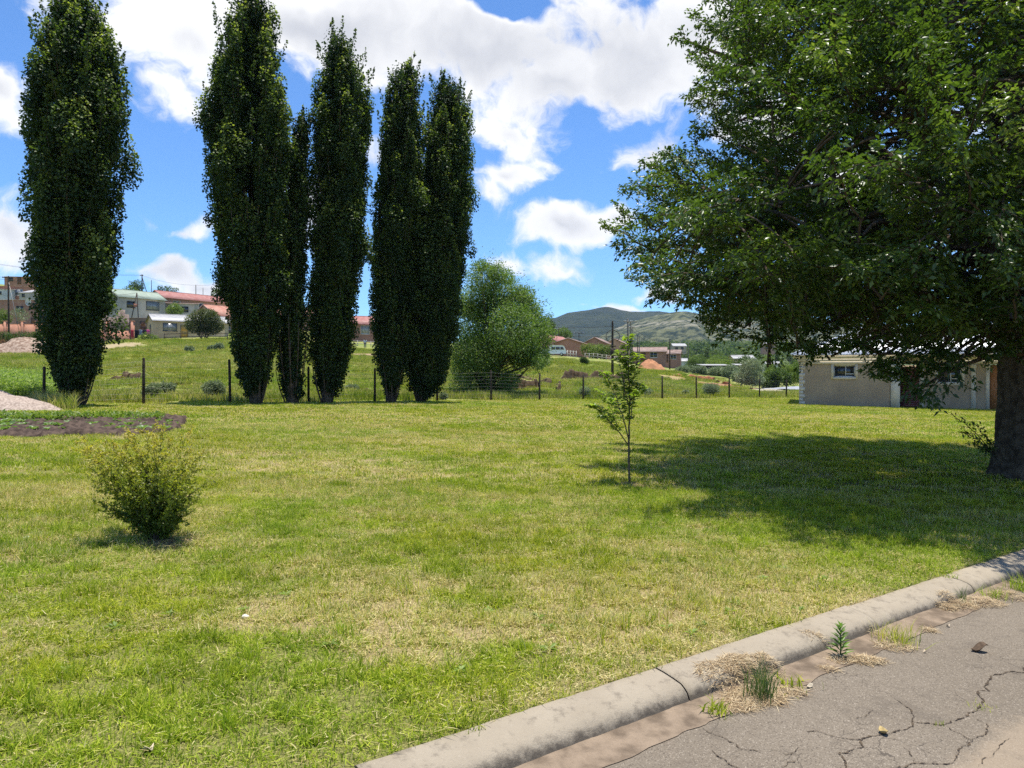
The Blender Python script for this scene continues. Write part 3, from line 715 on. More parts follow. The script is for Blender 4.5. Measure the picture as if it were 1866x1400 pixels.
def poplar(px, dd, prof, seed, label, top, bow=0.0, nl=150, p_wide=False):
    """columnar tree: upswept leafy branches packed inside an outline (left, right) measured at heights"""
    rng = np.random.default_rng(seed)
    g = onground(px, dd)
    root = empty('poplar_tree', g, 0, label, 'tree', 'row of tall poplars along the fence')
    zs = np.array([pix(0, p[0], dd)[2] - g[2] for p in prof]); wid = 1.5 if p_wide else 0; xl = np.array([(p[1] - wid * 3 - CX) / F * dd - g[0] for p in prof]); xr = np.array([(p[2] + wid * 3 - CX) / F * dd - g[0] for p in prof])
    o = np.argsort(zs); zs, xl, xr = zs[o], xl[o], xr[o]
    H = zs[-1]
    cxf = lambda z: np.interp(z, zs, (xl + xr) / 2); rf = lambda z: np.maximum(np.interp(z, zs, (xr - xl) / 2) - (.16 if nl > 110 else .02), .14)
    tz = np.linspace(0, H * .96, 24); tp = np.stack([cxf(tz) * sstep(0, H * .3, tz), .1 * np.sin(tz * .5 + seed), tz - .25], 1)
    tr = .22 * (1 - tz / H) ** .8 + .012
    mb = MB(); mb.tube(tp, tr, 9, rough=.25, seed=seed)
    for k in range(9):   # suckers and low stems hugging the foot
        a = rng.random() * 6.28; hh = 1.5 + rng.random() * 3
        q = np.linspace(0, 1, 6)[:, None]
        e = np.array([math.cos(a) * .5, math.sin(a) * .5, hh])
        mb.tube(np.array([math.cos(a) * .16, math.sin(a) * .16, -.2]) + q * e + q * (1 - q) * np.array([math.cos(a), math.sin(a), 0]) * .4, .035 * (1 - .7 * q[:, 0]), 5)
    LP, LD, LN, LR, LL = [], [], [], [], []
    def tuft(c, rl, n, up, tone, tip):
        """a dense leafy puff, longer upwards"""
        d = rdir(rng, n); q = rng.random(n) ** .4
        p = c + d * (rl * q)[:, None] * np.array([1, 1, up]) + UP * (rl * up * .25 * (1 - np.hypot(d[:, 0], d[:, 1])))[:, None]
        LP.append(p); LD.append(unit(d * .7 + rng.normal(size=(n, 3)) * .6 - UP * .1)); LN.append(unit(d * .9 + UP * .55 + rng.normal(size=(n, 3)) * .4))
        LR.append(np.clip(tone + .2 * rng.random(n) + tip * np.clip(d[:, 2] * .6 + .4, 0, 1) * q ** 2, 0, 1))  # sunlit look painted into leaf tone: lighter towards the outer, upper side
    # inner foliage round the stems, its shade painted as darker leaf tones
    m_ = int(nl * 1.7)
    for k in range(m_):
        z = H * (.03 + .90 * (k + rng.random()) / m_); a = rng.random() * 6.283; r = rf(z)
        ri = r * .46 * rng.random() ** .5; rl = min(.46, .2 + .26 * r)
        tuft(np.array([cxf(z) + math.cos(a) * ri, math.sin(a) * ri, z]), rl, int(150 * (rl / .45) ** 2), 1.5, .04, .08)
    # thin feathery shoots breaking the outline
    for k in range(int(nl * .55)):
        zt = H * (.10 + .84 * rng.random()); a = rng.random() * 6.283; r = rf(min(zt, H * .985)); L = .5 + .7 * rng.random(); zt = min(zt, H - .75 * L)
        b0 = np.array([cxf(zt) + math.cos(a) * r * .76, math.sin(a) * r * .76, zt - L * .35]); e0 = b0 + np.array([math.cos(a) * L * .30, math.sin(a) * L * .30, L])
        n = int(46 * L) + 8; u = rng.random(n); th = rdir(rng, n)
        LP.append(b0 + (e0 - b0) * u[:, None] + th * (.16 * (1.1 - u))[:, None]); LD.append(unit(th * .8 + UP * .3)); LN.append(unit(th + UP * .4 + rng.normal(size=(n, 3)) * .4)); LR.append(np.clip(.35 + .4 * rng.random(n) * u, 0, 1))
        mb.tube([b0, (b0 + e0) / 2, e0], [.010, .007, .003], 3, cap=False)
    # upswept plumes that end free of the crown
    K = int(nl * .42)
    for k in range(K):
        f = (k + .7 * rng.random()) / K; zt = H * (.10 + .90 * f ** .85); a = k * 2.39996 + rng.normal() * .3
        r = rf(min(zt, H * .985)); wv = min(1, r / 1.4 + .22)
        L = min((3.0 + 3.2 * rng.random()) * (H / 15.5), zt * .9)
        rho = .84 + .24 * rng.random() if zt < H * .93 else .3
        rl = (.29 + .24 * rng.random()) * wv
        ro = max(0, r * rho - rl * 1.0)
        tip = np.array([cxf(zt) + math.cos(a) * ro, math.sin(a) * ro, zt]); zb = zt - L; rb = rf(zb)
        base = np.array([cxf(zb) + math.cos(a) * rb * .38, math.sin(a) * rb * .38, zb]); tone = .10 + .22 * rng.random()
        q = np.linspace(0, 1, 6)[:, None]; bow = np.array([math.cos(a), math.sin(a), 0]) * .16 * r
        pathf = lambda u: base + (tip - base) * u + bow * math.sin(u * math.pi)
        mb.tube(base + (tip - base) * q + bow * np.sin(q * np.pi), .035 * (1 - .8 * q[:, 0]), 5, cap=False)
        nt = int(5 + L * 1.9)
        for t_ in range(nt):
            u = .12 + .88 * (t_ + .5 * rng.random()) / nt; rr2 = rl * (np.interp(u, [0, .3, .7, .88, 1], [.55, .9, 1, .72, .26]))
            c = pathf(u) + np.append(rng.normal(size=2) * rr2 * .45, 0)
            tr2 = rr2 * (.62 + .35 * rng.random())
            tuft(c, tr2, int(230 * (tr2 / .35) ** 2) + 16, 1.45 + 1.1 * u ** 3, tone * .6 + .10 * u, .20 + .95 * u ** 2)  # paler young leaves at plume tips, lightened further as painted sun highlights
    P, D, N, Rn = map(np.concatenate, (LP, LD, LN, LR))
    keep = P[:, 2] > .12; P, D, N, Rn = P[keep], D[keep], N[keep], Rn[keep]
    n = len(P)
    mb.build('trunk', BARK, root, True)
    L = .075 + .04 * rng.random(n)
    print('poplar leaves', n)
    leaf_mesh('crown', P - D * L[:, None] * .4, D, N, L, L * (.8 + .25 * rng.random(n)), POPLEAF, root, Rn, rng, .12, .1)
    return root

POPS = [
 (138, [(733, 116, 156), (725, 109, 160), (690, 92, 174), (650, 78, 184), (600, 76, 188), (550, 74, 202), (500, 64, 210), (450, 56, 218), (400, 52, 230), (350, 54, 216), (300, 48, 242), (250, 46, 246), (190, 62, 254), (130, 60, 240), (76, 52, 236), (40, 75, 222), (0, 88, 195), (-40, 105, 180), (-75, 140, 150)], 'poplar standing alone at the left, beside the weedy bank', 165),
 (467, [(733, 447, 482), (690, 427, 497), (650, 418, 505), (600, 413, 508), (550, 405, 512), (500, 397, 516), (430, 383, 540), (380, 380, 545), (300, 363, 546), (240, 358, 546), (180, 363, 546), (125, 364, 538), (75, 376, 528), (40, 395, 519), (0, 412, 511), (-30, 435, 500), (-60, 465, 480)], 'tallest poplar of the close-set group, second from the left', 170),
 (533, [(733, 520, 546), (690, 508, 552), (650, 506, 556), (600, 508, 556), (500, 508, 560), (400, 510, 566), (320, 520, 570), (260, 528, 572), (210, 540, 566), (180, 550, 560)], 'slender poplar squeezed between two broader poplars', 105),
 (596, [(733, 580, 614), (690, 570, 629), (650, 564, 644), (600, 562, 652), (500, 560, 668), (400, 558, 676), (300, 562, 684), (200, 562, 686), (150, 563, 690), (110, 565, 686), (80, 576, 660), (55, 588, 628), (35, 598, 606)], 'poplar with a forked top, in the middle of the row', 140),
 (712, [(733, 702, 724), (700, 692, 736), (650, 681, 748), (600, 676, 756), (500, 670, 766), (400, 671, 780), (300, 680, 786), (200, 687, 782), (150, 696, 778), (115, 712, 774), (88, 750, 768)], 'poplar beside the gap where the red-roofed house shows', 145),
 (767, [(733, 745, 787), (700, 738, 808), (650, 734, 828), (600, 734, 838), (500, 738, 856), (450, 740, 862), (400, 744, 872), (300, 752, 876), (250, 758, 872), (180, 772, 862), (140, 786, 836), (115, 797, 808)], 'rightmost poplar of the row, next to the pale bushy tree', 185),
]
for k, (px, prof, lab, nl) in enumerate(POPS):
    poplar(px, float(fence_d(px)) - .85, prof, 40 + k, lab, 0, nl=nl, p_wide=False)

# ---------------------------------------------------------------- the great tree at the right edge
def big_tree():
    rng = np.random.default_rng(77)
    g = ground(1866, 868); g = np.array([8.56, 12.35, float(terrain(8.56, 12.35))])
    root = empty('shade_tree', g, 0, 'huge spreading shade tree with a thick dark trunk over the lawn', 'tree')
    z0 = g[2]
    # trunk
    mb = MB(); m = 64; zz = np.concatenate([np.linspace(-.3, .6, 22), np.linspace(.65, 3.4, 50)])
    a = np.linspace(0, 2 * np.pi, m, endpoint=False)
    rad_ = np.interp(zz, [-.3, 0, .25, .6, 1.5, 2.4, 3.4], [.57, .54, .50, .478, .455, .46, .40])
    ridge = np.abs(np.sin(a[None] * 11 + 2.2 * vnoise(zz[:, None] * 2.2 + 0 * a[None], a[None] * 2, 5) * 2 + 1.2 * np.sin(zz[:, None] * 1.6)))
    rr_ = rad_[:, None] * (1 + .05 * np.sin(a[None] * 3 + 1) + .06 * np.exp(-((zz[:, None]) / .3) ** 2) * np.sin(a[None] * 5 + 2)) - .045 * (1 - ridge) ** 1.5 + (vnoise(zz[:, None] * 16 + 0 * a[None], a[None] * 6, 9) - .5) * .03
    V = np.stack([np.cos(a)[None] * rr_ + .05 * np.sin(zz[:, None]), np.sin(a)[None] * rr_, np.broadcast_to(zz[:, None], rr_.shape)], -1).reshape(-1, 3)
    k = len(zz); i = np.arange(k - 1)[:, None] * m; j = np.arange(m)[None]
    mb.add(V, [np.stack([i + j, i + (j + 1) % m, i + m + (j + 1) % m, i + m + j], -1).reshape(-1, 4)])
    # crown shape
    RZ_ = np.array([1.7, 2.0, 2.6, 3.2, 4.0, 5.0, 6.0, 7.0, 8.0, 9.5, 11, 12.2, 13]); RR_ = np.array([4.2, 5.0, 5.9, 6.3, 6.7, 6.3, 5.6, 5.3, 5.0, 4.2, 3.1, 1.9, .4])
    cx, cy_ = 8.15 - g[0], 12.9 - g[1]
    Rf = lambda z, th: np.interp(z, RZ_ - z0, RR_) * (1 + .07 * np.sin(th * 3 + z * .7) + .05 * np.sin(th * 7 + z * 1.9))
    limbs = []
    for k_ in range(15):
        th = k_ * 2.4 + rng.random() * .5; el = [.12, .42, .75, 1.05, .25, .6, .9][k_ % 7]
        zb = 1.9 + 1.4 * rng.random(); L = np.interp(el, [0, 1.2], [5.2, 8.2])
        b = np.array([math.cos(th) * .25, math.sin(th) * .25, zb])
        e = b + np.array([math.cos(th) * math.cos(el), math.sin(th) * math.cos(el), math.sin(el)]) * L
        c = b + (e - b) * .45 + np.array([0, 0, .9 - el * .2]) + rng.normal(size=3) * .35
        q = np.linspace(0, 1, 16)[:, None]
        path = (1 - q) ** 2 * b + 2 * q * (1 - q) * c + q ** 2 * e + np.cumsum(rng.normal(size=(16, 3)), 0) * .035
        r = (.125 + .05 * rng.random()) * (1 - q[:, 0] * .88)
        mb.tube(path, r, 9, rough=.15, seed=k_); limbs.append((path, r))
    lead = np.stack([np.linspace(0, -.3, 16), np.linspace(0, .3, 16), np.linspace(3.1, 11.5, 16)], 1) + np.cumsum(rng.normal(size=(16, 3)), 0) * .05
    mb.tube(lead, np.linspace(.26, .03, 16), 10, rough=.15); limbs.append((lead, np.linspace(.33, .03, 16)))
    LPt = np.vstack([p for p, r in limbs]); LRd = np.concatenate([r for p, r in limbs])
    # boughs
    Cn, Sz = [], []
    n = 1450
    OL = np.array([(-400, 1420), (-200, 1345), (0, 1290), (60, 1270), (100, 1252), (160, 1262), (215, 1268), (260, 1255), (300, 1195), (330, 1145), (370, 1130), (435, 1108), (480, 1130), (520, 1165), (560, 1205), (590, 1250), (610, 1285), (640, 1335), (800, 1400)])
    OB = np.array([(1100, 560), (1200, 570), (1260, 595), (1340, 622), (1460, 640), (1500, 644), (1560, 650), (1600, 694), (1640, 694), (1670, 662), (1700, 690), (1730, 662), (1760, 656), (1810, 648), (1866, 650), (2000, 640)])
    while len(Cn) < n:
        z = 1.9 - z0 + rng.random() ** 1.1 * 10.6; th = rng.random() * 6.283
        R = Rf(z, th); fr = rng.random() ** .45
        if fr < .36: continue
        if rng.random() > R / 6.5: continue
        zz_ = z + (.75 * (1 - fr) if z < 3 else 0)
        p = np.array([cx + math.cos(th) * R * fr, cy_ + math.sin(th) * R * fr, zz_])
        bl = .62 + .35 * rng.random(); w_ = p + g
        qx, qy = CX + F * w_[0] / w_[1], 683 - F * (w_[2] - EYE) / w_[1]; k1 = F / w_[1]
        if qx < 1960 and (qx - bl * 1.05 * k1 < np.interp(qy, OL[:, 0], OL[:, 1]) or qy + .5 * k1 > np.interp(qx, OB[:, 0], OB[:, 1])): continue
        Cn.append(p); Sz.append(bl)
    # boughs that make the outline seen from the street
    for (px, py, d) in [(1118, 438, 12.6), (1135, 405, 12.8), (1150, 470, 12.4), (1180, 505, 12.6), (1150, 345, 13), (1185, 320, 12.6), (1215, 300, 12.8), (1175, 370, 12.4), (1225, 345, 12.6), (1210, 400, 12.2), (1200, 450, 12), (1235, 500, 12), (1225, 555, 12.2), (1270, 560, 12), (1295, 590, 11.8), (1330, 615, 11.6),
                        (1375, 625, 11.4), (1430, 632, 11.2), (1260, 430, 12), (1290, 470, 11.5), (1260, 108, 12.4), (1285, 60, 12.6), (1300, 15, 12.6), (1290, 140, 12.2), (1275, 200, 12.4), (1285, 260, 12.4), (1300, 320, 12.2), (1280, 380, 12.2), (1340, 540, 11.5), (1400, 580, 11.0), (1470, 600, 10.8), (1520, 640, 10.5), (1560, 640, 10),
                        (1620, 655, 9.8), (1600, 690, 9.8), (1640, 690, 9.8), (1700, 650, 9.6), (1690, 684, 9.4), (1780, 640, 10), (1830, 640, 10.4), (1840, 590, 9.4), (1500, 560, 10), (1600, 600, 9.4), (1700, 600, 9), (1800, 580, 9), (1460, 640, 11), (1330, 60, 11.5), (1360, 130, 11), (1340, 200, 11), (1380, 260, 10.6), (1340, 400, 11.4), (1400, 460, 10.5), (1450, 380, 9.8)]:
        p = pix(px + 26, py - 8, d) - g
        Cn.append(p); Sz.append(.34 + .2 * rng.random())
    Cn = np.array(Cn)
    LP, LD, LN, LR = [], [], [], []
    for C_, bl in zip(Cn, Sz):
        out = C_ - np.array([cx, cy_, min(C_[2] * .75, 5.0)]); out = out / (np.linalg.norm(out) + 1e-6)
        out = unit(out + np.array([0, 0, .12]) + rng.normal(size=3) * .3)
        b = C_ - out * bl
        dd = np.linalg.norm(LPt - b, axis=1) + np.where(LPt[:, 2] > b[2] + .6, 1.5, 0)
        k_ = np.argmin(dd); s = LPt[k_]
        q = np.linspace(0, 1, 7)[:, None]
        cpt = (s + b) / 2 + np.array([0, 0, .12 * dd[k_]])
        path = (1 - q) ** 2 * s + 2 * q * (1 - q) * cpt + q ** 2 * b
        mb.tube(path, np.linspace(min(.05, LRd[k_] * .6), .018, 7), 5, cap=False)
        q = np.linspace(0, 1, 7)[:, None]
        spine = b + out * 2 * bl * q - UP * (.16 * bl) * q ** 2 + rng.normal(size=(7, 3)) * .03
        mb.tube(spine, np.linspace(.017, .004, 7), 4, cap=False)
        side = unit(np.cross(out, UP) + rng.normal(size=3) * .25); nrm = unit(np.cross(side, out)); nrm = nrm * np.sign(nrm[2] + 1e-6)
        nt = max(10, int(21 * min(1, bl / .75))); tone = .5 * rng.random()
        for t_ in range(nt):
            f = .08 + .92 * (t_ + rng.random()) / nt; sg = 1 if t_ % 2 else -1
            s0 = np.array([np.interp(f, q[:, 0], spine[:, c_]) for c_ in range(3)])
            tl = (.28 + .30 * rng.random()) * (1.15 - .6 * f) * min(1, bl / .6)
            td = unit(side * sg * 1.0 + out * (.55 + .6 * f) + nrm * rng.normal() * .62)
            ml = 25; v = (np.arange(ml) + .6 * rng.random(ml)) / ml
            pts = s0 + td * tl * v[:, None] - UP * (.12 * tl) * (v ** 2)[:, None] + rng.normal(size=(ml, 3)) * .03
            ls = unit(np.cross(td, nrm)); alt = np.where(np.arange(ml) % 2, 1, -1)[:, None]
            LD.append(unit(td * .75 + ls * alt * .8 + rng.normal(size=(ml, 3)) * .35 - UP * .25)); LP.append(pts)
            LN.append(unit(nrm + rng.normal(size=(ml, 3)) * .55)); LR.append(np.clip(tone + .5 * rng.random(ml), 0, 1))
            if t_ % 3 == 0:
                mb.tube(np.array([s0, s0 + td * tl * .6 - UP * .06 * tl, s0 + td * tl - UP * .25 * tl]), [.005, .004, .002], 3, cap=False)
    P, D, N, Rn = map(np.concatenate, (LP, LD, LN, LR)); n = len(P)
    mb.build('trunk', BARK, root, True)
    L = .052 + .044 * rng.random(n)
    leaf_mesh('crown', P, D, N, L, L * (.40 + .14 * rng.random(n)), ELMLEAF, root, Rn, rng, .14, .12)
    # leafy shoot springing from the foot of the trunk
    mbs = MB(); LP, LD, LN = [], [], []
    st = pix(1818, 838, 11.95) - g
    for e in [(1738, 757), (1752, 785), (1765, 810), (1775, 772), (1790, 820), (1800, 800)]:
        e = pix(e[0], e[1], 11.7 + rng.random() * .5) - g
        q = np.linspace(0, 1, 9)[:, None]; path = st + (e - st) * q + UP * (np.sin(q * np.pi) * .06) + rng.normal(size=(9, 3)) * .008
        mbs.tube(path, np.linspace(.011, .003, 9), 4, cap=False)
        k_ = 44; f = .25 + .75 * rng.random(k_); p = np.stack([np.interp(f, q[:, 0], path[:, c_]) for c_ in range(3)], 1)
        LP.append(p + rng.normal(size=(k_, 3)) * .025); LD.append(unit(unit(e - st) * .6 + rng.normal(size=(k_, 3)) * .6)); LN.append(unit(UP + rng.normal(size=(k_, 3)) * .5))
    sh = mbs.build('sucker_shoot', TWIG, root)
    P, D, N = map(np.concatenate, (LP, LD, LN))
    leaf_mesh('leaves', P, D, N, .06 + .04 * rng.random(len(P)), .028, ELMLEAF, sh, None, rng, .12, .1)
big_tree()

# ---------------------------------------------------------------- loose bushy tree beyond the fence
def bushy_tree(name, label, g, clumps, leaf, L0, n_per, seed, mat, group=None, trunk_r=.12, stems=3, wisp=.3, cat='tree', base_z=0.0):
    """clumps: (x, y, z, radius) relative to the foot; leafy sprays on stems"""
    rng = np.random.default_rng(seed)
    root = empty(name, g, 0, label, cat, group)
    mb = MB(); cl = np.array(clumps, float)
    for k in range(stems):
        a = k * 2.4 + rng.random(); top = cl[rng.integers(len(cl)), :3] * .8
        q = np.linspace(0, 1, 8)[:, None]; b = np.array([math.cos(a) * trunk_r, math.sin(a) * trunk_r, -.2])
        mb.tube(b + (top - b) * q + np.array([math.cos(a), math.sin(a), 0]) * np.sin(q * np.pi) * .15, trunk_r * (1 - .8 * q[:, 0]), 7, rough=.2, seed=k)
    LP, LD, LN, LR = [], [], [], []
    for (x, y, z, r) in clumps:
        c = np.array([x, y, z]); n = int(n_per * r * r)
        d = rdir(rng, n); rr_ = r * (.35 + .65 * rng.random(n) ** .45) * (1 + wisp * (rng.random(n) < .18) * rng.random(n))
        p = c + d * rr_[:, None] * np.array([1, 1, .95]) + rng.normal(size=(n, 3)) * r * .06
        LP.append(p); LD.append(unit(d * .6 + rng.normal(size=(n, 3)) * .7 - UP * .15)); LN.append(unit(UP * .6 + d * .4 + rng.normal(size=(n, 3)) * .6)); LR.append(np.clip(.45 * rng.random() + .5 * rng.random(n), 0, 1))
        s = np.array([0, 0, max(.15, min(z * .45, 1.5))]); q = np.linspace(0, 1, 5)[:, None]
        mb.tube(s + (c - s) * q, np.linspace(trunk_r * .35, .01, 5), 5, cap=False)
    P, D, N, R_ = map(np.concatenate, (LP, LD, LN, LR)); k = P[:, 2] > base_z; P, D, N, R_ = P[k], D[k], N[k], R_[k]
    mb.build('trunk' if cat == 'tree' else 'stem', BARK, root, True); n = len(P); L = L0 * (.7 + .6 * rng.random(n))
    leaf_mesh('crown' if cat == 'tree' else 'foliage', P, D, N, L, L * leaf, mat, root, R_, rng, .1, .1)
    return root

dw = 45.0; gw = onground(893, dw); cl = []
rng = np.random.default_rng(8)
for (px, py, rp) in [(888, 515, 30), (868, 545, 36), (915, 530, 34), (900, 570, 42), (945, 560, 34), (860, 600, 40), (930, 605, 46), (975, 600, 28), (880, 645, 44), (940, 640, 36), (985, 640, 20), (850, 670, 30), (900, 690, 34), (870, 710, 26), (845, 640, 30), (965, 575, 24), (905, 500, 18), (925, 505, 14), (955, 545, 18), (992, 615, 14), (930, 690, 20), (918, 712, 16), (845, 560, 22), (975, 660, 16), (880, 490, 12), (995, 655, 12), (850, 705, 24), (960, 625, 30), (985, 585, 16)]:
    for k in range(2):
        p = pix(px + rng.normal() * 4, py + rng.normal() * 4, dw) - gw; cl.append((p[0], rng.normal() * 1.0, p[2], rp / F * dw * (1.0 - .25 * k)))
bushy_tree('bushy_tree', 'pale green bushy tree with loose sprays, right of the poplar row', gw, cl, .36, .14, 2200, 11, WILLOWLEAF, None, .16, 5, 1.0)

# ---------------------------------------------------------------- sapling on the lawn
def sapling():
    rng = np.random.default_rng(15); g = ground(1147, 884); d = g[1]
    root = empty('sapling', g, 0, 'slim young tree with glossy leaves planted alone on the lawn', 'tree')
    def P(px, py, dy=0.0): return pix(px, py, d + dy) - g
    mb = MB(); stems = []
    main = [P(1147, 890), P(1146, 840), P(1146, 800), P(1147, 760), P(1148, 720), P(1146, 690), P(1145, 660), P(1143, 635), P(1144, 612)]
    stems.append((main, .017))
    for pts, r in [([(1146, 812), (1130, 790), (1112, 770), (1100, 752), (1080, 742), (1074, 741)], .009), ([(1146, 805), (1138, 770), (1128, 740), (1118, 712), (1108, 692), (1100, 680)], .010), ([(1147, 770), (1152, 740), (1158, 715), (1164, 700), (1172, 715)], .007), ([(1147, 745), (1140, 715), (1135, 690), (1128, 660), (1130, 640)], .008),
                   ([(1147, 720), (1154, 690), (1160, 665), (1162, 645)], .007), ([(1128, 745), (1110, 735), (1098, 722), (1094, 712)], .006), ([(1148, 730), (1160, 722), (1168, 712)], .005), ([(1118, 780), (1105, 765), (1090, 760)], .005), ([(1146, 690), (1138, 665), (1134, 650)], .006), ([(1132, 785), (1120, 765), (1115, 745), (1118, 730)], .006)]:
        dy = rng.normal() * .22; k = len(pts); stems.append(([P(p[0], p[1], dy * i / (k - 1)) for i, p in enumerate(pts)], r))
    LP, LD, LN, LR = [], [], [], []
    for si, (pts, r) in enumerate(stems):
        pts = np.array(pts); k = len(pts)
        f = np.linspace(0, k - 1, k * 4); pp = np.stack([np.interp(f, np.arange(k), pts[:, c]) for c in range(3)], 1); pp[1:-1] += rng.normal(size=(len(pp) - 2, 3)) * .004
        mb.tube(pp, np.linspace(r, r * .25, len(pp)), 7)
        Ls = np.linalg.norm(np.diff(pts, axis=0), axis=1).sum(); n = int(Ls * (165 if si else 150))
        lo = .35 if si == 0 else .2
        u = (lo + (1 - lo) * rng.random(n)) * (k - 1); p = np.stack([np.interp(u, np.arange(k), pts[:, c]) for c in range(3)], 1)
        a = rng.random(n) * 6.283; out = np.stack([np.cos(a), np.sin(a), .25 + .35 * rng.random(n)], 1)
        pet = p + out * (.012 + .02 * rng.random(n))[:, None]
        mb2 = None
        LP.append(pet); LD.append(unit(out + UP * .2 - UP * .5 * rng.random((n, 1)))); LN.append(unit(UP + out * -.3 + rng.normal(size=(n, 3)) * .3)); LR.append(rng.random(n))
    # a few suckers at the foot
    n = 40; p = np.stack([rng.normal(size=n) * .02 + .03, rng.normal(size=n) * .02, .08 + rng.random(n) * .42], 1); LP.append(p); LD.append(unit(rng.normal(size=(n, 3)) + UP * .3)); LN.append(unit(UP + rng.normal(size=(n, 3)) * .5)); LR.append(rng.random(n) * .5)
    mb.build('trunk', pmat('sapling bark', (.08, .062, .045), (.14, .11, .08), 20, .9, .2), root, True)
    Pn, D, N, R_ = map(np.concatenate, (LP, LD, LN, LR)); n = len(Pn); L = .060 + .045 * rng.random(n); L[-40:] *= .5
    # leaves arch: two joined blades each
    D2 = unit(D - UP * .55); W = L * .44
    S = unit(np.cross(D, N)); Nn = np.cross(S, D)
    base = Pn; m1 = base + D * (L * .3)[:, None]; m2 = base + D * (L * .55)[:, None] + D2 * (L * .12)[:, None]; tip = m2 + D2 * (L * .42)[:, None]
    a1 = m1 + S * (W * .44)[:, None] + Nn * (W * .14)[:, None]; b1 = m1 - S * (W * .44)[:, None] + Nn * (W * .14)[:, None]
    a2 = m2 + S * (W * .46)[:, None] + Nn * (W * .14)[:, None]; b2 = m2 - S * (W * .46)[:, None] + Nn * (W * .14)[:, None]
    V = np.stack([base, m1, m2, tip, a1, b1, a2, b2], 1).reshape(-1, 3); k = np.arange(n)[:, None] * 8
    T3 = np.concatenate([k + np.array([[0, 1, 4]]), k + np.array([[0, 5, 1]]), k + np.array([[2, 3, 6]]), k + np.array([[2, 7, 3]])]); Q4 = np.concatenate([k + np.array([[1, 2, 6, 4]]), k + np.array([[1, 5, 7, 2]])])
    sl_ = leafmat('sapling leaves', [(0, (.12, .18, .028)), (.5, (.20, .27, .042)), (1, (.29, .35, .065))], .5, .32, .6)
    mk('crown', V, [T3, Q4], sl_, root, np.repeat(R_, 8))
sapling()

# ---------------------------------------------------------------- small prickly bush on the lawn
def lawn_bush():
    rng = np.random.default_rng(21); g = ground(287, 988); d = g[1]
    root = empty('lawn_bush', g, 0, 'low vase-shaped bush with yellowish twig tips standing on the lawn', 'bush')
    mb = MB(); LP, LD, LN, LR = [], [], [], []
    tips = [(165, 793), (175, 815), (205, 800), (182, 850), (215, 790), (245, 800), (270, 790), (300, 800), (325, 805), (345, 815), (352, 830), (372, 850), (365, 870), (360, 900), (350, 925), (200, 880), (185, 905), (205, 920), (225, 935), (330, 940), (260, 830), (290, 840), (235, 850), (310, 860), (225, 820), (195, 830), (335, 850), (280, 870), (250, 880), (300, 900), (330, 900), (240, 910), (340, 880), (175, 835), (262, 945), (310, 950)]
    for k in range(150):
        e0 = tips[k % len(tips)]; sc = 1 if k < 72 else .45 + .5 * rng.random()
        e = pix(e0[0] + rng.normal() * 7, e0[1] + rng.normal() * 8, d) - g
        e = e * sc; rad_ = .22 + .6 * e[2]; e[1] = (rng.random() * 2 - 1) * rad_ * .62
        b = np.array([rng.normal() * .035, rng.normal() * .035, -.03])
        q = np.linspace(0, 1, 9)[:, None]; c = np.array([e[0] * .22, e[1] * .22, e[2] * .62])
        path = (1 - q) ** 2 * b + 2 * q * (1 - q) * c + q ** 2 * e + rng.normal(size=(9, 3)) * .006
        mb.tube(path, np.linspace(.0055, .0012, 9), 4, cap=False)
        Ls = np.linalg.norm(e); nb = int(17 * Ls) + 5
        for t_ in range(nb):
            f = .22 + .78 * (t_ + rng.random()) / nb; s0 = np.array([np.interp(f, q[:, 0], path[:, c_]) for c_ in range(3)])
            td = unit(unit(e - b) * .8 + rng.normal(size=3) * .75); tl = (.05 + .10 * rng.random()) * (1.2 - .5 * f)
            ml = 17; v = rng.random(ml)
            LP.append(s0 + td * tl * v[:, None] + rng.normal(size=(ml, 3)) * .008); LD.append(unit(td * .5 + rng.normal(size=(ml, 3)))); LN.append(unit(UP + rng.normal(size=(ml, 3)) * .7))
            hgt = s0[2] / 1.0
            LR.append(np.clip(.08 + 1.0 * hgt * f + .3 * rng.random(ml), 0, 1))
            if t_ % 2 == 0: mb.tube(np.array([s0, s0 + td * tl * .5, s0 + td * tl]), [.0018, .0014, .0008], 3, cap=False)
    mb.build('stem', TWIG, root)
    P, D, N, R_ = map(np.concatenate, (LP, LD, LN, LR)); k = P[:, 2] > .02; P, D, N, R_ = P[k], D[k], N[k], R_[k]; n = len(P); L = .017 + .014 * rng.random(n)
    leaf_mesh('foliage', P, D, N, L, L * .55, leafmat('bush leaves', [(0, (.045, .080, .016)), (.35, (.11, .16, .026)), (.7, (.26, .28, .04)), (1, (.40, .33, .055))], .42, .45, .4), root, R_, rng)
lawn_bush()
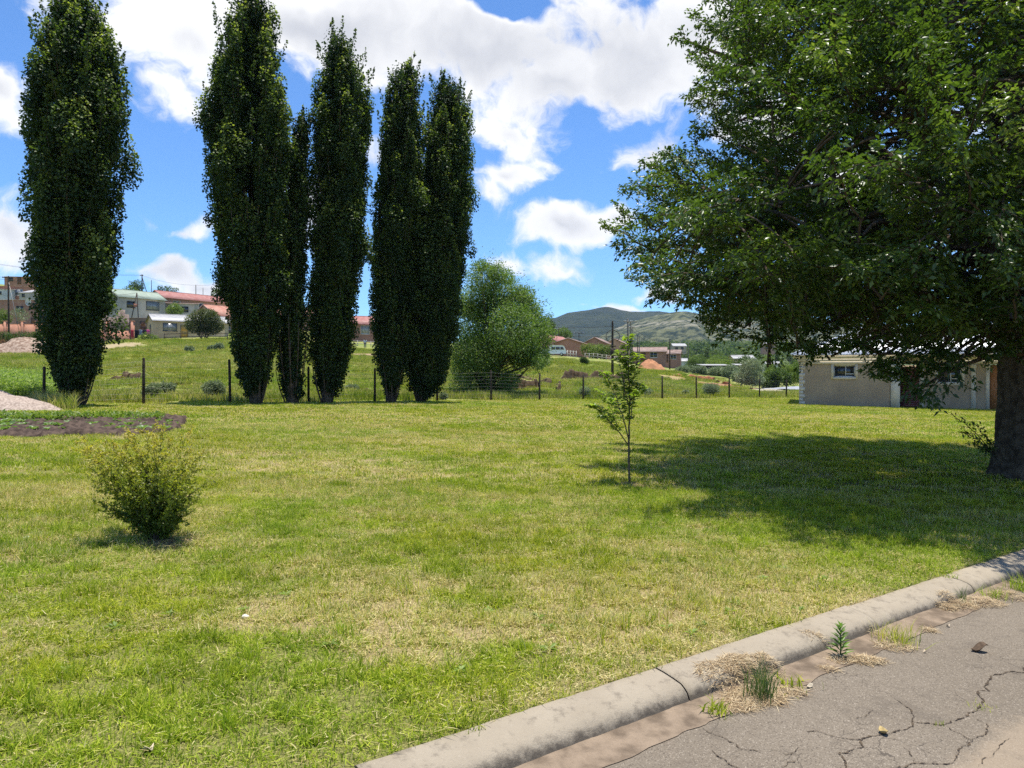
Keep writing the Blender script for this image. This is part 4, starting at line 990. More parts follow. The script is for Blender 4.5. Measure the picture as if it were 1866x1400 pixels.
for (px, py, rx, ry, nm) in ((292, 990, .42, .3, 'bush'), (1150, 884, .36, .22, 'tree')):
    g = ground(px, py); rng = np.random.default_rng(int(px)); a = np.linspace(0, 6.283, 40, endpoint=False); rs = np.linspace(.05, 1, 8)
    Rr = rs[:, None] * (1 + .25 * (vnoise(np.cos(a) * 2 + 5, np.sin(a) * 2 + px, 3) - .5))[None]
    x = g[0] + Rr * np.cos(a) * rx; y = g[1] + Rr * np.sin(a) * ry
    z = terrain(x, y) + .035 * (1 - rs[:, None] ** 2) + .02 * (fbm(x * 14, y * 14, 3) - .4) - .012 * rs[:, None]
    i = np.arange(7)[:, None] * 40; j = np.arange(40)[None]
    Q_ = np.stack([i + j, i + (j + 1) % 40, i + 40 + (j + 1) % 40, i + 40 + j], -1).reshape(-1, 4)[:, ::-1]
    tag(mk('soil', np.stack([x, y, z], -1).reshape(-1, 3), [Q_, np.arange(40)[None]], pmat('dug soil', (.11, .075, .045), (.26, .19, .11), 22, .95, .1, .8, 60, world=True)), kind='stuff')
    n = 420; th = rng.random(n) * 6.283; q = rng.random(n) ** .5 * 1.15; x = g[0] + np.cos(th) * rx * q; y = g[1] + np.sin(th) * ry * q
    V, qd, t3, rn = blades(rng, x, y, terrain(x, y) + .02, .04 + .07 * rng.random(n), .003 + .003 * rng.random(n), 1.2, .75)
    tag(mk('straw', V, [qd, t3], GM, None, rn * .5), 'dry straw scattered on the soil under the ' + nm, 'straw', None, 'stuff')
# ================================================================ FENCE
POSTMAT = pmat('weathered creosote', (.035, .028, .022), (.085, .068, .052), 8, .9, .1, .5, 40)
WIREMAT = pmat('dull fence wire', (.22, .21, .20), None, rough=.5, spec=.5, metal=.6)
def fence_xy(c, off=0.0):
    d = float(fence_d(c)) + off; return np.array([(c - CX) / F * d, d])
def build_fence():
    cs = [(-95, 650), (80, 668), (261, 652), (419, 655), (562, 668), (683, 671), (797, 676), (895, 675), (983, 680), (1063, 682), (1137, 684), (1207, 685), (1269, 686), (1329, 688), (1384, 690), (1433, 692)]
    p0 = fence_xy(740); g0 = np.array([p0[0], p0[1], float(terrain(*p0))])
    root = empty('wire_fence', g0, 0, 'wire fence on dark wooden posts along the back of the lawn', 'fence')
    rng = np.random.default_rng(12); tops = []
    for c, ty in cs:
        x, y = fence_xy(c); z = float(terrain(x, y)); H = pix(c, ty, y)[2] - z
        b = np.array([x, y, z]) - g0
        tlt = rng.normal(size=2) * .012 * H
        mb = MB(); mb.tube([b + [0, 0, -.3], b + [tlt[0] * .5, 0, H * .5], b + [tlt[0], tlt[1], H - .03], b + [tlt[0], tlt[1], H]], [.055, .052, .048, .03], 9, rough=.12, seed=abs(c))
        mb.build('post', POSTMAT, root, True); tops.append((b, H))
    for k in range(8):
        mb = MB()
        for (b0, h0), (b1, h1) in zip(tops[:-1], tops[1:]):
            f = .12 + k * .115; q = np.linspace(0, 1, 7)[:, None]
            a = b0 + [0, -.05, h0 * f]; b = b1 + [0, -.05, h1 * f]
            mb.tube(a + (b - a) * q - UP * .025 * np.sin(q * np.pi), .003, 4, cap=False)
        mb.build('wire', WIREMAT, root)
build_fence()

# ================================================================ BUILDINGS
GLASS = pmat('dark window glass', (.02, .024, .028), None, rough=.08, spec=.8)
CURTAIN = pmat('curtained glass', (.30, .31, .32), (.14, .15, .16), 5, .25, .6)
WHITEF = pmat('white painted frame', (.72, .71, .68), (.60, .58, .54), 8, .6)
DARKF = pmat('dark steel frame', (.10, .10, .10), (.16, .14, .12), 8, .6)
BRICK_R = brickmat('red brick', (.52, .19, .11), (.44, .15, .085), (.48, .38, .29))
BRICK_D = brickmat('dark brick', (.42, .18, .12), (.35, .145, .095), (.40, .30, .24))
BRICK_P = brickmat('pale face brick', (.52, .27, .17), (.44, .22, .14), (.46, .36, .28))
PLASTER_G = pmat('grey plaster', (.46, .42, .37), (.38, .345, .31), 1.2, .9, .1, .2, 25)
PLASTER_T = pmat('tan plaster', (.60, .46, .29), (.50, .38, .25), .9, .9, .1, .2, 25)
PLASTER_W = pmat('white plaster', (.62, .61, .58), (.5, .49, .46), .9, .9, .1)
ROOF_R = pmat('faded red roof paint', (.28, .105, .085), (.34, .165, .14), 1.3, .6, .3)
ROOF_O = pmat('orange red roof paint', (.34, .14, .095), (.39, .21, .15), 1.3, .6, .3)
ROOF_G = pmat('pale green roof paint', (.22, .27, .21), (.28, .33, .265), 1.3, .6, .3)
ROOF_B = pmat('brown roof sheet', (.20, .135, .11), (.28, .20, .165), 1.3, .7, .3)
ROOF_T = pmat('galvanised roof sheet', (.28, .28, .285), (.38, .37, .36), 2.5, .55, .4, metal=.15)
ROOF_RUST = pmat('rusty sheet', (.30, .19, .13), (.45, .40, .36), 1.6, .7, .3)
DOOR_Y = pmat('ochre door', (.55, .34, .10), (.46, .28, .08), 4, .6)
DOOR_B = pmat('brown door', (.18, .085, .05), (.13, .06, .035), 4, .6)

def corrug(mb, p00, p10, p01, p11, pitch=.09, amp=.012, thick=.02):
    """corrugated sheet: p00-p10 eave, p01-p11 ridge"""
    p00, p10, p01, p11 = [np.asarray(p, float) for p in (p00, p10, p01, p11)]
    L = np.linalg.norm(p10 - p00); n = max(2, int(L / pitch) * 2); n = min(n, 240)
    u = np.linspace(0, 1, n + 1); N = unit(np.cross(p10 - p00, (p01 + p11) / 2 - (p00 + p10) / 2)); N = N * np.sign(N[2])
    h = np.where(np.arange(n + 1) % 2, amp, -amp)[:, None] * N
    lo = p00 + (p10 - p00) * u[:, None] + h; hi = p01 + (p11 - p01) * u[:, None] + h
    V = np.vstack([lo, hi, lo - N * thick, hi - N * thick]); k = n + 1; i = np.arange(n)
    mb.add(V, [np.stack([i, i + 1, i + 1 + k, i + k], 1), np.stack([i + 2 * k, i + 3 * k, i + 3 * k + 1, i + 2 * k + 1], 1), np.stack([i, i + 2 * k, i + 2 * k + 1, i + 1], 1), np.stack([i + k, i + k + 1, i + 3 * k + 1, i + 3 * k], 1),
               [(0, k, 3 * k, 2 * k)], [(n, 2 * k + n, 3 * k + n, k + n)]])

def side_xf(side, L, W):
    """local frame (origin, along, out) of a wall"""
    return {'front': (np.array([0, 0, 0.]), np.array([1., 0, 0]), np.array([0, -1., 0])), 'left': (np.array([0, W, 0.]), np.array([0, -1., 0]), np.array([-1., 0, 0])), 'right': (np.array([L, 0, 0.]), np.array([0, 1., 0]), np.array([1., 0, 0])), 'back': (np.array([L, W, 0.]), np.array([-1., 0, 0]), np.array([0, 1., 0]))}[side]

def add_window(root, o, a, n, u, z, w, h, fmat=WHITEF, gmat=GLASS, panes=2, name='window'):
    def bx(mb, u0, u1, z0, z1, d0, d1):
        P = []
        for zz in (z0, z1):
            for dd in (d0, d1):
                for uu in (u0, u1): P.append(o + a * (u + uu) + n * dd + UP * (z + zz))
        f = np.array([(0, 2, 3, 1), (4, 5, 7, 6), (0, 1, 5, 4), (2, 6, 7, 3), (0, 4, 6, 2), (1, 3, 7, 5)]); mb.add(P, [f])
    t_ = .055; mb = MB()
    bx(mb, 0, w, 0, t_, -.02, .05); bx(mb, 0, w, h - t_, h, -.02, .05); bx(mb, 0, t_, t_, h - t_, -.02, .048); bx(mb, w - t_, w, t_, h - t_, -.02, .048)
    for k in range(1, panes): bx(mb, w * k / panes - .02, w * k / panes + .02, t_, h - t_, -.02, .044)
    f = mb.build(name, fmat, root)
    mb = MB(); bx(mb, t_ * .5, w - t_ * .5, t_ * .5, h - t_ * .5, -.015, .015); mb.build('pane', gmat, f)
    mb = MB(); bx(mb, -.06, w + .06, -.07, -.004, -.02, .09); mb.build('sill', fmat, f)

def add_door(root, o, a, n, u, w, h, mat, fmat=DARKF):
    mb = MB()
    def bx(mb, u0, u1, z0, z1, d0, d1):
        P = []
        for zz in (z0, z1):
            for dd in (d0, d1):
                for uu in (u0, u1): P.append(o + a * (u + uu) + n * dd + UP * zz)
        mb.add(P, [np.array([(0, 2, 3, 1), (4, 5, 7, 6), (0, 1, 5, 4), (2, 6, 7, 3), (0, 4, 6, 2), (1, 3, 7, 5)])])
    bx(mb, .05, w - .05, .03, h - .05, -.02, .03)
    for k in range(2): bx(mb, .18, w - .18, .2 + k * .95, .95 + k * .9, .031, .042)
    d = mb.build('door', mat, root)
    mb = MB(); bx(mb, 0, .05, 0, h, -.02, .05); bx(mb, w - .05, w, 0, h, -.02, .05); bx(mb, .05, w - .05, h - .05, h, -.02, .048); mb.build('door_frame', fmat, d)
    mb = MB(); bx(mb, w - .16, w - .1, 1.0, 1.05, .03, .09); mb.build('handle', WIREMAT, d)

def house(name, label, p, yaw, L, W, H, rise, wall, roof, over=.35, kind='gable', openings=(), group=None, cat='house', gable_over=.25, found=1.5, chimney=None, trim=None):
    """p: front-left corner. Front wall runs along local x, ridge parallel to it (gable) or roof falls to the front (mono) or to the right (mono_x)"""
    root = empty(name, p, yaw, label, cat, group)
    mb = MB()
    if kind == 'gable':
        V = [(0, 0, -found), (L, 0, -found), (L, W, -found), (0, W, -found), (0, 0, H), (L, 0, H), (L, W, H), (0, W, H), (0, W / 2, H + rise), (L, W / 2, H + rise)]
        mb.add(V, [[(0, 1, 5, 4), (2, 3, 7, 6)], [(3, 0, 4, 8, 7), (1, 2, 6, 9, 5)]])
        s = rise / (W / 2); r = MB(); e = gable_over
        for y0, z0 in ((-over, H - over * s + .04), (W + over, H - over * s + .04)):
            corrug(r, (-e, y0, z0), (L + e, y0, z0), (-e, W / 2, H + rise + .04), (L + e, W / 2, H + rise + .04))
        r.tube([(-e, W / 2, H + rise + .05), (L + e, W / 2, H + rise + .05)], .06, 8)
    elif kind == 'mono':
        V = [(0, 0, -found), (L, 0, -found), (L, W, -found), (0, W, -found), (0, 0, H), (L, 0, H), (L, W, H + rise), (0, W, H + rise)]
        mb.add(V, [[(0, 1, 5, 4), (2, 3, 7, 6), (3, 0, 4, 7), (1, 2, 6, 5)]])
        r = MB(); s = rise / W; corrug(r, (-gable_over, -over, H - over * s + .04), (L + gable_over, -over, H - over * s + .04), (-gable_over, W + over, H + rise + over * s + .04), (L + gable_over, W + over, H + rise + over * s + .04))
    else:
        V = [(0, 0, -found), (L, 0, -found), (L, W, -found), (0, W, -found), (0, 0, H + rise), (L, 0, H), (L, W, H), (0, W, H + rise)]
        mb.add(V, [[(0, 1, 5, 4), (2, 3, 7, 6), (3, 0, 4, 7), (1, 2, 6, 5)]])
        r = MB(); s = rise / L; corrug(r, (L + over, W + gable_over, H - over * s + .04), (L + over, -gable_over, H - over * s + .04), (-over, W + gable_over, H + rise + over * s + .04), (-over, -gable_over, H + rise + over * s + .04))
    mb.build('wall', wall, root); rf = r.build('roof', roof, root)
    if trim is not None and kind == 'gable':
        for x in (-gable_over - .01, L + gable_over + .01):
            mb = MB(); s = rise / (W / 2)
            for sgn in (0, 1):
                y0 = -over if sgn == 0 else W + over
                mb.obox((x, y0, H - over * s - .03), (x, W / 2, H + rise - .03), .04, .16)
            mb.build('barge_board', trim, root)
    if chimney:
        cx, cy2, ch = chimney; mb = MB(); mb.box(cx, cx + .5, cy2, cy2 + .5, H, H + ch); mb.box(cx - .06, cx + .56, cy2 - .06, cy2 + .56, H + ch + .002, H + ch + .12); mb.build('chimney', wall, rf)
    for op in openings:
        sd, u, z, w_, h_ = op[1:6]; o, a, n = side_xf(sd, L, W)
        if op[0] == 'w': add_window(root, o, a, n, u, z, w_, h_, *(op[6:]))
        else: add_door(root, o, a, n, u, w_, h_, op[6])
    return root

def at(px, py, d):
    return pix(px, py, d)

house('store_room', 'dull brown flat store room between clothes line and trestle', at(222, 606, 124), rad(8), 4.2, 4, 2.4, .15, pmat('brown plaster', (.26, .19, .14), (.20, .15, .11), 2, .9, .1), ROOF_B, .15, 'mono', [('d', 'front', 2.9, 0, .9, 1.9, DOOR_B), ('w', 'front', .8, 1.0, .9, .8, DARKF, GLASS, 1)], cat='shed')
# --- left hillside: the tan cottage with a tin roof and its neighbours
p = at(280, 614, 118)
house('tan_cottage', 'small tan plastered cottage with grey tin roof and ochre door', p, rad(36), 11.5, 5.6, 2.65, 1.15, PLASTER_T, ROOF_T, .3, 'gable',
      [('w', 'front', 1.35, 1.0, 2.1, 1.25, DARKF, CURTAIN, 3), ('d', 'front', 3.95, 0, 1.15, 2.05, DOOR_Y), ('w', 'front', 6.4, 1.1, 1.2, 1.1, DARKF, GLASS, 2), ('w', 'left', 2.6, 1.0, .8, 1.1, DARKF, GLASS, 1)], trim=DARKF)
p = at(216, 571, 137)
house('grey_house', 'grey plastered house under a sloping pale green roof', p, rad(55), 9.0, 6.0, 3.2, 1.5, PLASTER_G, ROOF_G, .45, 'gable', [('w', 'front', 5.2, 1.0, 2.6, 1.7, DARKF, CURTAIN, 2), ('w', 'front', 1.5, 1.2, 1.6, 1.2, DARKF, GLASS, 2)], found=4)
p = at(296, 578, 146)
house('grey_annex', 'flat grey lean-to with brown sheet roof beside the green-roofed house', p, rad(20), 6.4, 5.0, 2.75, .5, PLASTER_G, ROOF_B, .3, 'mono', [('w', 'front', .9, 1.0, 1.8, 1.4, DARKF, CURTAIN, 2), ('w', 'front', 3.5, 1.1, 1.2, 1.1, DARKF, GLASS, 2)])
p = at(300, 566, 156)
house('long_red_roof_house', 'long brick house with faded pinkish red roof above the grey house', p, rad(58), 20.0, 6.6, 2.8, 1.6, BRICK_D, ROOF_R, .4, 'gable', [('w', 'front', 2, 1.1, 1.6, 1.1, WHITEF, GLASS, 2), ('w', 'front', 8, 1.1, 1.6, 1.1, WHITEF, GLASS, 2), ('w', 'left', 2.8, 1.1, 1.2, 1.1, WHITEF, GLASS, 2)])
p = at(394, 613, 128)
hr = house('orange_roof_house', 'brick house with bright orange-red roof and white veranda posts', p, rad(56), 13.0, 6.8, 3.7, 1.9, BRICK_P, ROOF_O, .5, 'gable', [('w', 'front', 1.0, 1.3, 1.8, 1.4, WHITEF, CURTAIN, 3), ('d', 'front', 4.0, 0, 1.0, 2.1, DOOR_B), ('w', 'left', 2.6, 2.2, .8, .5, DARKF, GLASS, 1), ('w', 'front', 6.2, 1.2, 2.0, 1.4, WHITEF, GLASS, 3)], trim=ROOF_B)
mb = MB(); mb.box(.2, 6, -2.2, -.02, -1.5, .02); mb.build('veranda_floor', PLASTER_G, hr)
for k in range(3):
    mb = MB(); mb.box(.3 + k * 2.3, .58 + k * 2.3, -2.1, -1.82, .021, 2.6); mb.build('veranda_post', PLASTER_W, hr)
mb = MB(); mb.box(.1, 6.1, -2.3, -.03, 2.6, 2.75); mb.build('veranda_roof', PLASTER_W, hr)
# house seen between the poplars
p = at(640, 618, 142)
house('gap_brick_house', 'dark brick house with red roof seen in the gap between poplars', p, rad(20), 12, 6.5, 3.0, 1.6, BRICK_D, ROOF_R, .45, 'gable', [('w', 'front', 1.8, 1.0, 1.7, 1.6, WHITEF, CURTAIN, 3), ('w', 'front', 4.6, 1.0, .9, 1.4, WHITEF, GLASS, 1), ('d', 'front', 6.2, 0, 1, 2.1, DOOR_B), ('w', 'front', 8.5, 1.0, 1.7, 1.4, WHITEF, CURTAIN, 2)])
p = at(500, 600, 150)
house('hidden_brick_house', 'brick house glimpsed through the foliage of the slim poplar', p, rad(15), 11, 6.5, 3.0, 1.6, BRICK_D, ROOF_O, .45, 'gable', [('w', 'front', 1.8, 1.0, 1.7, 1.6, WHITEF, CURTAIN, 3), ('w', 'front', 7, 1.0, 1.7, 1.4, WHITEF, GLASS, 2)])
# far left
p = at(-22, 547, 152)
house('upper_brick_house', 'red brick house with white windows high on the left hillside', p, rad(12), 9.2, 6, 2.9, .5, BRICK_R, ROOF_RUST, .2, 'mono', [('w', 'front', 4.9, 1.1, 1.5, 1.2, WHITEF, CURTAIN, 2), ('d', 'front', 7.0, 0, .95, 2.0, DOOR_B), ('w', 'front', 8.05, .9, 1.0, 1.3, WHITEF, CURTAIN, 1), ('w', 'front', 1.2, 1.1, 1.5, 1.2, WHITEF, GLASS, 2)])
p = at(35, 545, 146)
house('shed', 'low shed with a whitish sheet roof in front of the upper brick house', p, rad(-12), 3.4, 3, 1.2, .8, PLASTER_G, ROOF_T, .2, 'mono', [('w', 'front', .6, .4, .7, .6, DARKF, GLASS, 1)], cat='shed')
p = at(-16, 543, 149)
house('shed', 'whitish hut with a small dark opening below the upper brick house', p, rad(4), 2.9, 3, 1.7, .3, PLASTER_W, ROOF_RUST, .2, 'mono', [('w', 'front', 1.4, .7, .6, .6, DARKF, GLASS, 1)], cat='shed')
p = at(8, 518, 186)
house('crest_house', 'hut with a reddish tin roof on the crest of the left hill', p, rad(8), 5.2, 5, 1.9, .6, BRICK_R, ROOF_RUST, .4, 'mono', [('w', 'front', 1, .8, 1, .8, DARKF, GLASS, 1), ('d', 'front', 3, 0, .9, 1.8, DOOR_B)])
p = at(-10, 600, 128)
house('flat_roofed_building', 'unfinished flat-roofed brick building behind the brick yard wall', p, rad(4), 8.6, 6, 5.0, .12, brickmat('rubble brick', (.36, .14, .09), (.42, .25, .19), (.36, .30, .25), .3, .14), ROOF_RUST, .15, 'mono', [('w', 'front', 1.0, 1.1, 1.4, 1.2, DARKF, GLASS, 2), ('w', 'front', 3.6, 3.0, 1.2, 1.0, DARKF, GLASS, 2), ('d', 'front', 6.0, 0, 1.0, 2.0, DOOR_B)], cat='building')
# rubble ruin and brick yard walls
def jag_wall(name, label, p, yaw, L, H, T, mat, seed, low=.45):
    rng = np.random.default_rng(seed); root = empty(name, p, yaw, label, 'wall')
    n = int(L / .3); hs = H * (1 - low * np.clip(fbm(np.arange(n) * .35, np.zeros(n), seed) * 1.6 - .35, 0, 1)); mb = MB()
    x = np.linspace(0, L, n + 1)
    V = []; 
    for k in range(n):
        mb.box(x[k], x[k + 1] - .001, 0, T + rng.random() * .05, -1.2, hs[k])
    mb.build('masonry', mat, root); return root
jag_wall('stone_ruin', 'roofless ruin of dark rubble stone behind the brick wall', at(186, 612, 119), rad(5), 4.0, 4.4, .4, pmat('rubble stone', (.14, .10, .085), (.26, .20, .17), 3.2, .95, .1, .8, 8), 5, .5)
def brick_fence(name, label, p, yaw, segs, H, pier_h, panels=True):
    root = empty(name, p, yaw, label, 'wall'); mb = MB(); x = 0
    for s in segs: mb.box(x, x + s, 0, .22, -1.4, H); mb.box(x, x + s, -.03, .25, H + .002, H + .07); x += s
    mb.build('masonry', BRICK_R, root); x = 0
    for s in list(segs) + [0]:
        mb = MB(); mb.box(x - .2, x + .2, -.1, .32, -1.4, pier_h); mb.box(x - .26, x + .26, -.16, .38, pier_h + .002, pier_h + .1); mb.build('pier', BRICK_R, root); x += s
    if panels:
        x = 0
        for s in segs:
            mb = MB()
            for k in range(6): mb.obox((x + .22, .1, H + .15 + k * .2), (x + s - .22, .1, H + .13 + k * .2), .04, .09)
            mb.build('slat_panel', POSTMAT, root); x += s
    return root
brick_fence('brick_wall', 'red brick yard wall with piers, left of the lone poplar', at(-22, 609, 116), rad(3), [2.6, 2.6, 2.2, 2.6], 1.5, 1.95, False)
brick_fence('brick_wall', 'red brick wall topped with slatted panels, right of the lone poplar', at(150, 619, 113), rad(3), [3.7, 3.7], 1.3, 2.75, True)

# satellite dish on the flat roof
def dish():
    p = at(54, 551, 126.5); root = empty('satellite_dish', p, rad(-15), 'round white satellite dish on the flat-roofed brick building', 'satellite dish')
    mb = MB(); a = np.linspace(0, 2 * np.pi, 20, endpoint=False); rs = np.linspace(.0, .62, 6)
    V = [(0, 0, 0)] + [(r * math.cos(t_), .28 * (r / .62) ** 2 * -1 + .0, r * math.sin(t_)) for r in rs[1:] for t_ in a]
    fs = [(0, 1 + (k + 1) % 20, 1 + k) for k in range(20)]; q = [(1 + i * 20 + k, 1 + i * 20 + (k + 1) % 20, 1 + (i + 1) * 20 + (k + 1) % 20, 1 + (i + 1) * 20 + k) for i in range(4) for k in range(20)]
    mb.add(V, [fs, q]); o = mb.build('reflector', PLASTER_W, root, True)
    md = o.modifiers.new('thick', 'SOLIDIFY'); md.thickness = .02
    mb = MB(); mb.tube([(0, -.02, -.6), (0, -.45, -.3), (0, -.6, -.02)], .02, 6); mb.tube([(0, -.66, -.02), (0, -.56, -.02)], .05, 8); mb.build('feed_arm', DARKF, root)
    mb = MB(); mb.tube([(0, .05, 0), (0, .2, -.2), (0, .2, -1.6)], .03, 6); mb.build('mast', DARKF, root)
dish()

# ---- the long low house at the right, behind the lawn
def right_house():
    D = 43.0; z0 = float(terrain(16.6, 43.0)) - .02; YA = rad(-21.5); ca, sa = math.cos(YA), math.sin(YA)
    x0 = (1457 - CX) / F * D
    def U(px, yb=0.0):
        """run along the wall (yb behind the front face) where it is seen at px"""
        k = (px - CX) / F; ox, oy = x0 - yb * sa, D + yb * ca
        return (k * oy - ox) / (ca - k * sa)
    def Z(px, py, yb=0.0):
        u = U(px, yb); return pix(px, py, D + yb * ca + u * sa)[2] - z0
    root = empty('long_house', (x0, D, z0), YA, 'long unfinished plastered house with a tin roof behind the big tree', 'house')
    wallm = pmat('raw beige plaster', (.40, .31, .215), (.33, .255, .18), .8, .92, .1)
    cream = pmat('cream plaster trim', (.66, .59, .47), (.57, .50, .40), 1.5, .9, .1)
    H = Z(1457, 664); HE = Z(1457, 648); Yb = 1.6; L = 17.0; W = 8.0
    def wall_with_holes(mb, xa, xb, za, zb, y, T, holes):
        xs = np.array(sorted({xa, xb, *[h[0] for h in holes], *[h[1] for h in holes]})); zs_ = np.array(sorted({za, zb, *[h[2] for h in holes], *[h[3] for h in holes]}))
        ni, nj = len(xs) - 1, len(zs_) - 1
        solid = lambda i, j: 0 <= i < ni and 0 <= j < nj and not any(h[0] < (xs[i] + xs[i + 1]) / 2 < h[1] and h[2] < (zs_[j] + zs_[j + 1]) / 2 < h[3] for h in holes)
        Q = []
        for i in range(ni):
            for j in range(nj):
                if not solid(i, j): continue
                l, r, d, t_ = xs[i], xs[i + 1], zs_[j], zs_[j + 1]
                Q.append([(l, y, d), (r, y, d), (r, y, t_), (l, y, t_)]); Q.append([(r, y + T, d), (l, y + T, d), (l, y + T, t_), (r, y + T, t_)])
                if not solid(i - 1, j): Q.append([(l, y + T, d), (l, y, d), (l, y, t_), (l, y + T, t_)])
                if not solid(i + 1, j): Q.append([(r, y, d), (r, y + T, d), (r, y + T, t_), (r, y, t_)])
                if not solid(i, j - 1): Q.append([(l, y + T, d), (r, y + T, d), (r, y, d), (l, y, d)])
                if not solid(i, j + 1): Q.append([(l, y, t_), (r, y, t_), (r, y + T, t_), (l, y + T, t_)])
        mb.add(np.array(Q).reshape(-1, 3), [np.arange(len(Q) * 4).reshape(-1, 4)])
    w1 = (U(1519), U(1558), Z(1538, 687), Z(1538, 666))
    w2 = (U(1708, Yb), U(1752, Yb), Z(1730, 698, Yb), Z(1730, 667, Yb)); dr = (U(1804, Yb), U(1822, Yb), -.5, Z(1812, 664, Yb))
    mb = MB(); wall_with_holes(mb, 0, U(1622), -.5, H, 0, .23, [w1]); mb.box(0, .23, .231, W, -.5, H)
    wall_with_holes(mb, U(1674, Yb), L, -.5, H, Yb, .23, [w2, dr]); mb.box(L - .23, L, Yb + .231, W, -.5, H); mb.box(.24, L - .24, W - .23, W, -.5, H)
    mb.box(U(1622) - .2, U(1622), .24, Yb + 2.0, -.5, H); mb.build('wall', wallm, root)
    uc = U(1642)
    mb = MB(); mb.box(-.06, uc, -.07, .16, H + .002, H + .16); mb.box(-.12, uc + .05, -.14, .16, H + .162, H + .30); mb.box(-.17, uc + .1, -.2, .16, H + .302, HE)
    mb.box(uc + .12, L + .1, Yb - .14, Yb + .16, H + .002, H + .2); mb.box(uc + .12, L + .2, Yb - .2, Yb + .16, H + .202, HE); mb.build('cornice', cream, root)
    mb = MB(); k = 0; z = 0.0
    while z < H - .1:
        mb.box(-.025, .20 if k % 2 else .30, -.025, .0, z, min(z + .2, H - .002)); z += .203; k += 1
    mb.build('quoin', cream, root)
    for (p0_, p1_, yb, dpt) in ((1623, 1640, 0, -.06), (1674, 1683, Yb, -.06), (1769, 1778, Yb, -.06), (1796, 1803, Yb, -.04)):
        a, b = U(p0_, yb), U(p1_, yb); mb = MB(); mb.box(a, b, yb + dpt, yb + dpt + .3, -.5, H - .003); mb.box(a - .03, b + .03, yb + dpt - .03, yb + dpt - .001, H - .25, H - .05); mb.build('pillar', cream, root)
    for (x0_, x1_, za, zb, y) in (w1 + (0,), w2 + (Yb,)):
        mb = MB(); e = .14
        mb.box(x0_ - e, x0_ - .001, y - .035, y + .02, za - e, zb + e); mb.box(x1_ + .001, x1_ + e, y - .035, y + .02, za - e, zb + e); mb.box(x0_, x1_, y - .034, y + .02, zb + .001, zb + e); mb.box(x0_ - .04, x1_ + .04, y - .06, y + .1, za - e, za - .001)
        s = mb.build('window', cream, root)
        mb = MB(); t_ = .045; mb.box(x0_, x1_, y + .06, y + .11, za, za + t_); mb.box(x0_, x1_, y + .06, y + .11, zb - t_, zb); mb.box(x0_, x0_ + t_, y + .06, y + .11, za + t_, zb - t_); mb.box(x1_ - t_, x1_, y + .06, y + .11, za + t_, zb - t_)
        xm = x0_ + (x1_ - x0_) * .57; mb.box(xm - .02, xm + .02, y + .058, y + .112, za + t_, zb - t_); mb.box(xm + .02, x1_ - t_, y + .06, y + .1, za + (zb - za) * .22, za + (zb - za) * .22 + .045); mb.build('frame', WHITEF, s)
        mb = MB(); mb.box(x0_ + .01, x1_ - .01, y + .082, y + .088, za + .01, zb - .01); mb.build('pane', GLASS, s)
    mb = MB(); a, b = uc + .02, U(1674, Yb) - .02; zt = H - .15; n = 22
    for k in range(n): mb.box(a - .1, b, Yb - .30 + (.02 if k % 2 else 0), Yb - .22, -.3 + (zt + .3) * k / n, -.3 + (zt + .3) * (k + 1) / n - .004)
    mb.build('shutter', pmat('dark red ribbed steel', (.15, .045, .045), (.11, .035, .038), 3, .55, .4), root)
    mb = MB(); mb.box(dr[0] + .02, dr[1] - .02, Yb + .06, Yb + .1, -.3, dr[3] - .03); mb.box(dr[0] + .2, dr[1] - .2, Yb + .048, Yb + .058, .2, .9); mb.box(dr[0] + .2, dr[1] - .2, Yb + .048, Yb + .058, 1.05, 1.8); d_ = mb.build('door', pmat('orange brown door', (.40, .17, .07), (.32, .13, .05), 4, .5), root)
    mb = MB(); mb.box(dr[1] - .17, dr[1] - .12, Yb + .0, Yb + .058, .98, 1.03); mb.build('handle', WIREMAT, d_)
    hr_ = 1.75; e = .45
    A_ = (-e, -e, HE + .03); B_ = (L + e, -e, HE + .03); C_ = (L + e, W + e, HE + .03); D_ = (-e, W + e, HE + .03); R1 = (W / 2 - .3, W / 2, HE + hr_); R2 = (L - W / 2 + .3, W / 2, HE + hr_)
    r = MB(); corrug(r, A_, B_, R1, R2, .15, .014); corrug(r, C_, D_, R2, R1, .15, .014); corrug(r, D_, A_, R1, R1, .15, .008); corrug(r, B_, C_, R2, R2, .15, .008)
    for s_, q_ in ((A_, R1), (D_, R1), (B_, R2), (C_, R2), (R1, R2)): r.tube([np.array(s_) + [0, 0, .01], np.array(q_) + [0, 0, .03]], .07, 8)
    r.build('roof', pmat('bright galvanised sheet', (.52, .54, .58), (.60, .61, .63), 2.0, .4, .5, metal=.3), root)
    mb = MB(); mb.box(-.28, L + .2, -e + .02, W + e - .02, HE - .03, HE - .005); mb.build('eave_board', cream, root)
    mb = MB(); mb.box(.24, L - .3, Yb + .3, W - .3, -.05, .02); mb.build('floor', PLASTER_G, root)
right_house()
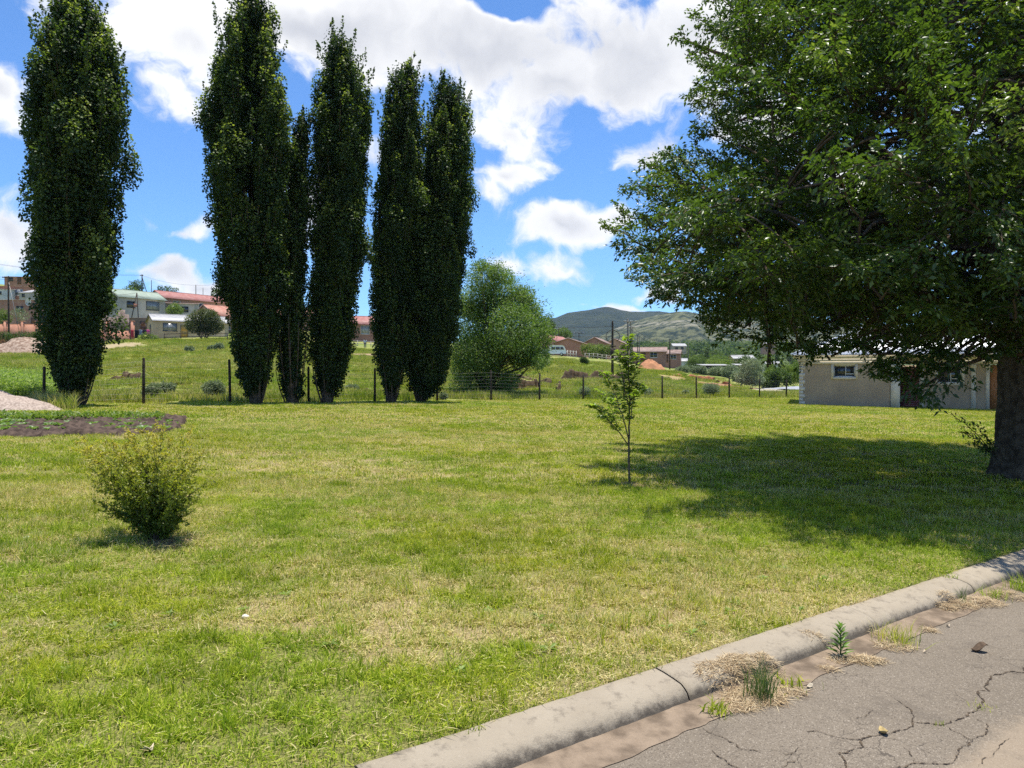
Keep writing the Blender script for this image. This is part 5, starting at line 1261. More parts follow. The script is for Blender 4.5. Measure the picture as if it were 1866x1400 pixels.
def mound(name, label, cat, px, py, rx, ry, h, mat, seed, d=None, kind=None, rough=.35, rot=0.0, nr=26, na_=64):
    g = ground(px, py) if d is None else onground(px, d)
    a = np.linspace(0, 2 * np.pi, na_, endpoint=False); rs = np.linspace(0.02, 1, nr)
    e = 1 + .45 * (vnoise(np.cos(a) * 1.6 + 7, np.sin(a) * 1.6 + seed, seed) - .5)
    x = rs[:, None] * e[None] * np.cos(a)[None] * rx; y = rs[:, None] * e[None] * np.sin(a)[None] * ry
    x, y = x * math.cos(rot) - y * math.sin(rot), x * math.sin(rot) + y * math.cos(rot)
    z = terrain(x + g[0], y + g[1]) - g[2] + h * (1 - rs[:, None] ** 1.6) * (.75 + .5 * fbm(x * 1.1 / rx * 2 + 3, y / ry * 2.2 + seed, seed)) + h * rough * (fbm(x * 5 / rx + seed, y * 5 / ry, seed, 5) - .5) * (1 - rs[:, None] ** 3) - .06 * rs[:, None] ** 4
    i = np.arange(nr - 1)[:, None] * na_; j = np.arange(na_)[None]
    Q_ = np.stack([i + j, i + na_ + j, i + na_ + (j + 1) % na_, i + (j + 1) % na_], -1).reshape(-1, 4)[:, ::-1]
    o = mk(name, np.stack([x, y, z], -1).reshape(-1, 3), [Q_, np.arange(na_)[None]], mat, smooth=True); o.location = tuple(g)
    return tag(o, label, cat, None, kind)
mound('soil_heap', 'low pale heap of rubble and soil in front of the recessed shutter', 'heap', 1690, 736, 1.9, .8, .26, pmat('pale rubble', (.42, .33, .23), (.30, .23, .16), 7, .95, .1, .8, 30), 3)
mound('earth_heap', 'orange earth heap dumped on the bank behind the sapling', 'heap', 1186, 671, 2.6, 2.2, 1.5, pmat('orange earth', (.42, .20, .10), (.34, .17, .09), 2, .95, .1, .8, 6), 4, d=108)
mound('gravel_heap', 'flat pinkish grey gravel heap at the left edge of the lawn', 'heap', -6, 745, 1.9, 1.2, .50, pmat('pinkish gravel', (.24, .185, .15), (.42, .34, .28), 16, .95, .15, .25, 9), 6, d=23.4)
mound('rubbish_heap', 'brown heap of rubble and soil below the left brick wall', 'heap', 40, 636, 5.2, 3.0, 1.5, pmat('brown rubble', (.18, .115, .08), (.38, .29, .22), 3, .95, .1, 1.0, 5), 9, d=97)

# eroded lips of dark soil on the bank
def bank_lip(label, pts, h, seed, red=False):
    rng = np.random.default_rng(seed); P = np.array([ground(*p) for p in pts]); k = 90
    f = np.linspace(0, len(P) - 1, k); X = np.stack([np.interp(f, np.arange(len(P)), P[:, c]) for c in range(2)], 1)
    X += np.stack([fbm(f * 2.2, f * 0, seed) - .5, fbm(f * 2.2, f * 0 + 5, seed + 1) - .5], 1) * 1.6
    hh = h * np.clip(1.5 * fbm(f * 1.7, f * 0 + 9, seed + 2) - .12, .02, 1) * np.minimum(1, np.minimum(np.arange(k), np.arange(k)[::-1]) / 8)
    z = terrain(X[:, 0], X[:, 1]); rows = []
    for dy, kz in ((-.5, -.08), (-.22, .05), (-.1, .45), (-.02, .85), (.14, 1.0), (.6, .92), (1.6, .35), (2.6, -.12)):
        y = X[:, 1] + dy + rng.normal(size=k) * .04; rows.append(np.stack([X[:, 0], y, terrain(X[:, 0], y) + hh * kz - .04 + (rng.random(k) - .5) * .08 * hh], 1))
    V = np.stack(rows); Fq = grid_faces(len(rows), k)
    mi = np.repeat([0, 0, 0, 0, 1, 1, 1], k - 1)
    o = mk('eroded_bank', V.reshape(-1, 3), [Fq], [pmat('red cut soil', (.30, .12, .06), (.22, .10, .055), 4, .95, .1) if red else pmat('dark cut soil', (.055, .038, .024), (.11, .075, .045), 4, .95, .1), GROUNDMAT], midx=mi)
    tag(o, kind='structure')
bank_lip('', [(1022, 694), (1050, 690), (1085, 690), (1118, 693), (1150, 694)], .9, 1)
bank_lip('', [(930, 712), (955, 709), (978, 708)], 1.0, 2)
bank_lip('', [(940, 696), (960, 694), (980, 698)], .6, 3)
bank_lip('', [(990, 698), (1005, 703), (1020, 710), (1030, 716)], .7, 4)
bank_lip('', [(205, 690), (230, 693), (258, 694)], .6, 5)
bank_lip('', [(318, 704), (335, 703), (352, 704)], .3, 6)
bank_lip('', [(625, 714), (650, 712), (690, 715)], .3, 7)
bank_lip('', [(1225, 684), (1260, 688), (1300, 694), (1345, 705)], .6, 8, True)

# ---- houses across the middle
rg = np.random.default_rng(61)
p = at(1007, 647, 152)
house('gable_brick_house', 'brown brick house with plain gable end behind the white truck', p, rad(-82) + math.pi / 2, 6.7, 12, 2.5, 0, BRICK_R, ROOF_B, .1, 'mono') if False else None
def end_house(label, px0, px1, py, d, H, rise, L, wall, roof, yaw, name='brick_row_house', group='brick houses in a row on the bank', ops=()):
    """gable end towards the street: local x runs back from the gable"""
    W = (px1 - px0) / F * d; p = at(px1, py, d)
    return house(name, label, p, rad(90 + yaw), L, W, H, rise, wall, roof, .4, 'gable', ops, group, trim=ROOF_B)
end_house('brown brick house with plain gable end behind the white truck', 1009, 1060, 648, 150, 2.6, .95, 12, BRICK_R, ROOF_B, -14, ops=[('w', 'left', 1.2, 1.6, .9, .12, WHITEF, GLASS, 1)])
end_house('pink-roofed brick house half hidden by the bushy tree', 972, 1014, 645, 176, 3.0, 1.5, 11, BRICK_P, ROOF_R, -25)
end_house('second brick gable just right of the plain gable end', 1062, 1104, 645, 182, 2.7, 1.4, 12, BRICK_D, ROOF_B, -16)
end_house('brick gable behind the hedge, left of the tall dark pole', 1100, 1140, 645, 208, 2.8, 1.5, 12, BRICK_P, ROOF_B, -16)
house('veranda_house', 'pale row house with veranda posts behind the earth heap', at(1152, 659, 170), rad(-12), 7.6, 6, 2.3, 1.0, BRICK_D, ROOF_B, .5, 'gable', [('d', 'front', 2, 0, 1, 2, DOOR_B), ('w', 'front', 4, .9, 1.6, 1.2, WHITEF, GLASS, 2), ('w', 'front', .4, .9, 1.2, 1.2, WHITEF, GLASS, 2)], 'brick houses in a row on the bank')
house('brick_row_house', 'low brown house at the right end of the row', at(1196, 661, 192), rad(-16), 6, 5, 2.3, 1.0, BRICK_D, ROOF_B, .4, 'gable', [('d', 'front', 2, 0, 1, 2, DOOR_B), ('w', 'front', 3.6, .9, 1.4, 1.1, WHITEF, GLASS, 2)], 'brick houses in a row on the bank')
house('valley_house', 'white walled house with light roof right of the earth heap', at(1214, 669, 215), rad(-8), 6.0, 5, 1.7, .8, PLASTER_W, ROOF_T, .4, 'gable', [('w', 'front', 1, .9, 1.2, 1, DARKF, GLASS, 2), ('d', 'front', 3.4, 0, .9, 1.9, DOOR_B)])
house('valley_house', 'house with a bright white roof among trees under the big crown', at(1227, 640, 380), rad(6), 7, 6, 2.6, 1.4, PLASTER_T, ROOF_T, .4, 'gable', [('w', 'front', 1, .9, 1.4, 1.2, DARKF, GLASS, 2), ('w', 'front', 4, .9, 1.4, 1.2, DARKF, GLASS, 2)])
house('long_shed', 'long low open shed with a pale flat roof below the wooded valley', at(1283, 678, 120), rad(5), 4.2, 3, 1.05, .2, POSTMAT, ROOF_T, .25, 'mono', [('w', 'front', .5, .3, 1.2, .5, DARKF, GLASS, 1)], cat='shed')
house('long_shed', 'small dark shed right of the long pale-roofed shed', at(1343, 679, 122), rad(3), 1.5, 2, 1.2, .2, POSTMAT, ROOF_T, .2, 'mono', [('w', 'front', .4, .4, .6, .5, DARKF, GLASS, 1)], cat='shed')
house('valley_house', 'grey roofed house beyond the scrub, left of the long house', at(1338, 668, 190), rad(4), 5.5, 4.5, 2.0, .9, PLASTER_T, ROOF_T, .3, 'gable', [('w', 'front', 1, .8, 1.2, 1, DARKF, GLASS, 2)])
house('valley_house', 'pale roofed hut close to the left corner of the long house', at(1398, 674, 165), rad(2), 3.2, 3, 1.3, .5, PLASTER_W, ROOF_T, .3, 'gable', [('w', 'front', .6, .5, .8, .6, DARKF, GLASS, 1)])
house('valley_house', 'pinkish house front high among the trees under the big crown', at(1392, 640, 360), rad(0), 6.5, 5, 3.2, 1.2, BRICK_P, ROOF_T, .3, 'gable', [('w', 'front', 1, 1, 1.4, 1.2, DARKF, GLASS, 2), ('d', 'front', 4, 0, 1, 2, DOOR_B)])
# lower road past the slope
rx0, rx1 = onground(1405, 73), onground(1520, 73)
tt = np.linspace(0, 1, 40); uu = np.linspace(-1, 1, 9); T_, U_ = np.meshgrid(tt, uu, indexing='ij')
x = rx0[0] + (30) * T_; y = 74 + U_ * 4.5 + 4 * T_
tag(mk('lower_road', np.stack([x, y, terrain(x, y) + .12 + .05 * (1 - U_ ** 2)], -1).reshape(-1, 3), [grid_faces(40, 9)[:, ::-1]], pmat('pale tarmac', (.24, .25, .28), (.30, .31, .33), 1, .8, .3, world=True), smooth=True), kind='structure')
# ================================================================ POLES AND LINES
POLEMAT = pmat('dark creosoted pole', (.040, .032, .026), (.075, .06, .048), 6, .9, .1)
GREYPOLE = pmat('grey weathered pole', (.16, .14, .12), (.22, .20, .17), 6, .9, .1)
def pole(label, px, top, base, d, r=.11, mat=POLEMAT, arms=(), stay=None, coil=False, name='utility_pole', lean=0.0, group='wooden utility poles'):
    b = at(px, base, d); b[2] = min(b[2], float(terrain(b[0], b[1]))); H = at(px, top, d)[2] - b[2]
    root = empty(name, b, 0, label, 'pole', group)
    mb = MB(); mb.tube([(0, 0, -.6), (lean * .5, 0, H * .5), (lean, 0, H - .06), (lean, 0, H)], [r * 1.25, r, r * .78, r * .6], 10); mb.build('shaft', mat, root, True)
    for (z, w_) in arms:
        mb = MB(); mb.box(lean - w_ / 2, lean + w_ / 2, -r - .09, -r - .0, H - z - .06, H - z + .06); ar = mb.build('crossarm', mat, root)
        for k in (-1, 0, 1):
            mb = MB(); mb.tube([(lean + k * w_ * .44, -r - .045, H - z + .062), (lean + k * w_ * .44, -r - .045, H - z + .15), (lean + k * w_ * .44, -r - .045, H - z + .22)], [.03, .055, .035], 8); mb.build('insulator', PLASTER_W, ar)
    if stay is not None:
        mb = MB(); mb.tube([(lean, 0, H - stay[2]), (stay[0], stay[1], -.4)], stay[3], 6); mb.build('stay', mat if stay[3] > .05 else WIREMAT, root)
    if coil:
        for s in (-1, 1):
            mb = MB(); a = np.linspace(-.3, 2.6, 14); R_ = .55
            mb.tube(np.stack([s * (R_ * np.sin(a) + .1), np.full(14, -r - .05), H - 1.5 + R_ * np.cos(a)], 1), .035, 6); mb.build('cable_loop', POSTMAT, root)
        mb = MB(); mb.box(-.22, .22, -r - .3, -r, H - 3.4, H - 2.6); mb.box(-.3, .3, -r - .2, -r - .02, H - 2.5, H - 2.38); mb.build('switch_box', POSTMAT, root)
    return b + np.array([lean, 0, H])
W_ = []
p1 = pole('dark pole with a crossarm in front of the left brick buildings', 16, 503, 606, 112, .13, arms=[(.25, 1.6)], stay=(2.3, -.3, .6, .03))
p2_ = pole('pole with a slanting prop on the skyline above the green roof', 259, 500, 532, 190, .14, arms=[(.3, .8)], stay=(1.9, -.3, .7, .09))
p3 = pole('thin skyline pole just right of the propped pole', 276, 510, 530, 196, .08)
p4 = pole('thin skyline pole above the pinkish red roof', 357, 519, 542, 186, .09)
p5 = pole('short thin skyline pole between two taller ones', 370, 525, 542, 196, .07)
p6 = pole('dark pole above the orange-red roof, left of the tall poplar', 395, 518, 556, 168, .13, arms=[(.25, .7)])
p7 = pole('tall dark pole with cable loops standing on the bank, left of the sapling', 1116, 585, 698, 72, .115, coil=True)
p8 = pole('thick grey pole with crossarm behind the sapling top', 1144, 581, 640, 120, .17, GREYPOLE, arms=[(.5, 1.5)], coil=False)
p9 = pole('grey pole close behind the thick pole', 1149, 585, 640, 128, .13, GREYPOLE, arms=[(.15, 2.0)])
p10 = pole('shorter grey pole at the right of the pole cluster', 1152, 595, 645, 140, .12, GREYPOLE, arms=[(.15, 1.0)])
p11 = pole('small pole above the brown gable end', 1055, 605, 640, 190, .10, arms=[(.35, 2.6)])
p12 = pole('small pole by the light green trees, left of the gable end', 1018, 598, 640, 205, .10, arms=[(.3, .9)])
p13 = pole('dark slim pole right of the earth heap', 1220.5, 618, 664, 128, .10)
p14 = pole('grey slim pole farther right, in front of the valley trees', 1254, 625, 662, 150, .10, GREYPOLE)
p15 = pole('thin grey pole behind the earth heap', 1165, 612, 655, 150, .09, GREYPOLE)
p16 = pole('thin dark pole beside the row houses', 1162, 610, 652, 165, .09)
# trestle of two leaning legs carrying a meter box
b = at(245, 576, 129); root = empty('meter_trestle', b, 0, 'two-legged wooden trestle with a small meter box before the grey house', 'pole')
for nm, x0 in (('leg', -.75), ('leg', .72)):
    mb = MB(); mb.tube([(x0, 0, -1.5), (.45, 0, 4.0)], .075, 7); mb.build(nm, POLEMAT, root)
mb = MB(); mb.box(.0, .5, -.35, -.08, 1.55, 2.05); mb.box(-.04, .54, -.4, -.3, 2.052, 2.1); mb.build('meter_box', pmat('rust box', (.30, .14, .10), None, rough=.7), root)

def wire(label, a, b, sag, r=.02, n=24, lines=((0, 0),)):
    root_o = (np.array(a) + np.array(b)) / 2
    mb = MB(); q = np.linspace(0, 1, n)[:, None]
    for (dy, dz) in lines:
        pth = np.array(a) + (np.array(b) - np.array(a)) * q - UP * sag * 4 * q * (1 - q) + np.array([dy, 0, dz]); mb.tube(pth - root_o, r, 4, cap=False)
    o = mb.build('power_line', POSTMAT); o.location = tuple(root_o)
    tag(o, label, 'power line')
wire('overhead cables running from the skyline pole past the lone poplar', p2_ + [0, 0, -.2], at(-160, 455, 150), 1.2, .018, lines=((0, 0), (.4, -.2)))
wire('long cable across the sky from the propped pole to the pole by the tall poplar', p2_ + [0, 0, -.3], p6 + [0, 0, -.1], 1.0, .018)
wire('cables from the left dark pole up to the hill crest', p1 + [0, 0, -.2], at(-220, 478, 130), .5, .018, lines=((0, 0), (.3, -.35)))
wire('low cable from the left dark pole to the trestle by the grey house', p1 + [0, 0, -.4], np.array(b) + [.45, 0, 4.0], 1.3, .018)
wire('cable from the trestle to the orange-roofed house', np.array(b) + [.45, 0, 3.6], at(400, 575, 131), .5, .016)
wire('bundle of cables from the tall looped pole to the left behind the bushy tree', p7 + [0, 0, -.5], at(880, 560, 150), 1.5, .02, lines=((0, 0), (0, -1.0)))
wire('cables between the looped pole and the thick grey pole', p7 + [0, 0, -.6], p8 + [0, 0, -.5], .3, .018)
wire('cables from the pole cluster down to the slim dark pole', p8 + [0, 0, -.5], p13 + [0, 0, -.3], 1.2, .02, lines=((0, 0), (0, -.6)))
wire('cables leading right from the slim dark pole under the big crown', p13 + [0, 0, -1.2], at(1600, 650, 150), 1.5, .02, lines=((0, 0), (0, -.7), (0, -1.1)))
wire('cable across the mountain between two small poles', p12 + [0, 0, -.3], p11 + [0, 0, -.3], .4, .018)

# ================================================================ VEHICLE
def truck():
    d = 141; b = at(982, 651.5, d); b[2] = float(terrain(b[0], b[1])) ; root = empty('pickup_truck', b, rad(-6), 'old white double-cab pickup truck parked on top of the bank', 'truck')
    white = pmat('white vehicle paint', (.72, .74, .74), (.66, .69, .69), 1.5, .3, .5)
    def prism(name, prof, y0, y1, mat, parent, bev=.05):
        k = len(prof); V = [(x, y, z) for y in (y0, y1) for x, z in prof]; i = np.arange(k)
        o = mk(name, V, [np.arange(k)[None], np.arange(k)[None, ::-1] + k, np.stack([i, i + k, (i + 1) % k + k, (i + 1) % k], 1)[:, ::-1]], mat, parent)
        if bev: m_ = o.modifiers.new('bevel', 'BEVEL'); m_.width = bev; m_.segments = 2
        return o
    prism('cab', [(2.1, .48), (5.05, .48), (5.08, .95), (4.98, 1.12), (4.62, 1.86), (4.4, 1.95), (2.2, 1.95), (2.1, 1.85)], 0, 1.75, white, root, .07)
    prism('load_bed', [(.05, .55), (2.08, .55), (2.08, 1.16), (.05, 1.16)], .02, 1.73, white, root, .03)
    for y, s in ((-.012, 1), (1.762, -1)):
        for x0, x1, nm in ((2.35, 3.1, 'window'), (3.2, 3.95, 'window')):
            mb = MB(); mb.box(x0, x1, min(y, y + .02 * s), max(y, y + .02 * s), 1.18, 1.72); mb.build(nm, GLASS, root)
        mb = MB(); mb.add([(4.05, y, 1.18), (4.78, y, 1.18), (4.52, y, 1.72), (4.05, y, 1.72), (4.05, y + .02 * s, 1.18), (4.78, y + .02 * s, 1.18), (4.52, y + .02 * s, 1.72), (4.05, y + .02 * s, 1.72)], [[(0, 1, 2, 3), (7, 6, 5, 4), (0, 4, 5, 1), (1, 5, 6, 2), (2, 6, 7, 3), (3, 7, 4, 0)]]); mb.build('window', GLASS, root)
    mb = MB(); mb.add([(5.0, .15, 1.15), (5.0, 1.6, 1.15), (4.68, 1.5, 1.8), (4.68, .25, 1.8), (4.96, .15, 1.13), (4.96, 1.6, 1.13), (4.64, 1.5, 1.78), (4.64, .25, 1.78)], [[(0, 1, 2, 3), (7, 6, 5, 4), (0, 4, 5, 1), (1, 5, 6, 2), (2, 6, 7, 3), (3, 7, 4, 0)]]); mb.build('windscreen', GLASS, root)
    mb = MB(); mb.box(5.06, 5.2, .02, 1.73, .42, .58); mb.build('bumper', DARKF, root)
    for y in (.3, 1.45):
        mb = MB(); mb.tube([(5.05, y, .8), (5.13, y, .8)], .11, 12); mb.build('headlight', PLASTER_W, root)
    for x in (.95, 4.25):
        for y in (.02, 1.55):
            mb = MB(); mb.tube([(x, y - .02, .33), (x, y, .33), (x, y + .18, .33), (x, y + .2, .33)], [.30, .34, .34, .30], 20); wh = mb.build('wheel', pmat('tyre rubber', (.02, .02, .02), None, rough=.9), root, True)
            mb = MB(); yy = y - .025 if y < .5 else y + .205; mb.tube([(x, yy, .33), (x, yy + .02, .33)], [.17, .17], 14); mb.build('rim', WHITEF, wh)
truck()

# ================================================================ PERSON ON THE BANK
def skin(name, pts, edges, radii, mat, parent, root=0, sub=2):
    me = bpy.data.meshes.new(name); me.from_pydata(pts, edges, []); o = bpy.data.objects.new(name, me); COL.objects.link(o); o.parent = parent; me.materials.append(mat)
    m_ = o.modifiers.new('skin', 'SKIN'); m_.use_smooth_shade = True
    for i, r in enumerate(radii):
        me.skin_vertices[0].data[i].radius = r if isinstance(r, tuple) else (r, r)
    me.skin_vertices[0].data[root].use_root = True
    s = o.modifiers.new('sub', 'SUBSURF'); s.levels = sub; s.render_levels = sub; return o
def person():
    d = 128.0; g = onground(665.5, d); root = empty('person', g, rad(20), 'person in pale blue top and grey trousers standing on the grass between poplars', 'person')
    sk = pmat('dark brown skin', (.09, .045, .028), None, rough=.55)
    body = [(0, 0, .95), (0, .0, 1.15), (0, -.01, 1.38), (0, 0, 1.5), (0, -.01, 1.60), (0, -.015, 1.70), (.1, 0, .88), (.11, -.02, .48), (.11, .02, .08), (.12, -.12, .04), (-.1, 0, .88), (-.12, .02, .48), (-.13, .05, .08), (-.14, -.09, .04),
            (.19, 0, 1.42), (.25, .02, 1.15), (.22, -.1, .92), (.22, -.13, .83), (-.19, 0, 1.42), (-.26, .03, 1.16), (-.25, -.06, .92), (-.25, -.08, .83)]
    ed = [(0, 1), (1, 2), (2, 3), (3, 4), (4, 5), (0, 6), (6, 7), (7, 8), (8, 9), (0, 10), (10, 11), (11, 12), (12, 13), (2, 14), (14, 15), (15, 16), (16, 17), (2, 18), (18, 19), (19, 20), (20, 21)]
    ra = [(.15, .10), (.14, .10), (.16, .10), .055, .085, .09, .085, .058, .04, .035, .085, .058, .04, .035, .055, .043, .032, .03, .055, .043, .032, .03]
    skin('body', body, ed, ra, sk, root)
    skin('shirt', body[:4] + [body[14], body[15], body[18], body[19]], [(0, 1), (1, 2), (2, 3), (2, 4), (4, 5), (2, 6), (6, 7)], [(.17, .125), (.165, .125), (.185, .125), .075, .075, .06, .075, .06], pmat('pale blue cotton', (.42, .48, .58), (.5, .55, .62), 6, .9, .1), root)
    skin('trousers', [(0, 0, 1.0), (0, 0, .92), body[6], body[7], (.11, .02, .14), body[10], body[11], (-.13, .05, .14)], [(0, 1), (1, 2), (2, 3), (3, 4), (1, 5), (5, 6), (6, 7)], [(.16, .125), (.165, .125), .105, .08, .065, .105, .08, .065], pmat('grey trousers', (.16, .17, .20), (.12, .13, .15), 6, .9, .1), root)
    skin('hair', [(0, .0, 1.69), (0, .01, 1.74)], [(0, 1)], [.095, .08], pmat('black hair', (.012, .01, .009), None, rough=.8), root)
person()

# ================================================================ LAUNDRY
def laundry():
    d = 113.0; z = lambda px: float(terrain((px - CX) / F * d, d))
    b = np.array([(238 - CX) / F * d, d, z(238)]); root = empty('clothes_line', b, 0, 'sagging clothes line on dark posts beside the slatted brick wall', 'clothes line')
    L = 3.0
    for x in (0, L * .55, L):
        mb = MB(); mb.tube([(x, 0, -.5), (x, 0, 1.75)], .05, 7); mb.build('post', POLEMAT, root)
    mb = MB(); q = np.linspace(0, 1, 20); mb.tube(np.stack([q * L, 0 * q, 1.7 - .1 * np.sin(q * np.pi)], 1), .012, 4); mb.build('line', WIREMAT, root)
    rng = np.random.default_rng(5)
    for x0, w_, h_, c, lab in ((.05, .5, 1.1, (.45, .05, .07), 'dark red cloth hanging at the left end of the clothes line'), (.62, .7, 1.3, (.02, .02, .025), 'large black cloth hanging on the clothes line'), (1.4, .45, .8, (.25, .30, .42), 'blue grey shirt hanging mid clothes line'), (1.92, .5, .75, (.03, .03, .05), 'short black garment beside the pink one on the line'), (2.45, .5, .8, (.75, .10, .30), 'bright pink garment hanging at the right end of the line')):
        u = np.linspace(0, 1, 9); v = np.linspace(0, 1, 9); U, V_ = np.meshgrid(u, v)
        X = x0 + w_ * (U - .5) * (1 - .15 * np.sin(V_ * 3)) + w_ / 2; Y = .06 * np.sin(U * 9 + x0 * 3) * V_ - .02; Zz = 1.63 - h_ * V_ + .03 * np.sin(U * 5)
        o = mk('laundry', np.stack([X, Y, Zz], -1).reshape(-1, 3), [grid_faces(9, 9)], pmat('cloth', c, tuple(k * .7 for k in c), 6, .9, .1), smooth=True); o.location = tuple(b)
        m_ = o.modifiers.new('thick', 'SOLIDIFY'); m_.thickness = .015; tag(o, lab, 'laundry', 'washing on the line')
laundry()
# low rail fences by the cottages
def rail_fence(label, pts, d, H, mat, rails=2, gap=1.6, pmat_=None, pick=False):
    P = np.array([onground(px, d) for px in pts]); root = empty('garden_fence', P[0], 0, label, 'fence'); L = np.linalg.norm(P[-1] - P[0]); n = max(2, int(L / gap)); q = np.linspace(0, 1, n + 1)
    X = np.stack([np.interp(q * (len(P) - 1), np.arange(len(P)), P[:, c]) for c in range(2)], 1); Z = terrain(X[:, 0], X[:, 1]); R_ = np.c_[X, Z] - P[0]
    for r in R_:
        mb = MB(); mb.box(r[0] - .05, r[0] + .05, r[1] - .05, r[1] + .05, r[2] - .3, r[2] + H); mb.build('post', mat, root)
    for k in range(rails):
        mb = MB()
        for a, c in zip(R_[:-1], R_[1:]): mb.obox(a + [0, -.075, H * (.9 - .45 * k)], c + [0, -.075, H * (.9 - .45 * k)], .04, .08)
        mb.build('rail', mat, root)
rail_fence('short dark posts and rails in front of the tan cottage', (300, 345, 415), 113, 1.1, POSTMAT, 2, 2.4)
rail_fence('low white fence beside the plain brick gable', (1034, 1050), 144, 1.2, PLASTER_W, 3, .5)
rail_fence('low grey fence under the hedge left of the looped pole', (1066, 1128), 142, 1.0, PLASTER_G, 2, .8)
rail_fence('pale low fence behind the person between poplars', (640, 700), 133, 1.0, PLASTER_G, 3, 1.0)

# ================================================================ PLANTS OF THE HILLSIDE
def scrub(name, label, px, d, wpx, hpx, seed, mat, group=None, leaf=.4, L0=.09, dens=900, cat='bush', stems=5):
    g = onground(px, d); k = d / F; rng = np.random.default_rng(seed); w_, h_ = wpx * k / 2, hpx * k; cl = []
    for i in range(9):
        cl.append(((rng.random() * 2 - 1) * w_ * .6, (rng.random() * 2 - 1) * w_ * .5, h_ * (.25 + .45 * rng.random()), min(w_, h_) * (.32 + .16 * rng.random())))
    dn = dens * min(3.0, max(.15, (.5 / (min(w_, h_) * .4 + .05))))
    return bushy_tree(name, label, g, cl, leaf, L0, dn / max(.2, min(w_, h_) * .4), seed, mat, group, .03, stems, .5, cat)
SG = 'silvery scrub bushes on the slope'
for i, (px, d, wv_, hv, lab) in enumerate([(270, 32, 38, 34, 'silvery bush right behind the fence post near the lone poplar'), (301, 37, 36, 30, 'silvery bush just right of the one behind the fence post'), (388, 33.5, 42, 36, 'silvery bush left of the tallest poplar'), (642, 46, 26, 12, 'flat grey tuft in the gap between poplars'), (1068, 44, 30, 22, 'grey bush at the foot of the fence left of the sapling'), (1180, 49, 26, 22, 'grey bush at the fence right of the sapling'),
                                            (1250, 52, 14, 10, 'small grey tuft by a fence post under the big crown'), (1297, 54, 38, 22, 'broad grey bush between two fence posts at the right'), (808, 37.2, 14, 16, 'small pale bush at the foot of the rightmost poplar'), (345, 92, 16, 10, 'small grey tuft high on the slope below the cottage'), (385, 94, 14, 10, 'grey tuft on the slope under the round tree'), (402, 92, 22, 12, 'grey green tuft on the slope beside the tallest poplar'), (1064, 100, 22, 14, 'dark slanting bush on the bank under the hedge')]):
    scrub('scrub_bush', lab, px, d, wv_, hv, 300 + i, GREYLEAF if i != 12 else FARLEAF, SG, .3, .11 if d < 60 else .2)
scrub('round_tree', 'round clipped tree with a visible trunk in front of the orange-roofed house', 372, 114, 1, 1, 1, FARLEAF) if False else None
def tree_at(name, label, px, d, base_py, clumps_px, seed, mat, L0, dens, group=None, r=.12, stems=2, leaf=.55):
    g = onground(px, d); k = d / F; z0 = g[2]; rng = np.random.default_rng(seed)
    cl = []
    for (cx, cy_, rp) in clumps_px:
        p = pix(cx, cy_, d) - g; cl.append((p[0], rng.normal() * rp * k * .4, p[2], rp * k))
    return bushy_tree(name, label, g, cl, leaf, L0, dens, seed, mat, group, r, stems, .35)
RT = leafmat('garden tree leaves', [(0, (.055, .07, .02)), (.5, (.09, .105, .03)), (1, (.20, .20, .075))], .3, .5, .4)
tree_at('round_tree', 'round clipped tree with a bare trunk in front of the orange-roofed house', 371, 116, 618, [(352, 586, 13), (362, 578, 14), (375, 577, 14), (388, 580, 14), (397, 590, 12), (356, 596, 12), (372, 592, 15), (388, 598, 12), (364, 603, 8), (380, 604, 8), (370, 570, 8), (384, 571, 8), (345, 592, 8), (402, 596, 7)], 401, RT, .22, 900, r=.14, stems=3)
tree_at('small_tree', 'small green tree between the tan cottage and the grey annex', 320, 126, 580, [(312, 566, 9), (320, 560, 8), (328, 566, 9), (320, 570, 10)], 402, LIGHTLEAF, .22, 700)
tree_at('skyline_tree', 'dark round tree on the skyline left of the propped pole', 246, 205, 530, [(242, 520, 8), (250, 519, 9), (246, 526, 9), (254, 525, 7)], 403, FARLEAF, .35, 220)
tree_at('skyline_bush', 'light green bush on the skyline above the green roof', 234, 188, 533, [(226, 529, 5), (236, 527, 6), (245, 529, 5)], 404, LIGHTLEAF, .3, 260)
tree_at('skyline_tree', 'low wide dark tree behind the pinkish red roof', 296, 205, 530, [(292, 525, 5), (300, 526, 5), (310, 528, 6), (320, 529, 5)], 405, FARLEAF, .35, 260)
tree_at('skyline_tree', 'spreading tree behind the top of the orange roof', 400, 190, 545, [(392, 536, 9), (402, 530, 9), (410, 536, 9)], 406, LIGHTLEAF, .35, 220)
tree_at('wall_shrub', 'light green shrub left of the utility pole before the brick building', 5, 117, 605, [(-3, 575, 9), (5, 572, 9), (12, 580, 8), (3, 586, 10)], 407, LIGHTLEAF, .2, 700)
tree_at('wall_shrub', 'thin pale shrub by the flat-roofed brick building', 37, 118, 605, [(30, 572, 8), (42, 570, 9), (50, 576, 8), (38, 582, 7)], 408, GREYLEAF, .2, 240)
tree_at('dark_hedge', 'dark hedge at the foot of the left brick wall, next to the lone poplar', 50, 105, 625, [(28, 615, 7), (38, 613, 8), (48, 612, 8), (58, 613, 8), (68, 612, 9), (76, 614, 8)], 409, FARLEAF, .2, 700)
tree_at('dark_hedge', 'dark hedge at the foot of the left utility pole', 8, 105, 625, [(-8, 612, 8), (2, 611, 8), (12, 613, 8), (20, 615, 6)], 410, FARLEAF, .2, 700)
tree_at('hillside_bush', 'bright green bush between the clothes line and the tan cottage', 266, 111, 620, [(258, 616, 6), (266, 612, 7), (274, 615, 7), (284, 617, 5)], 411, LIGHTLEAF, .2, 700)
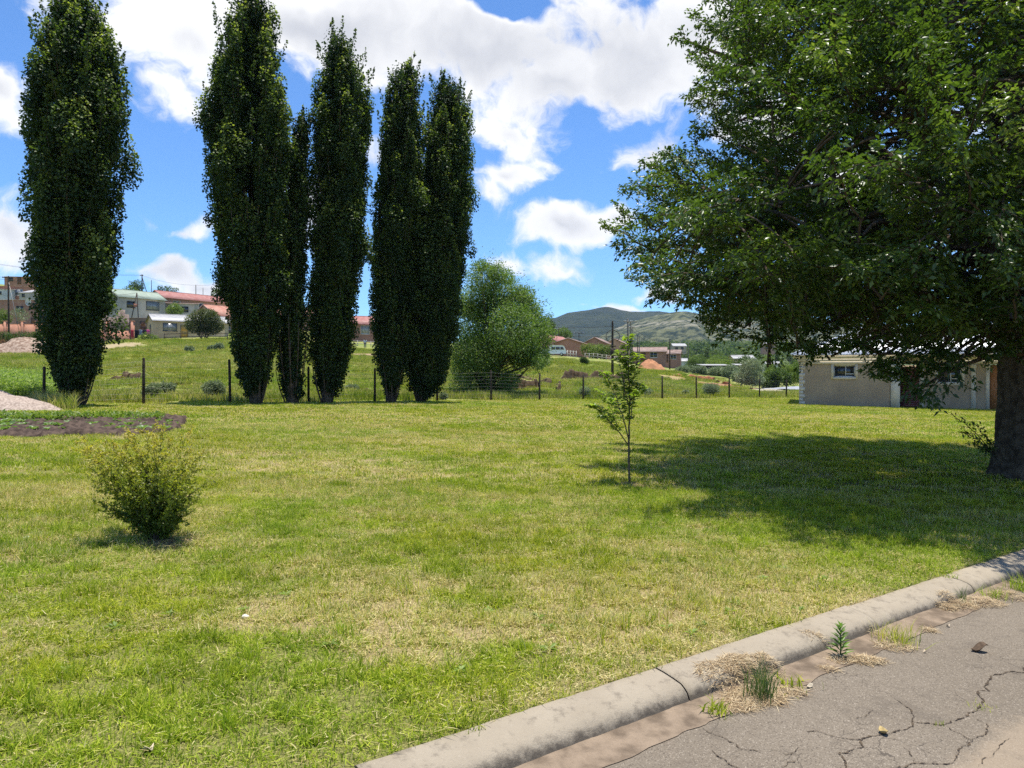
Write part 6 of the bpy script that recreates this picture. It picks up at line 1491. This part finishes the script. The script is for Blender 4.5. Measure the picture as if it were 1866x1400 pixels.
tree_at('conifer', 'dark upright conifer above the roofs beside the bushy tree', 1000, 215, 645, [(1000, 578, 6), (999, 588, 9), (1001, 598, 10), (998, 608, 11), (1006, 604, 9), (1002, 618, 11), (1007, 592, 6)], 412, FARLEAF, .4, 200, r=.25)
tree_at('small_tree', 'yellowish green tree behind the pink roof', 1023, 235, 645, [(1017, 608, 9), (1026, 606, 10), (1034, 611, 8), (1028, 616, 9)], 413, LIGHTLEAF, .4, 200)
tree_at('small_tree', 'dark tree behind the brown gable end', 1032, 260, 645, [(1030, 604, 6), (1034, 610, 8), (1028, 612, 7)], 414, FARLEAF, .4, 200)
tree_at('garden_hedge', 'bright leafy hedge of garden trees right of the brown gable end', 1088, 144, 652, [(1068, 640, 9), (1076, 634, 9), (1086, 637, 10), (1096, 635, 9), (1104, 639, 9), (1112, 636, 8), (1080, 644, 10), (1098, 645, 9), (1064, 632, 6), (1116, 644, 7)], 415, LIGHTLEAF, .25, 500, r=.1, stems=5)
# tall weeds on the left bank
def weeds():
    rng = np.random.default_rng(31); n = 26000; px = rng.random(n) * 190 - 70; c = px; dd = fence_d(c) + .5 + rng.random(n) ** 1.3 * 20
    x = (px - CX) / F * dd; env = sstep(125, 60, px + (dd - fence_d(c)) * 0 + 22 * (vnoise(x * .5, dd * .5, 2) - .5)); keep = rng.random(n) < env; x, y = x[keep], dd[keep]; n = len(x)
    h = (.55 + .9 * vnoise(x * .8, y * .8, 7)) * (.4 + .6 * rng.random(n))
    V, q, t3, rn = blades(rng, x, y, terrain(x, y), h, .015 + .02 * rng.random(n), .3)
    P = np.stack([x, y, terrain(x, y) + h * (.4 + .6 * rng.random(n))], 1); P = np.repeat(P, 3, 0) + rng.normal(size=(3 * n, 3)) * .07
    Vl, Fl = leaf_arrays(P, unit(rdir(rng, 3 * n) + UP * .2), unit(UP + rng.normal(size=(3 * n, 3)) * .5), .07 + .08 * rng.random(3 * n), .04, .1, .1)
    m_ = leafmat('weed leaves', [(0, (.12, .19, .04)), (.5, (.22, .31, .065)), (1, (.38, .43, .14))], .38, .6, .3)
    tag(mk('weeds', np.vstack([V, Vl]), [q, t3, Fl + len(V)], m_, None, np.concatenate([rn, np.repeat(rng.random(3 * n), 4)])), 'tall leafy weeds on the bank at the left edge', 'weeds', None, 'stuff')
    # dry seed stalks near the heap
    n = 1500; px = 60 + rng.random(n) * 80; d = 23.5 + rng.random(n) * 3.2; x = (px - CX) / F * d
    V, q, t3, rn = blades(rng, x, d, terrain(x, d), .25 + .45 * rng.random(n), .012 + .01 * rng.random(n), .35)
    tag(mk('dry_grass', V, [q, t3], GH, None, rn * .4), 'pale seeding grass between gravel heap and lone poplar', 'grass', None, 'stuff')
weeds()

# ================================================================ VEGETABLE BED
def bed():
    poly = np.array(BEDPOLY); x0, x1 = poly[:, 0].min(), poly[:, 0].max(); y0, y1 = poly[:, 1].min(), poly[:, 1].max()
    gx = np.arange(x0 - .1, x1 + .1, .055); gy = np.arange(y0 - .1, y1 + .1, .055); X, Y = np.meshgrid(gx, gy)
    wob = (fbm(X * 2, Y * 2, 6) - .5) * .5; ins = inpoly(X + wob, Y + wob, poly)
    Z = terrain(X, Y) + .05 + .16 * (fbm(X * 5, Y * 5, 4, 4) - .4) + .10 * (vnoise(X * 13, Y * 13, 8) - .5) + .05 * np.sin(Y * 7)
    Z = np.where(ins, Z, terrain(X, Y) - .05)
    Fq = grid_faces(len(gy), len(gx)); k = ins.ravel()[Fq].any(1)
    # soft edge
    tag(mk('vegetable_bed', np.stack([X, Y, Z], -1).reshape(-1, 3), [Fq[k]], pmat('dark tilled soil', (.045, .032, .026), (.11, .078, .06), 7, .95, .1, .9, 30, world=True), smooth=True), 'dark tilled soil of the long vegetable bed at the left', 'soil', None, 'stuff')
    vm = leafmat('cabbage leaves', [(0, (.10, .17, .05)), (.5, (.17, .25, .09)), (1, (.28, .35, .17))], .3, .45, .4); pm = leafmat('potato leaves', [(0, (.08, .14, .03)), (.5, (.14, .21, .04)), (1, (.22, .27, .08))], .35, .5, .4)
    protos = []
    for v in range(4):
        rng = np.random.default_rng(500 + v)
        if v < 2: nL = 9; a = np.arange(nL) * 2.4; el = .35 + .5 * np.arange(nL) / nL; L = .15 + .06 * rng.random(nL); Wd = L * .6
        else: nL = 60; a = rng.random(nL) * 6.28; el = rng.random(nL) * 1.1; L = .09 + .05 * rng.random(nL); Wd = L * .55
        D = np.stack([np.cos(a) * np.cos(el), np.sin(a) * np.cos(el), np.sin(el)], 1)
        P = D * .02 if v < 2 else D * (.05 + .18 * rng.random(nL))[:, None]
        V, Fl = leaf_arrays(P, D, unit(UP + rng.normal(size=(nL, 3)) * .25), L, Wd, .15, .2)
        st = MB(); st.tube([(0, 0, -.05), (0, 0, .05)], .008, 5); sv, sf = np.vstack(st.v), {kk: np.vstack(f) for kk, f in st.f.items()}
        o = mk('seedling' if v < 2 else 'leafy_vegetable', np.vstack([V, sv]), [Fl] + [f + len(V) for f in sf.values()], vm if v < 2 else pm, None, np.concatenate([np.repeat(rng.random(nL), 4), np.full(len(sv), .3)]), link=False); protos.append(o)
    rng = np.random.default_rng(9); spots = []
    for row, (ya, yb, kind, n) in enumerate([(767.5, 765.0, 1, 46), (771, 768, 1, 40), (781, 779, 0, 26), (789, 786, 0, 26), (775, 773, 0, 20)]):
        for i in range(n):
            f = (i + rng.random() * .7) / n; px = -30 + f * 370; py = ya + (yb - ya) * f + rng.normal() * .5
            if kind == 1 and px > 295: continue
            if rng.random() < (.05 if kind else .2): continue
            spots.append((px, py, kind))
    for px, py, kind in spots:
        g = ground(px, py)
        if not inpoly(np.array([g[0]]), np.array([g[1]]), BEDPOLY)[0]: continue
        o = protos[rng.integers(0, 2) + 2 * kind].copy(); COL.objects.link(o); s = (.7 + .6 * rng.random()) * (.72 if kind else .75)
        o.location = (g[0], g[1], g[2] + .06); o.rotation_euler = (rng.normal() * .1, rng.normal() * .1, rng.random() * 6.28); o.scale = (s, s, s)
        if kind: tag(o, 'leafy green vegetable in the back row of the dark soil bed', 'vegetable', 'leafy vegetables in the back row')
        else: tag(o, 'small pale seedling planted in the bare dark soil bed', 'seedling', 'seedlings in the soil bed')
bed()

# ================================================================ KERBSIDE WEEDS AND LITTER
def clump(name, label, px, py, n, L, W, lean, mat, seed, spread=.03, on='road', cat='weed', rn_off=.45, lift=.0):
    rng = np.random.default_rng(seed); g = onroad(px, py) if on == 'road' else ground(px, py)
    x = rng.normal(size=n) * spread; y = rng.normal(size=n) * spread
    V, q, t3, rn = blades(rng, x, y, np.full(n, lift), L * (.5 + .5 * rng.random(n)), W * (.6 + .6 * rng.random(n)), lean)
    o = mk(name, V, [q, t3], mat, None, rn * .5 + rn_off); o.location = tuple(g); return tag(o, label, cat)
WG = leafmat('wiry weed', [(0, (.06, .095, .03)), (.5, (.10, .15, .045)), (1, (.18, .22, .08))], .3, .5, .4)
clump('grass_tuft', 'upright wiry grass tuft growing out of the straw by the kerb', 1387, 1272, 150, .24, .004, .22, WG, 1, .045, rn_off=.2)
clump('weed_rosette', 'light green spiky weed at the near end of the straw heap', 1306, 1300, 60, .10, .009, .95, GM, 2, .03)
clump('weed_rosette', 'flat green weed at the far end of the straw heap', 1440, 1252, 46, .10, .010, 1.1, GM, 3, .05)
clump('grass_tuft', 'yellowish fine grass tuft in the gutter beyond the leafy weed', 1634, 1172, 170, .17, .004, .55, GM, 4, .06, rn_off=.1)
clump('grass_tuft', 'small upright tuft in the farthest straw heap', 1757, 1100, 40, .16, .004, .25, WG, 5, .02)
clump('grass_tuft', 'leaning green tuft in the straw near the shaded kerb', 1810, 1090, 80, .13, .004, .5, GM, 6, .05)
clump('grass_tuft', 'bright grass tuft by the kerb at the right picture edge', 1858, 1075, 90, .18, .005, .45, GM, 7, .05)
clump('grass_tuft', 'little green tuft sprouting from the crack in the road', 1712, 1322, 14, .035, .003, .6, GM, 8, .012)
clump('grass_tuft', 'flat green tuft in the upper part of the road crack', 1788, 1290, 26, .035, .003, .9, GM, 9, .03)
clump('grass_tuft', 'tiny weed beside the kerb joint in the sun', 1600, 1080, 30, .05, .004, .9, GM, 10, .05, 'ground')
def leafy_weed():
    g = onroad(1531, 1200); rng = np.random.default_rng(4); root = empty('leafy_weed', g, 0, 'upright weed with narrow leaves growing from the gutter', 'weed')
    mb = MB(); mb.tube([(0, 0, -.02), (.004, 0, .08), (-.003, .002, .20)], [.005, .004, .002], 6); mb.build('stem', WG, root)
    n = 42; f = .1 + .9 * np.arange(n) / n; a = np.arange(n) * 2.4; el = .35 + .6 * f
    D = np.stack([np.cos(a) * np.cos(el), np.sin(a) * np.cos(el), np.sin(el)], 1); P = np.stack([0 * f, 0 * f, .2 * f], 1)
    leaf_mesh('leaves', P, D, unit(UP + rng.normal(size=(n, 3)) * .2), .10 * (1.05 - .55 * f), .018, leafmat('weed leaf', [(0, (.08, .15, .03)), (1, (.15, .25, .05))], .35, .4, .4), root, None, rng, .12, .15)
leafy_weed()
STR = leafmat('straw', [(0, (.22, .14, .075)), (.4, (.40, .29, .16)), (.75, (.55, .43, .26)), (1, (.68, .57, .38))], .15, .7, .2, (1, 1, .9))
def straw(label, pts, n, seed, hgt=.05, L=.11):
    """heap of dead grass lying over gutter and kerb; pts: (px, py, radius)"""
    rng = np.random.default_rng(seed); xs, ys, zs_ = [], [], []
    for (px, py, r, sh) in pts:
        g = onsurf(px, py); k = int(n * sh); u = rng.random(k) ** .5; a = rng.random(k) * 6.283
        x = g[0] + np.cos(a) * u * r; y = g[1] + np.sin(a) * u * r * .8; xs.append(x); ys.append(y)
        zs_.append(rng.random(k) * hgt * (1 - u ** 1.4))
    x, y, dz = map(np.concatenate, (xs, ys, zs_)); base = surf(x, y) + .006
    k = len(x); V, q, t3, rn = blades(rng, x, y, base + dz, L * (.35 + .65 * rng.random(k)), .0018 + .003 * rng.random(k), 1.2)
    # keep the pieces lying
    V = V.reshape(-1, 5, 3); V[:, :, 2] = (base + dz)[:, None] + (V[:, :, 2] - (base + dz)[:, None]) * .15; V = V.reshape(-1, 3)
    tag(mk('straw', V, [q, t3], STR, None, rn), label, 'straw', None, 'stuff')
straw('heap of dead grass across the kerb in the foreground', [(1350, 1215, .12, .16), (1320, 1240, .16, .18), (1375, 1230, .13, .16), (1400, 1215, .08, .08), (1350, 1275, .15, .18), (1400, 1275, .10, .12), (1345, 1290, .09, .07), (1440, 1262, .08, .05)], 6200, 1, .016)
straw('dead grass round the leafy weed in the gutter', [(1575, 1205, .09, .55), (1530, 1205, .08, .2), (1510, 1222, .06, .1), (1600, 1208, .06, .15)], 1300, 2, .03, .08)
straw('dead grass heap in the gutter by the shaded kerb', [(1745, 1105, .14, .3), (1790, 1100, .16, .3), (1835, 1088, .16, .25), (1725, 1112, .08, .15)], 2600, 3, .05, .1)
straw('dead grass round the yellowish tuft', [(1630, 1180, .12, .6), (1600, 1160, .07, .2), (1695, 1150, .05, .2)], 900, 4, .02, .08)
straw('thin reddish straw on top of the kerb', [(1480, 1158, .07, .6), (1500, 1165, .05, .4)], 220, 5, .01, .07)
def curl(label, px, py, size, c, seed, on='road', cat='leaf', name='dry_leaf'):
    g = onroad(px, py) if on == 'road' else ground(px, py); rng = np.random.default_rng(seed)
    u = np.linspace(0, 1, 7); v = np.linspace(-1, 1, 5); U, V_ = np.meshgrid(u, v); w_ = np.sin(U * np.pi * .93 + .1) * .34
    X = (U - .5) * size; Y = V_ * w_ * size; Z = .015 + size * (.35 * V_ ** 2 * w_ * 2 + .22 * np.sin(U * 5 + seed)) + size * .1; Z -= Z.min() - .002
    o = mk(name, np.stack([X, Y, Z], -1).reshape(-1, 3), [grid_faces(5, 7)], pmat('dry leaf', c, tuple(k * .6 for k in c), 40, .8, .2), smooth=True)
    m_ = o.modifiers.new('thick', 'SOLIDIFY'); m_.thickness = .0015; o.location = tuple(g); o.rotation_euler = (0, 0, rng.random() * 6); return tag(o, label, cat)
curl('dark crumpled dead leaf standing on the road', 1785, 1188, .10, (.12, .08, .05), 1)
curl('yellow dry leaf lying on a road crack', 1610, 1338, .06, (.45, .34, .15), 2)
curl('pale dry leaf at the edge of the straw heap', 1476, 1254, .04, (.5, .43, .32), 3)
curl('pale fallen leaf in the grass close to the kerb', 270, 1373, .06, (.55, .45, .3), 4, 'ground')
curl('small pale leaf on the road near the shaded kerb', 1728, 1143, .03, (.5, .4, .28), 5)
curl('tiny pale leaf on the asphalt beyond the straw', 1685, 1190, .025, (.5, .4, .28), 6)
def pebble(label, px, py, r, c, seed, cat='stone', name='stone'):
    g = ground(px, py); th, ph = np.meshgrid(np.linspace(0, 2 * np.pi, 14, endpoint=False), np.linspace(.05, np.pi - .05, 9)); d = np.stack([np.cos(th) * np.sin(ph), np.sin(th) * np.sin(ph), np.cos(ph)], -1)
    k = r * (1 + .35 * (vnoise(d[..., 0] * 2 + seed, d[..., 1] * 2 + d[..., 2], seed) - .5)); V = d * k[..., None] * np.array([1.2, .9, .7]); V[..., 2] += r * .55
    i = np.arange(8)[:, None] * 14; j = np.arange(14)[None]; q = np.stack([i + j, i + 14 + j, i + 14 + (j + 1) % 14, i + (j + 1) % 14], -1).reshape(-1, 4)
    o = mk(name, V.reshape(-1, 3), [q, np.arange(14)[None, ::-1], np.arange(14)[None] + 112], pmat('stone', c, tuple(v * .8 for v in c), 30, .8), smooth=True); o.location = tuple(g); tag(o, label, cat)
pebble('white stone lying in the grass left of the bush', 50, 985, .03, (.7, .68, .62), 2)
pebble('small white stone in the dry patch of the lawn', 447, 1127, .02, (.75, .68, .6), 3)
# broad-leaved weeds in the lawn
rng = np.random.default_rng(91); V_, F_, R_, o_ = [], [], [], 0
for (px, py) in [(310, 1125), (447, 1117), (1330, 1120), (1280, 1145), (1455, 1118), (1215, 1150), (980, 1130), (1000, 1150), (210, 1150), (520, 1090), (890, 1120), (1340, 1105), (700, 950), (1500, 1060), (1260, 1160), (1100, 985), (840, 1230), (1000, 1190), (600, 1180), (120, 1230), (395, 1040), (1390, 1060), (1425, 1040)]:
    g = ground(px, py); nL = 11; a = rng.random(nL) * 6.28; el = .1 + .5 * rng.random(nL); D = np.stack([np.cos(a) * np.cos(el), np.sin(a) * np.cos(el), np.sin(el)], 1)
    V, Fl = leaf_arrays(g + UP * .02 + D * .008, D, unit(UP + rng.normal(size=(nL, 3)) * .2), (.03 + .035 * rng.random(nL)), .014 + .010 * rng.random(nL), .1, .15); V_.append(V); F_.append(Fl + o_); o_ += len(V); R_.append(np.repeat(rng.random(nL), 4))
tag(mk('lawn_weeds', np.vstack(V_), [np.vstack(F_)], leafmat('lawn weed leaves', [(0, (.13, .20, .03)), (1, (.24, .32, .06))], .35, .5, .4), None, np.concatenate(R_)), 'small broad-leaved weeds dotted through the short lawn', 'weeds', None, 'stuff')

# ================================================================ VALLEY TREES, WOODS, MOUNTAIN
VG = 'trees of the wooded valley below the mountain'
def proto_tree(seed, w_, h_, mat, label, n=2600, conic=False, L0=.42):
    rng = np.random.default_rng(seed); cl = []
    if conic:
        for k in range(14): f = k / 13; cl.append((rng.normal() * .1 * w_, rng.normal() * .1 * w_, h_ * (.12 + .84 * f), w_ * (.5 - .36 * f) * (.8 + .3 * rng.random())))
    else:
        for k in range(15): a = rng.random() * 6.28; r = w_ * .36 * rng.random() ** .5; zz = h_ * (.35 + .45 * rng.random()); cl.append((math.cos(a) * r, math.sin(a) * r, zz, w_ * (.15 + .10 * rng.random())))
    tot = sum(c[3] ** 2 for c in cl)
    return bushy_tree('cypress_tree' if conic else 'valley_tree', label, (0, 0, 0), cl, .6, L0, n / tot, seed, mat, VG, .22, 2, .35)
lab_d = 'dark green tree among many in the wooded valley'; lab_l = 'light green tree among many in the wooded valley'; lab_c = 'dark narrow cypress rising from the wooded valley'
PR = [(proto_tree(701, 7, 7.5, FARLEAF, lab_d), lab_d), (proto_tree(702, 9, 8, FARLEAF, lab_d), lab_d), (proto_tree(703, 7.5, 6.5, LIGHTLEAF, lab_l), lab_l), (proto_tree(704, 6, 6, LIGHTLEAF, lab_l), lab_l), (proto_tree(705, 2.9, 10, FARLEAF, lab_c, 1800, True), lab_c)]
rng = np.random.default_rng(71); used = set()
def put(k, px, d, s):
    g = onground(px, d); pr, lb = PR[k]
    r = pr if k not in used else copy_tree(pr)
    used.add(k); r.location = tuple(g); r.rotation_euler = (0, 0, rng.random() * 6.28); r.scale = (s, s, s * (.85 + .3 * rng.random()))
for px, d, s in [(1288, 260, 1.0), (1416, 235, .95), (1406, 300, .7), (1312, 420, .8), (1355, 470, .9), (1280, 420, .7), (1325, 300, .75)]: put(4, px, d, s)
for i in range(104):
    px = 1185 + rng.random() * 330; d = 150 + rng.random() ** 1.2 * 330
    if px < 1240 and d < 230: d += 110
    k = int(rng.integers(0, 4)); s = .55 + .55 * rng.random()
    if 150 < d < 230: s *= .62
    if 1180 < px < 1260 and d < 300: s *= .7
    if 1218 < px < 1254 and d < 385: s = .42
    put(k, px, d, s)
for i in range(26): put(int(rng.integers(0, 4)), 1015 + rng.random() * 190, 240 + rng.random() * 220, .55 + .4 * rng.random())
# scrub along the lower road, between slope and valley
for i, (px, d, w_, h_, lab, m_) in enumerate([(1372, 78, 62, 66, 'big grey green willow bush beyond the fence, left of the long house', GREYLEAF), (1355, 92, 40, 34, 'grey bush left behind the willow bush', GREYLEAF), (1425, 92, 46, 40, 'dark bush between willow bush and long house', FARLEAF), (1446, 105, 50, 60, 'bright yellow green bush beside the corner of the long house', LIGHTLEAF), (1330, 100, 34, 24, 'low grey scrub below the long shed', GREYLEAF), (1305, 104, 34, 20, 'low scrub at the top of the red track', GREYLEAF), (1272, 108, 34, 18, 'low green scrub right of the earth heap', GREYLEAF), (1245, 112, 30, 16, 'pale weeds behind the earth heap', GREYLEAF), (1405, 80, 40, 34, 'dark leafy bush right of the willow bush', FARLEAF), (1398, 104, 40, 50, 'green bush with light top behind the willow bush', LIGHTLEAF), (1340, 128, 44, 30, 'round green tree-bush in front of the grey roofs', LIGHTLEAF), (1308, 134, 50, 34, 'wide green tree-bush over the long shed', LIGHTLEAF), (1270, 140, 40, 30, 'green tree-bush right of the slim grey pole', FARLEAF)]):
    scrub('valley_bush', lab, px, d, w_, h_, 820 + i, m_, 'bushes along the foot of the slope', .35, .24, 1000)

WOODLEAF = leafmat('far wood foliage', [(0, (.04, .065, .02)), (.45, (.075, .115, .03)), (1, (.17, .20, .06))], .3, .6, .1)
def woods():
    rng = np.random.default_rng(72); LP, LD, LN, LR = [], [], [], []
    n = 620
    px = 950 + rng.random(n) * 750; d = 430 + rng.random(n) ** .8 * 900
    for k in range(n):
        g = onground(px[k], d[k]); r = 3.2 + 3.2 * rng.random(); m_ = 80; dr = rdir(rng, m_); dr[:, 2] = np.abs(dr[:, 2]) * 1.2 - .2
        LP.append(g + UP * r * .6 + dr * r * (.7 + .4 * rng.random((m_, 1)))); LD.append(rdir(rng, m_)); LN.append(unit(dr + rng.normal(size=(m_, 3)) * .5)); LR.append(np.clip(.75 * rng.random() ** 1.3 + .25 * rng.random(m_), 0, 1))
    P, D, N, R_ = map(np.concatenate, (LP, LD, LN, LR)); L = 1.3 + 1.1 * rng.random(len(P))
    tag(leaf_mesh('woods', P, D, N, L, L * .8, WOODLEAF, None, R_, rng, .1, .1), 'far wood covering the foot of the mountain', 'woods', None, 'stuff')
woods()

def mountain():
    m, t = newmat('mountain slopes')
    pos = t.n('ShaderNodeNewGeometry').outputs['Position']; s = t.n('ShaderNodeSeparateXYZ', {0: pos})
    n = t.noise(pos, .012, 6, .6); n2 = t.noise(pos, .05, 5, .65)
    st = t.n('ShaderNodeCombineXYZ', {0: t.m('MULTIPLY', s.outputs[0], .0015), 1: t.m('MULTIPLY', s.outputs[1], .0015), 2: t.m('ADD', t.m('MULTIPLY', s.outputs[2], .085), t.m('MULTIPLY', n, .9))}).outputs[0]
    band = t.smooth(t.noise(st, 1.0, 3, .6), .50, .60)
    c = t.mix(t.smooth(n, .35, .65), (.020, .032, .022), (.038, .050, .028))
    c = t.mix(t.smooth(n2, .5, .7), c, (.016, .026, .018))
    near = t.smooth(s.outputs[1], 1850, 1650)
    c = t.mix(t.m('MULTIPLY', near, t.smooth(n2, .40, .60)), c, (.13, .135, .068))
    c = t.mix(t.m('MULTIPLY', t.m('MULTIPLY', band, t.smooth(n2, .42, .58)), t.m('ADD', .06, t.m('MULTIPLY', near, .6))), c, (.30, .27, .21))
    b_ = t.n('ShaderNodeBsdfPrincipled', {'Roughness': .95, 'Specular IOR Level': .05, 'Base Color': c})
    bn = t.n('ShaderNodeBump', {'Strength': 1.0, 'Distance': 14.0, 'Height': t.noise(pos, .035, 7, .65)}); t.L.new(bn.outputs[0], b_.inputs['Normal'])
    t.n('ShaderNodeOutputMaterial', {'Surface': b_.outputs[0]})
    for sky_, d0, back, front, seed in (([(560, 660), (800, 630), (900, 606), (960, 594), (1000, 582), (1012, 580), (1035, 571), (1070, 566), (1090, 562), (1104, 560), (1118, 561), (1145, 567), (1175, 568), (1210, 570), (1260, 572), (1330, 566), (1420, 572), (1560, 590), (1700, 612), (1900, 640), (2200, 665)], 2450, 400, 900, 1),
                               ([(1000, 672), (1060, 640), (1090, 614), (1120, 600), (1150, 587), (1185, 577), (1215, 571), (1250, 568), (1300, 574), (1360, 582), (1450, 590), (1560, 600), (1700, 618), (1900, 640), (2200, 668)], 1640, 300, 560, 7)):
        pxs = np.linspace(sky_[0][0], sky_[-1][0], 300); tz = np.interp(pxs, [p[0] for p in sky_], [p[1] for p in sky_]); tz = tz - (fbm(pxs * .03, pxs * 0, seed) - .5) * 5
        ds = np.concatenate([np.linspace(d0 - front, d0, 44), np.linspace(d0 + back * .1, d0 + back, 8)])
        PX, DD = np.meshgrid(pxs, ds); TZ = np.broadcast_to(tz, PX.shape)
        top = EYE - (TZ - 683) / F * d0; X = (PX - CX) / F * d0 * (1 + (DD / d0 - 1) * .6); Y = DD
        f = np.where(DD <= d0, (DD - (d0 - front)) / front, 1 - (DD - d0) / back * .8)
        gully = (fbm(X * .006, Y * .0022 + X * .002, seed + 3, 5) - .5)
        Z = -12 + (top + 12) * np.clip(f, 0, 1) ** .85 + gully * 60 * np.sin(np.clip(f, 0, 1) * np.pi) + 4 * np.sin((top * f) * .16 + 3 * vnoise(X * .004, Y * .004, 4)) * np.sin(np.clip(f, 0, 1) * np.pi)
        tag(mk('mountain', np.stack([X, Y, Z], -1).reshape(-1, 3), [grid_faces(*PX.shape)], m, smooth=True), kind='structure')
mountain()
# ================================================================ AIR
def haze():
    m = bpy.data.materials.new('air'); m.use_nodes = True; m.node_tree.nodes.clear(); t = NT(m.node_tree)
    v = t.n('ShaderNodeVolumePrincipled', {'Color': (.55, .72, 1.0, 1), 'Density': .00006, 'Anisotropy': .2})
    t.n('ShaderNodeOutputMaterial', {'Volume': v.outputs[0]})
    mb = MB(); mb.box(-3500, 3500, -3500, 3500, -60, 420)
    tag(mb.build('haze', m), 'thin blue air between the lawn and the mountain', 'haze', None, 'stuff')
haze()
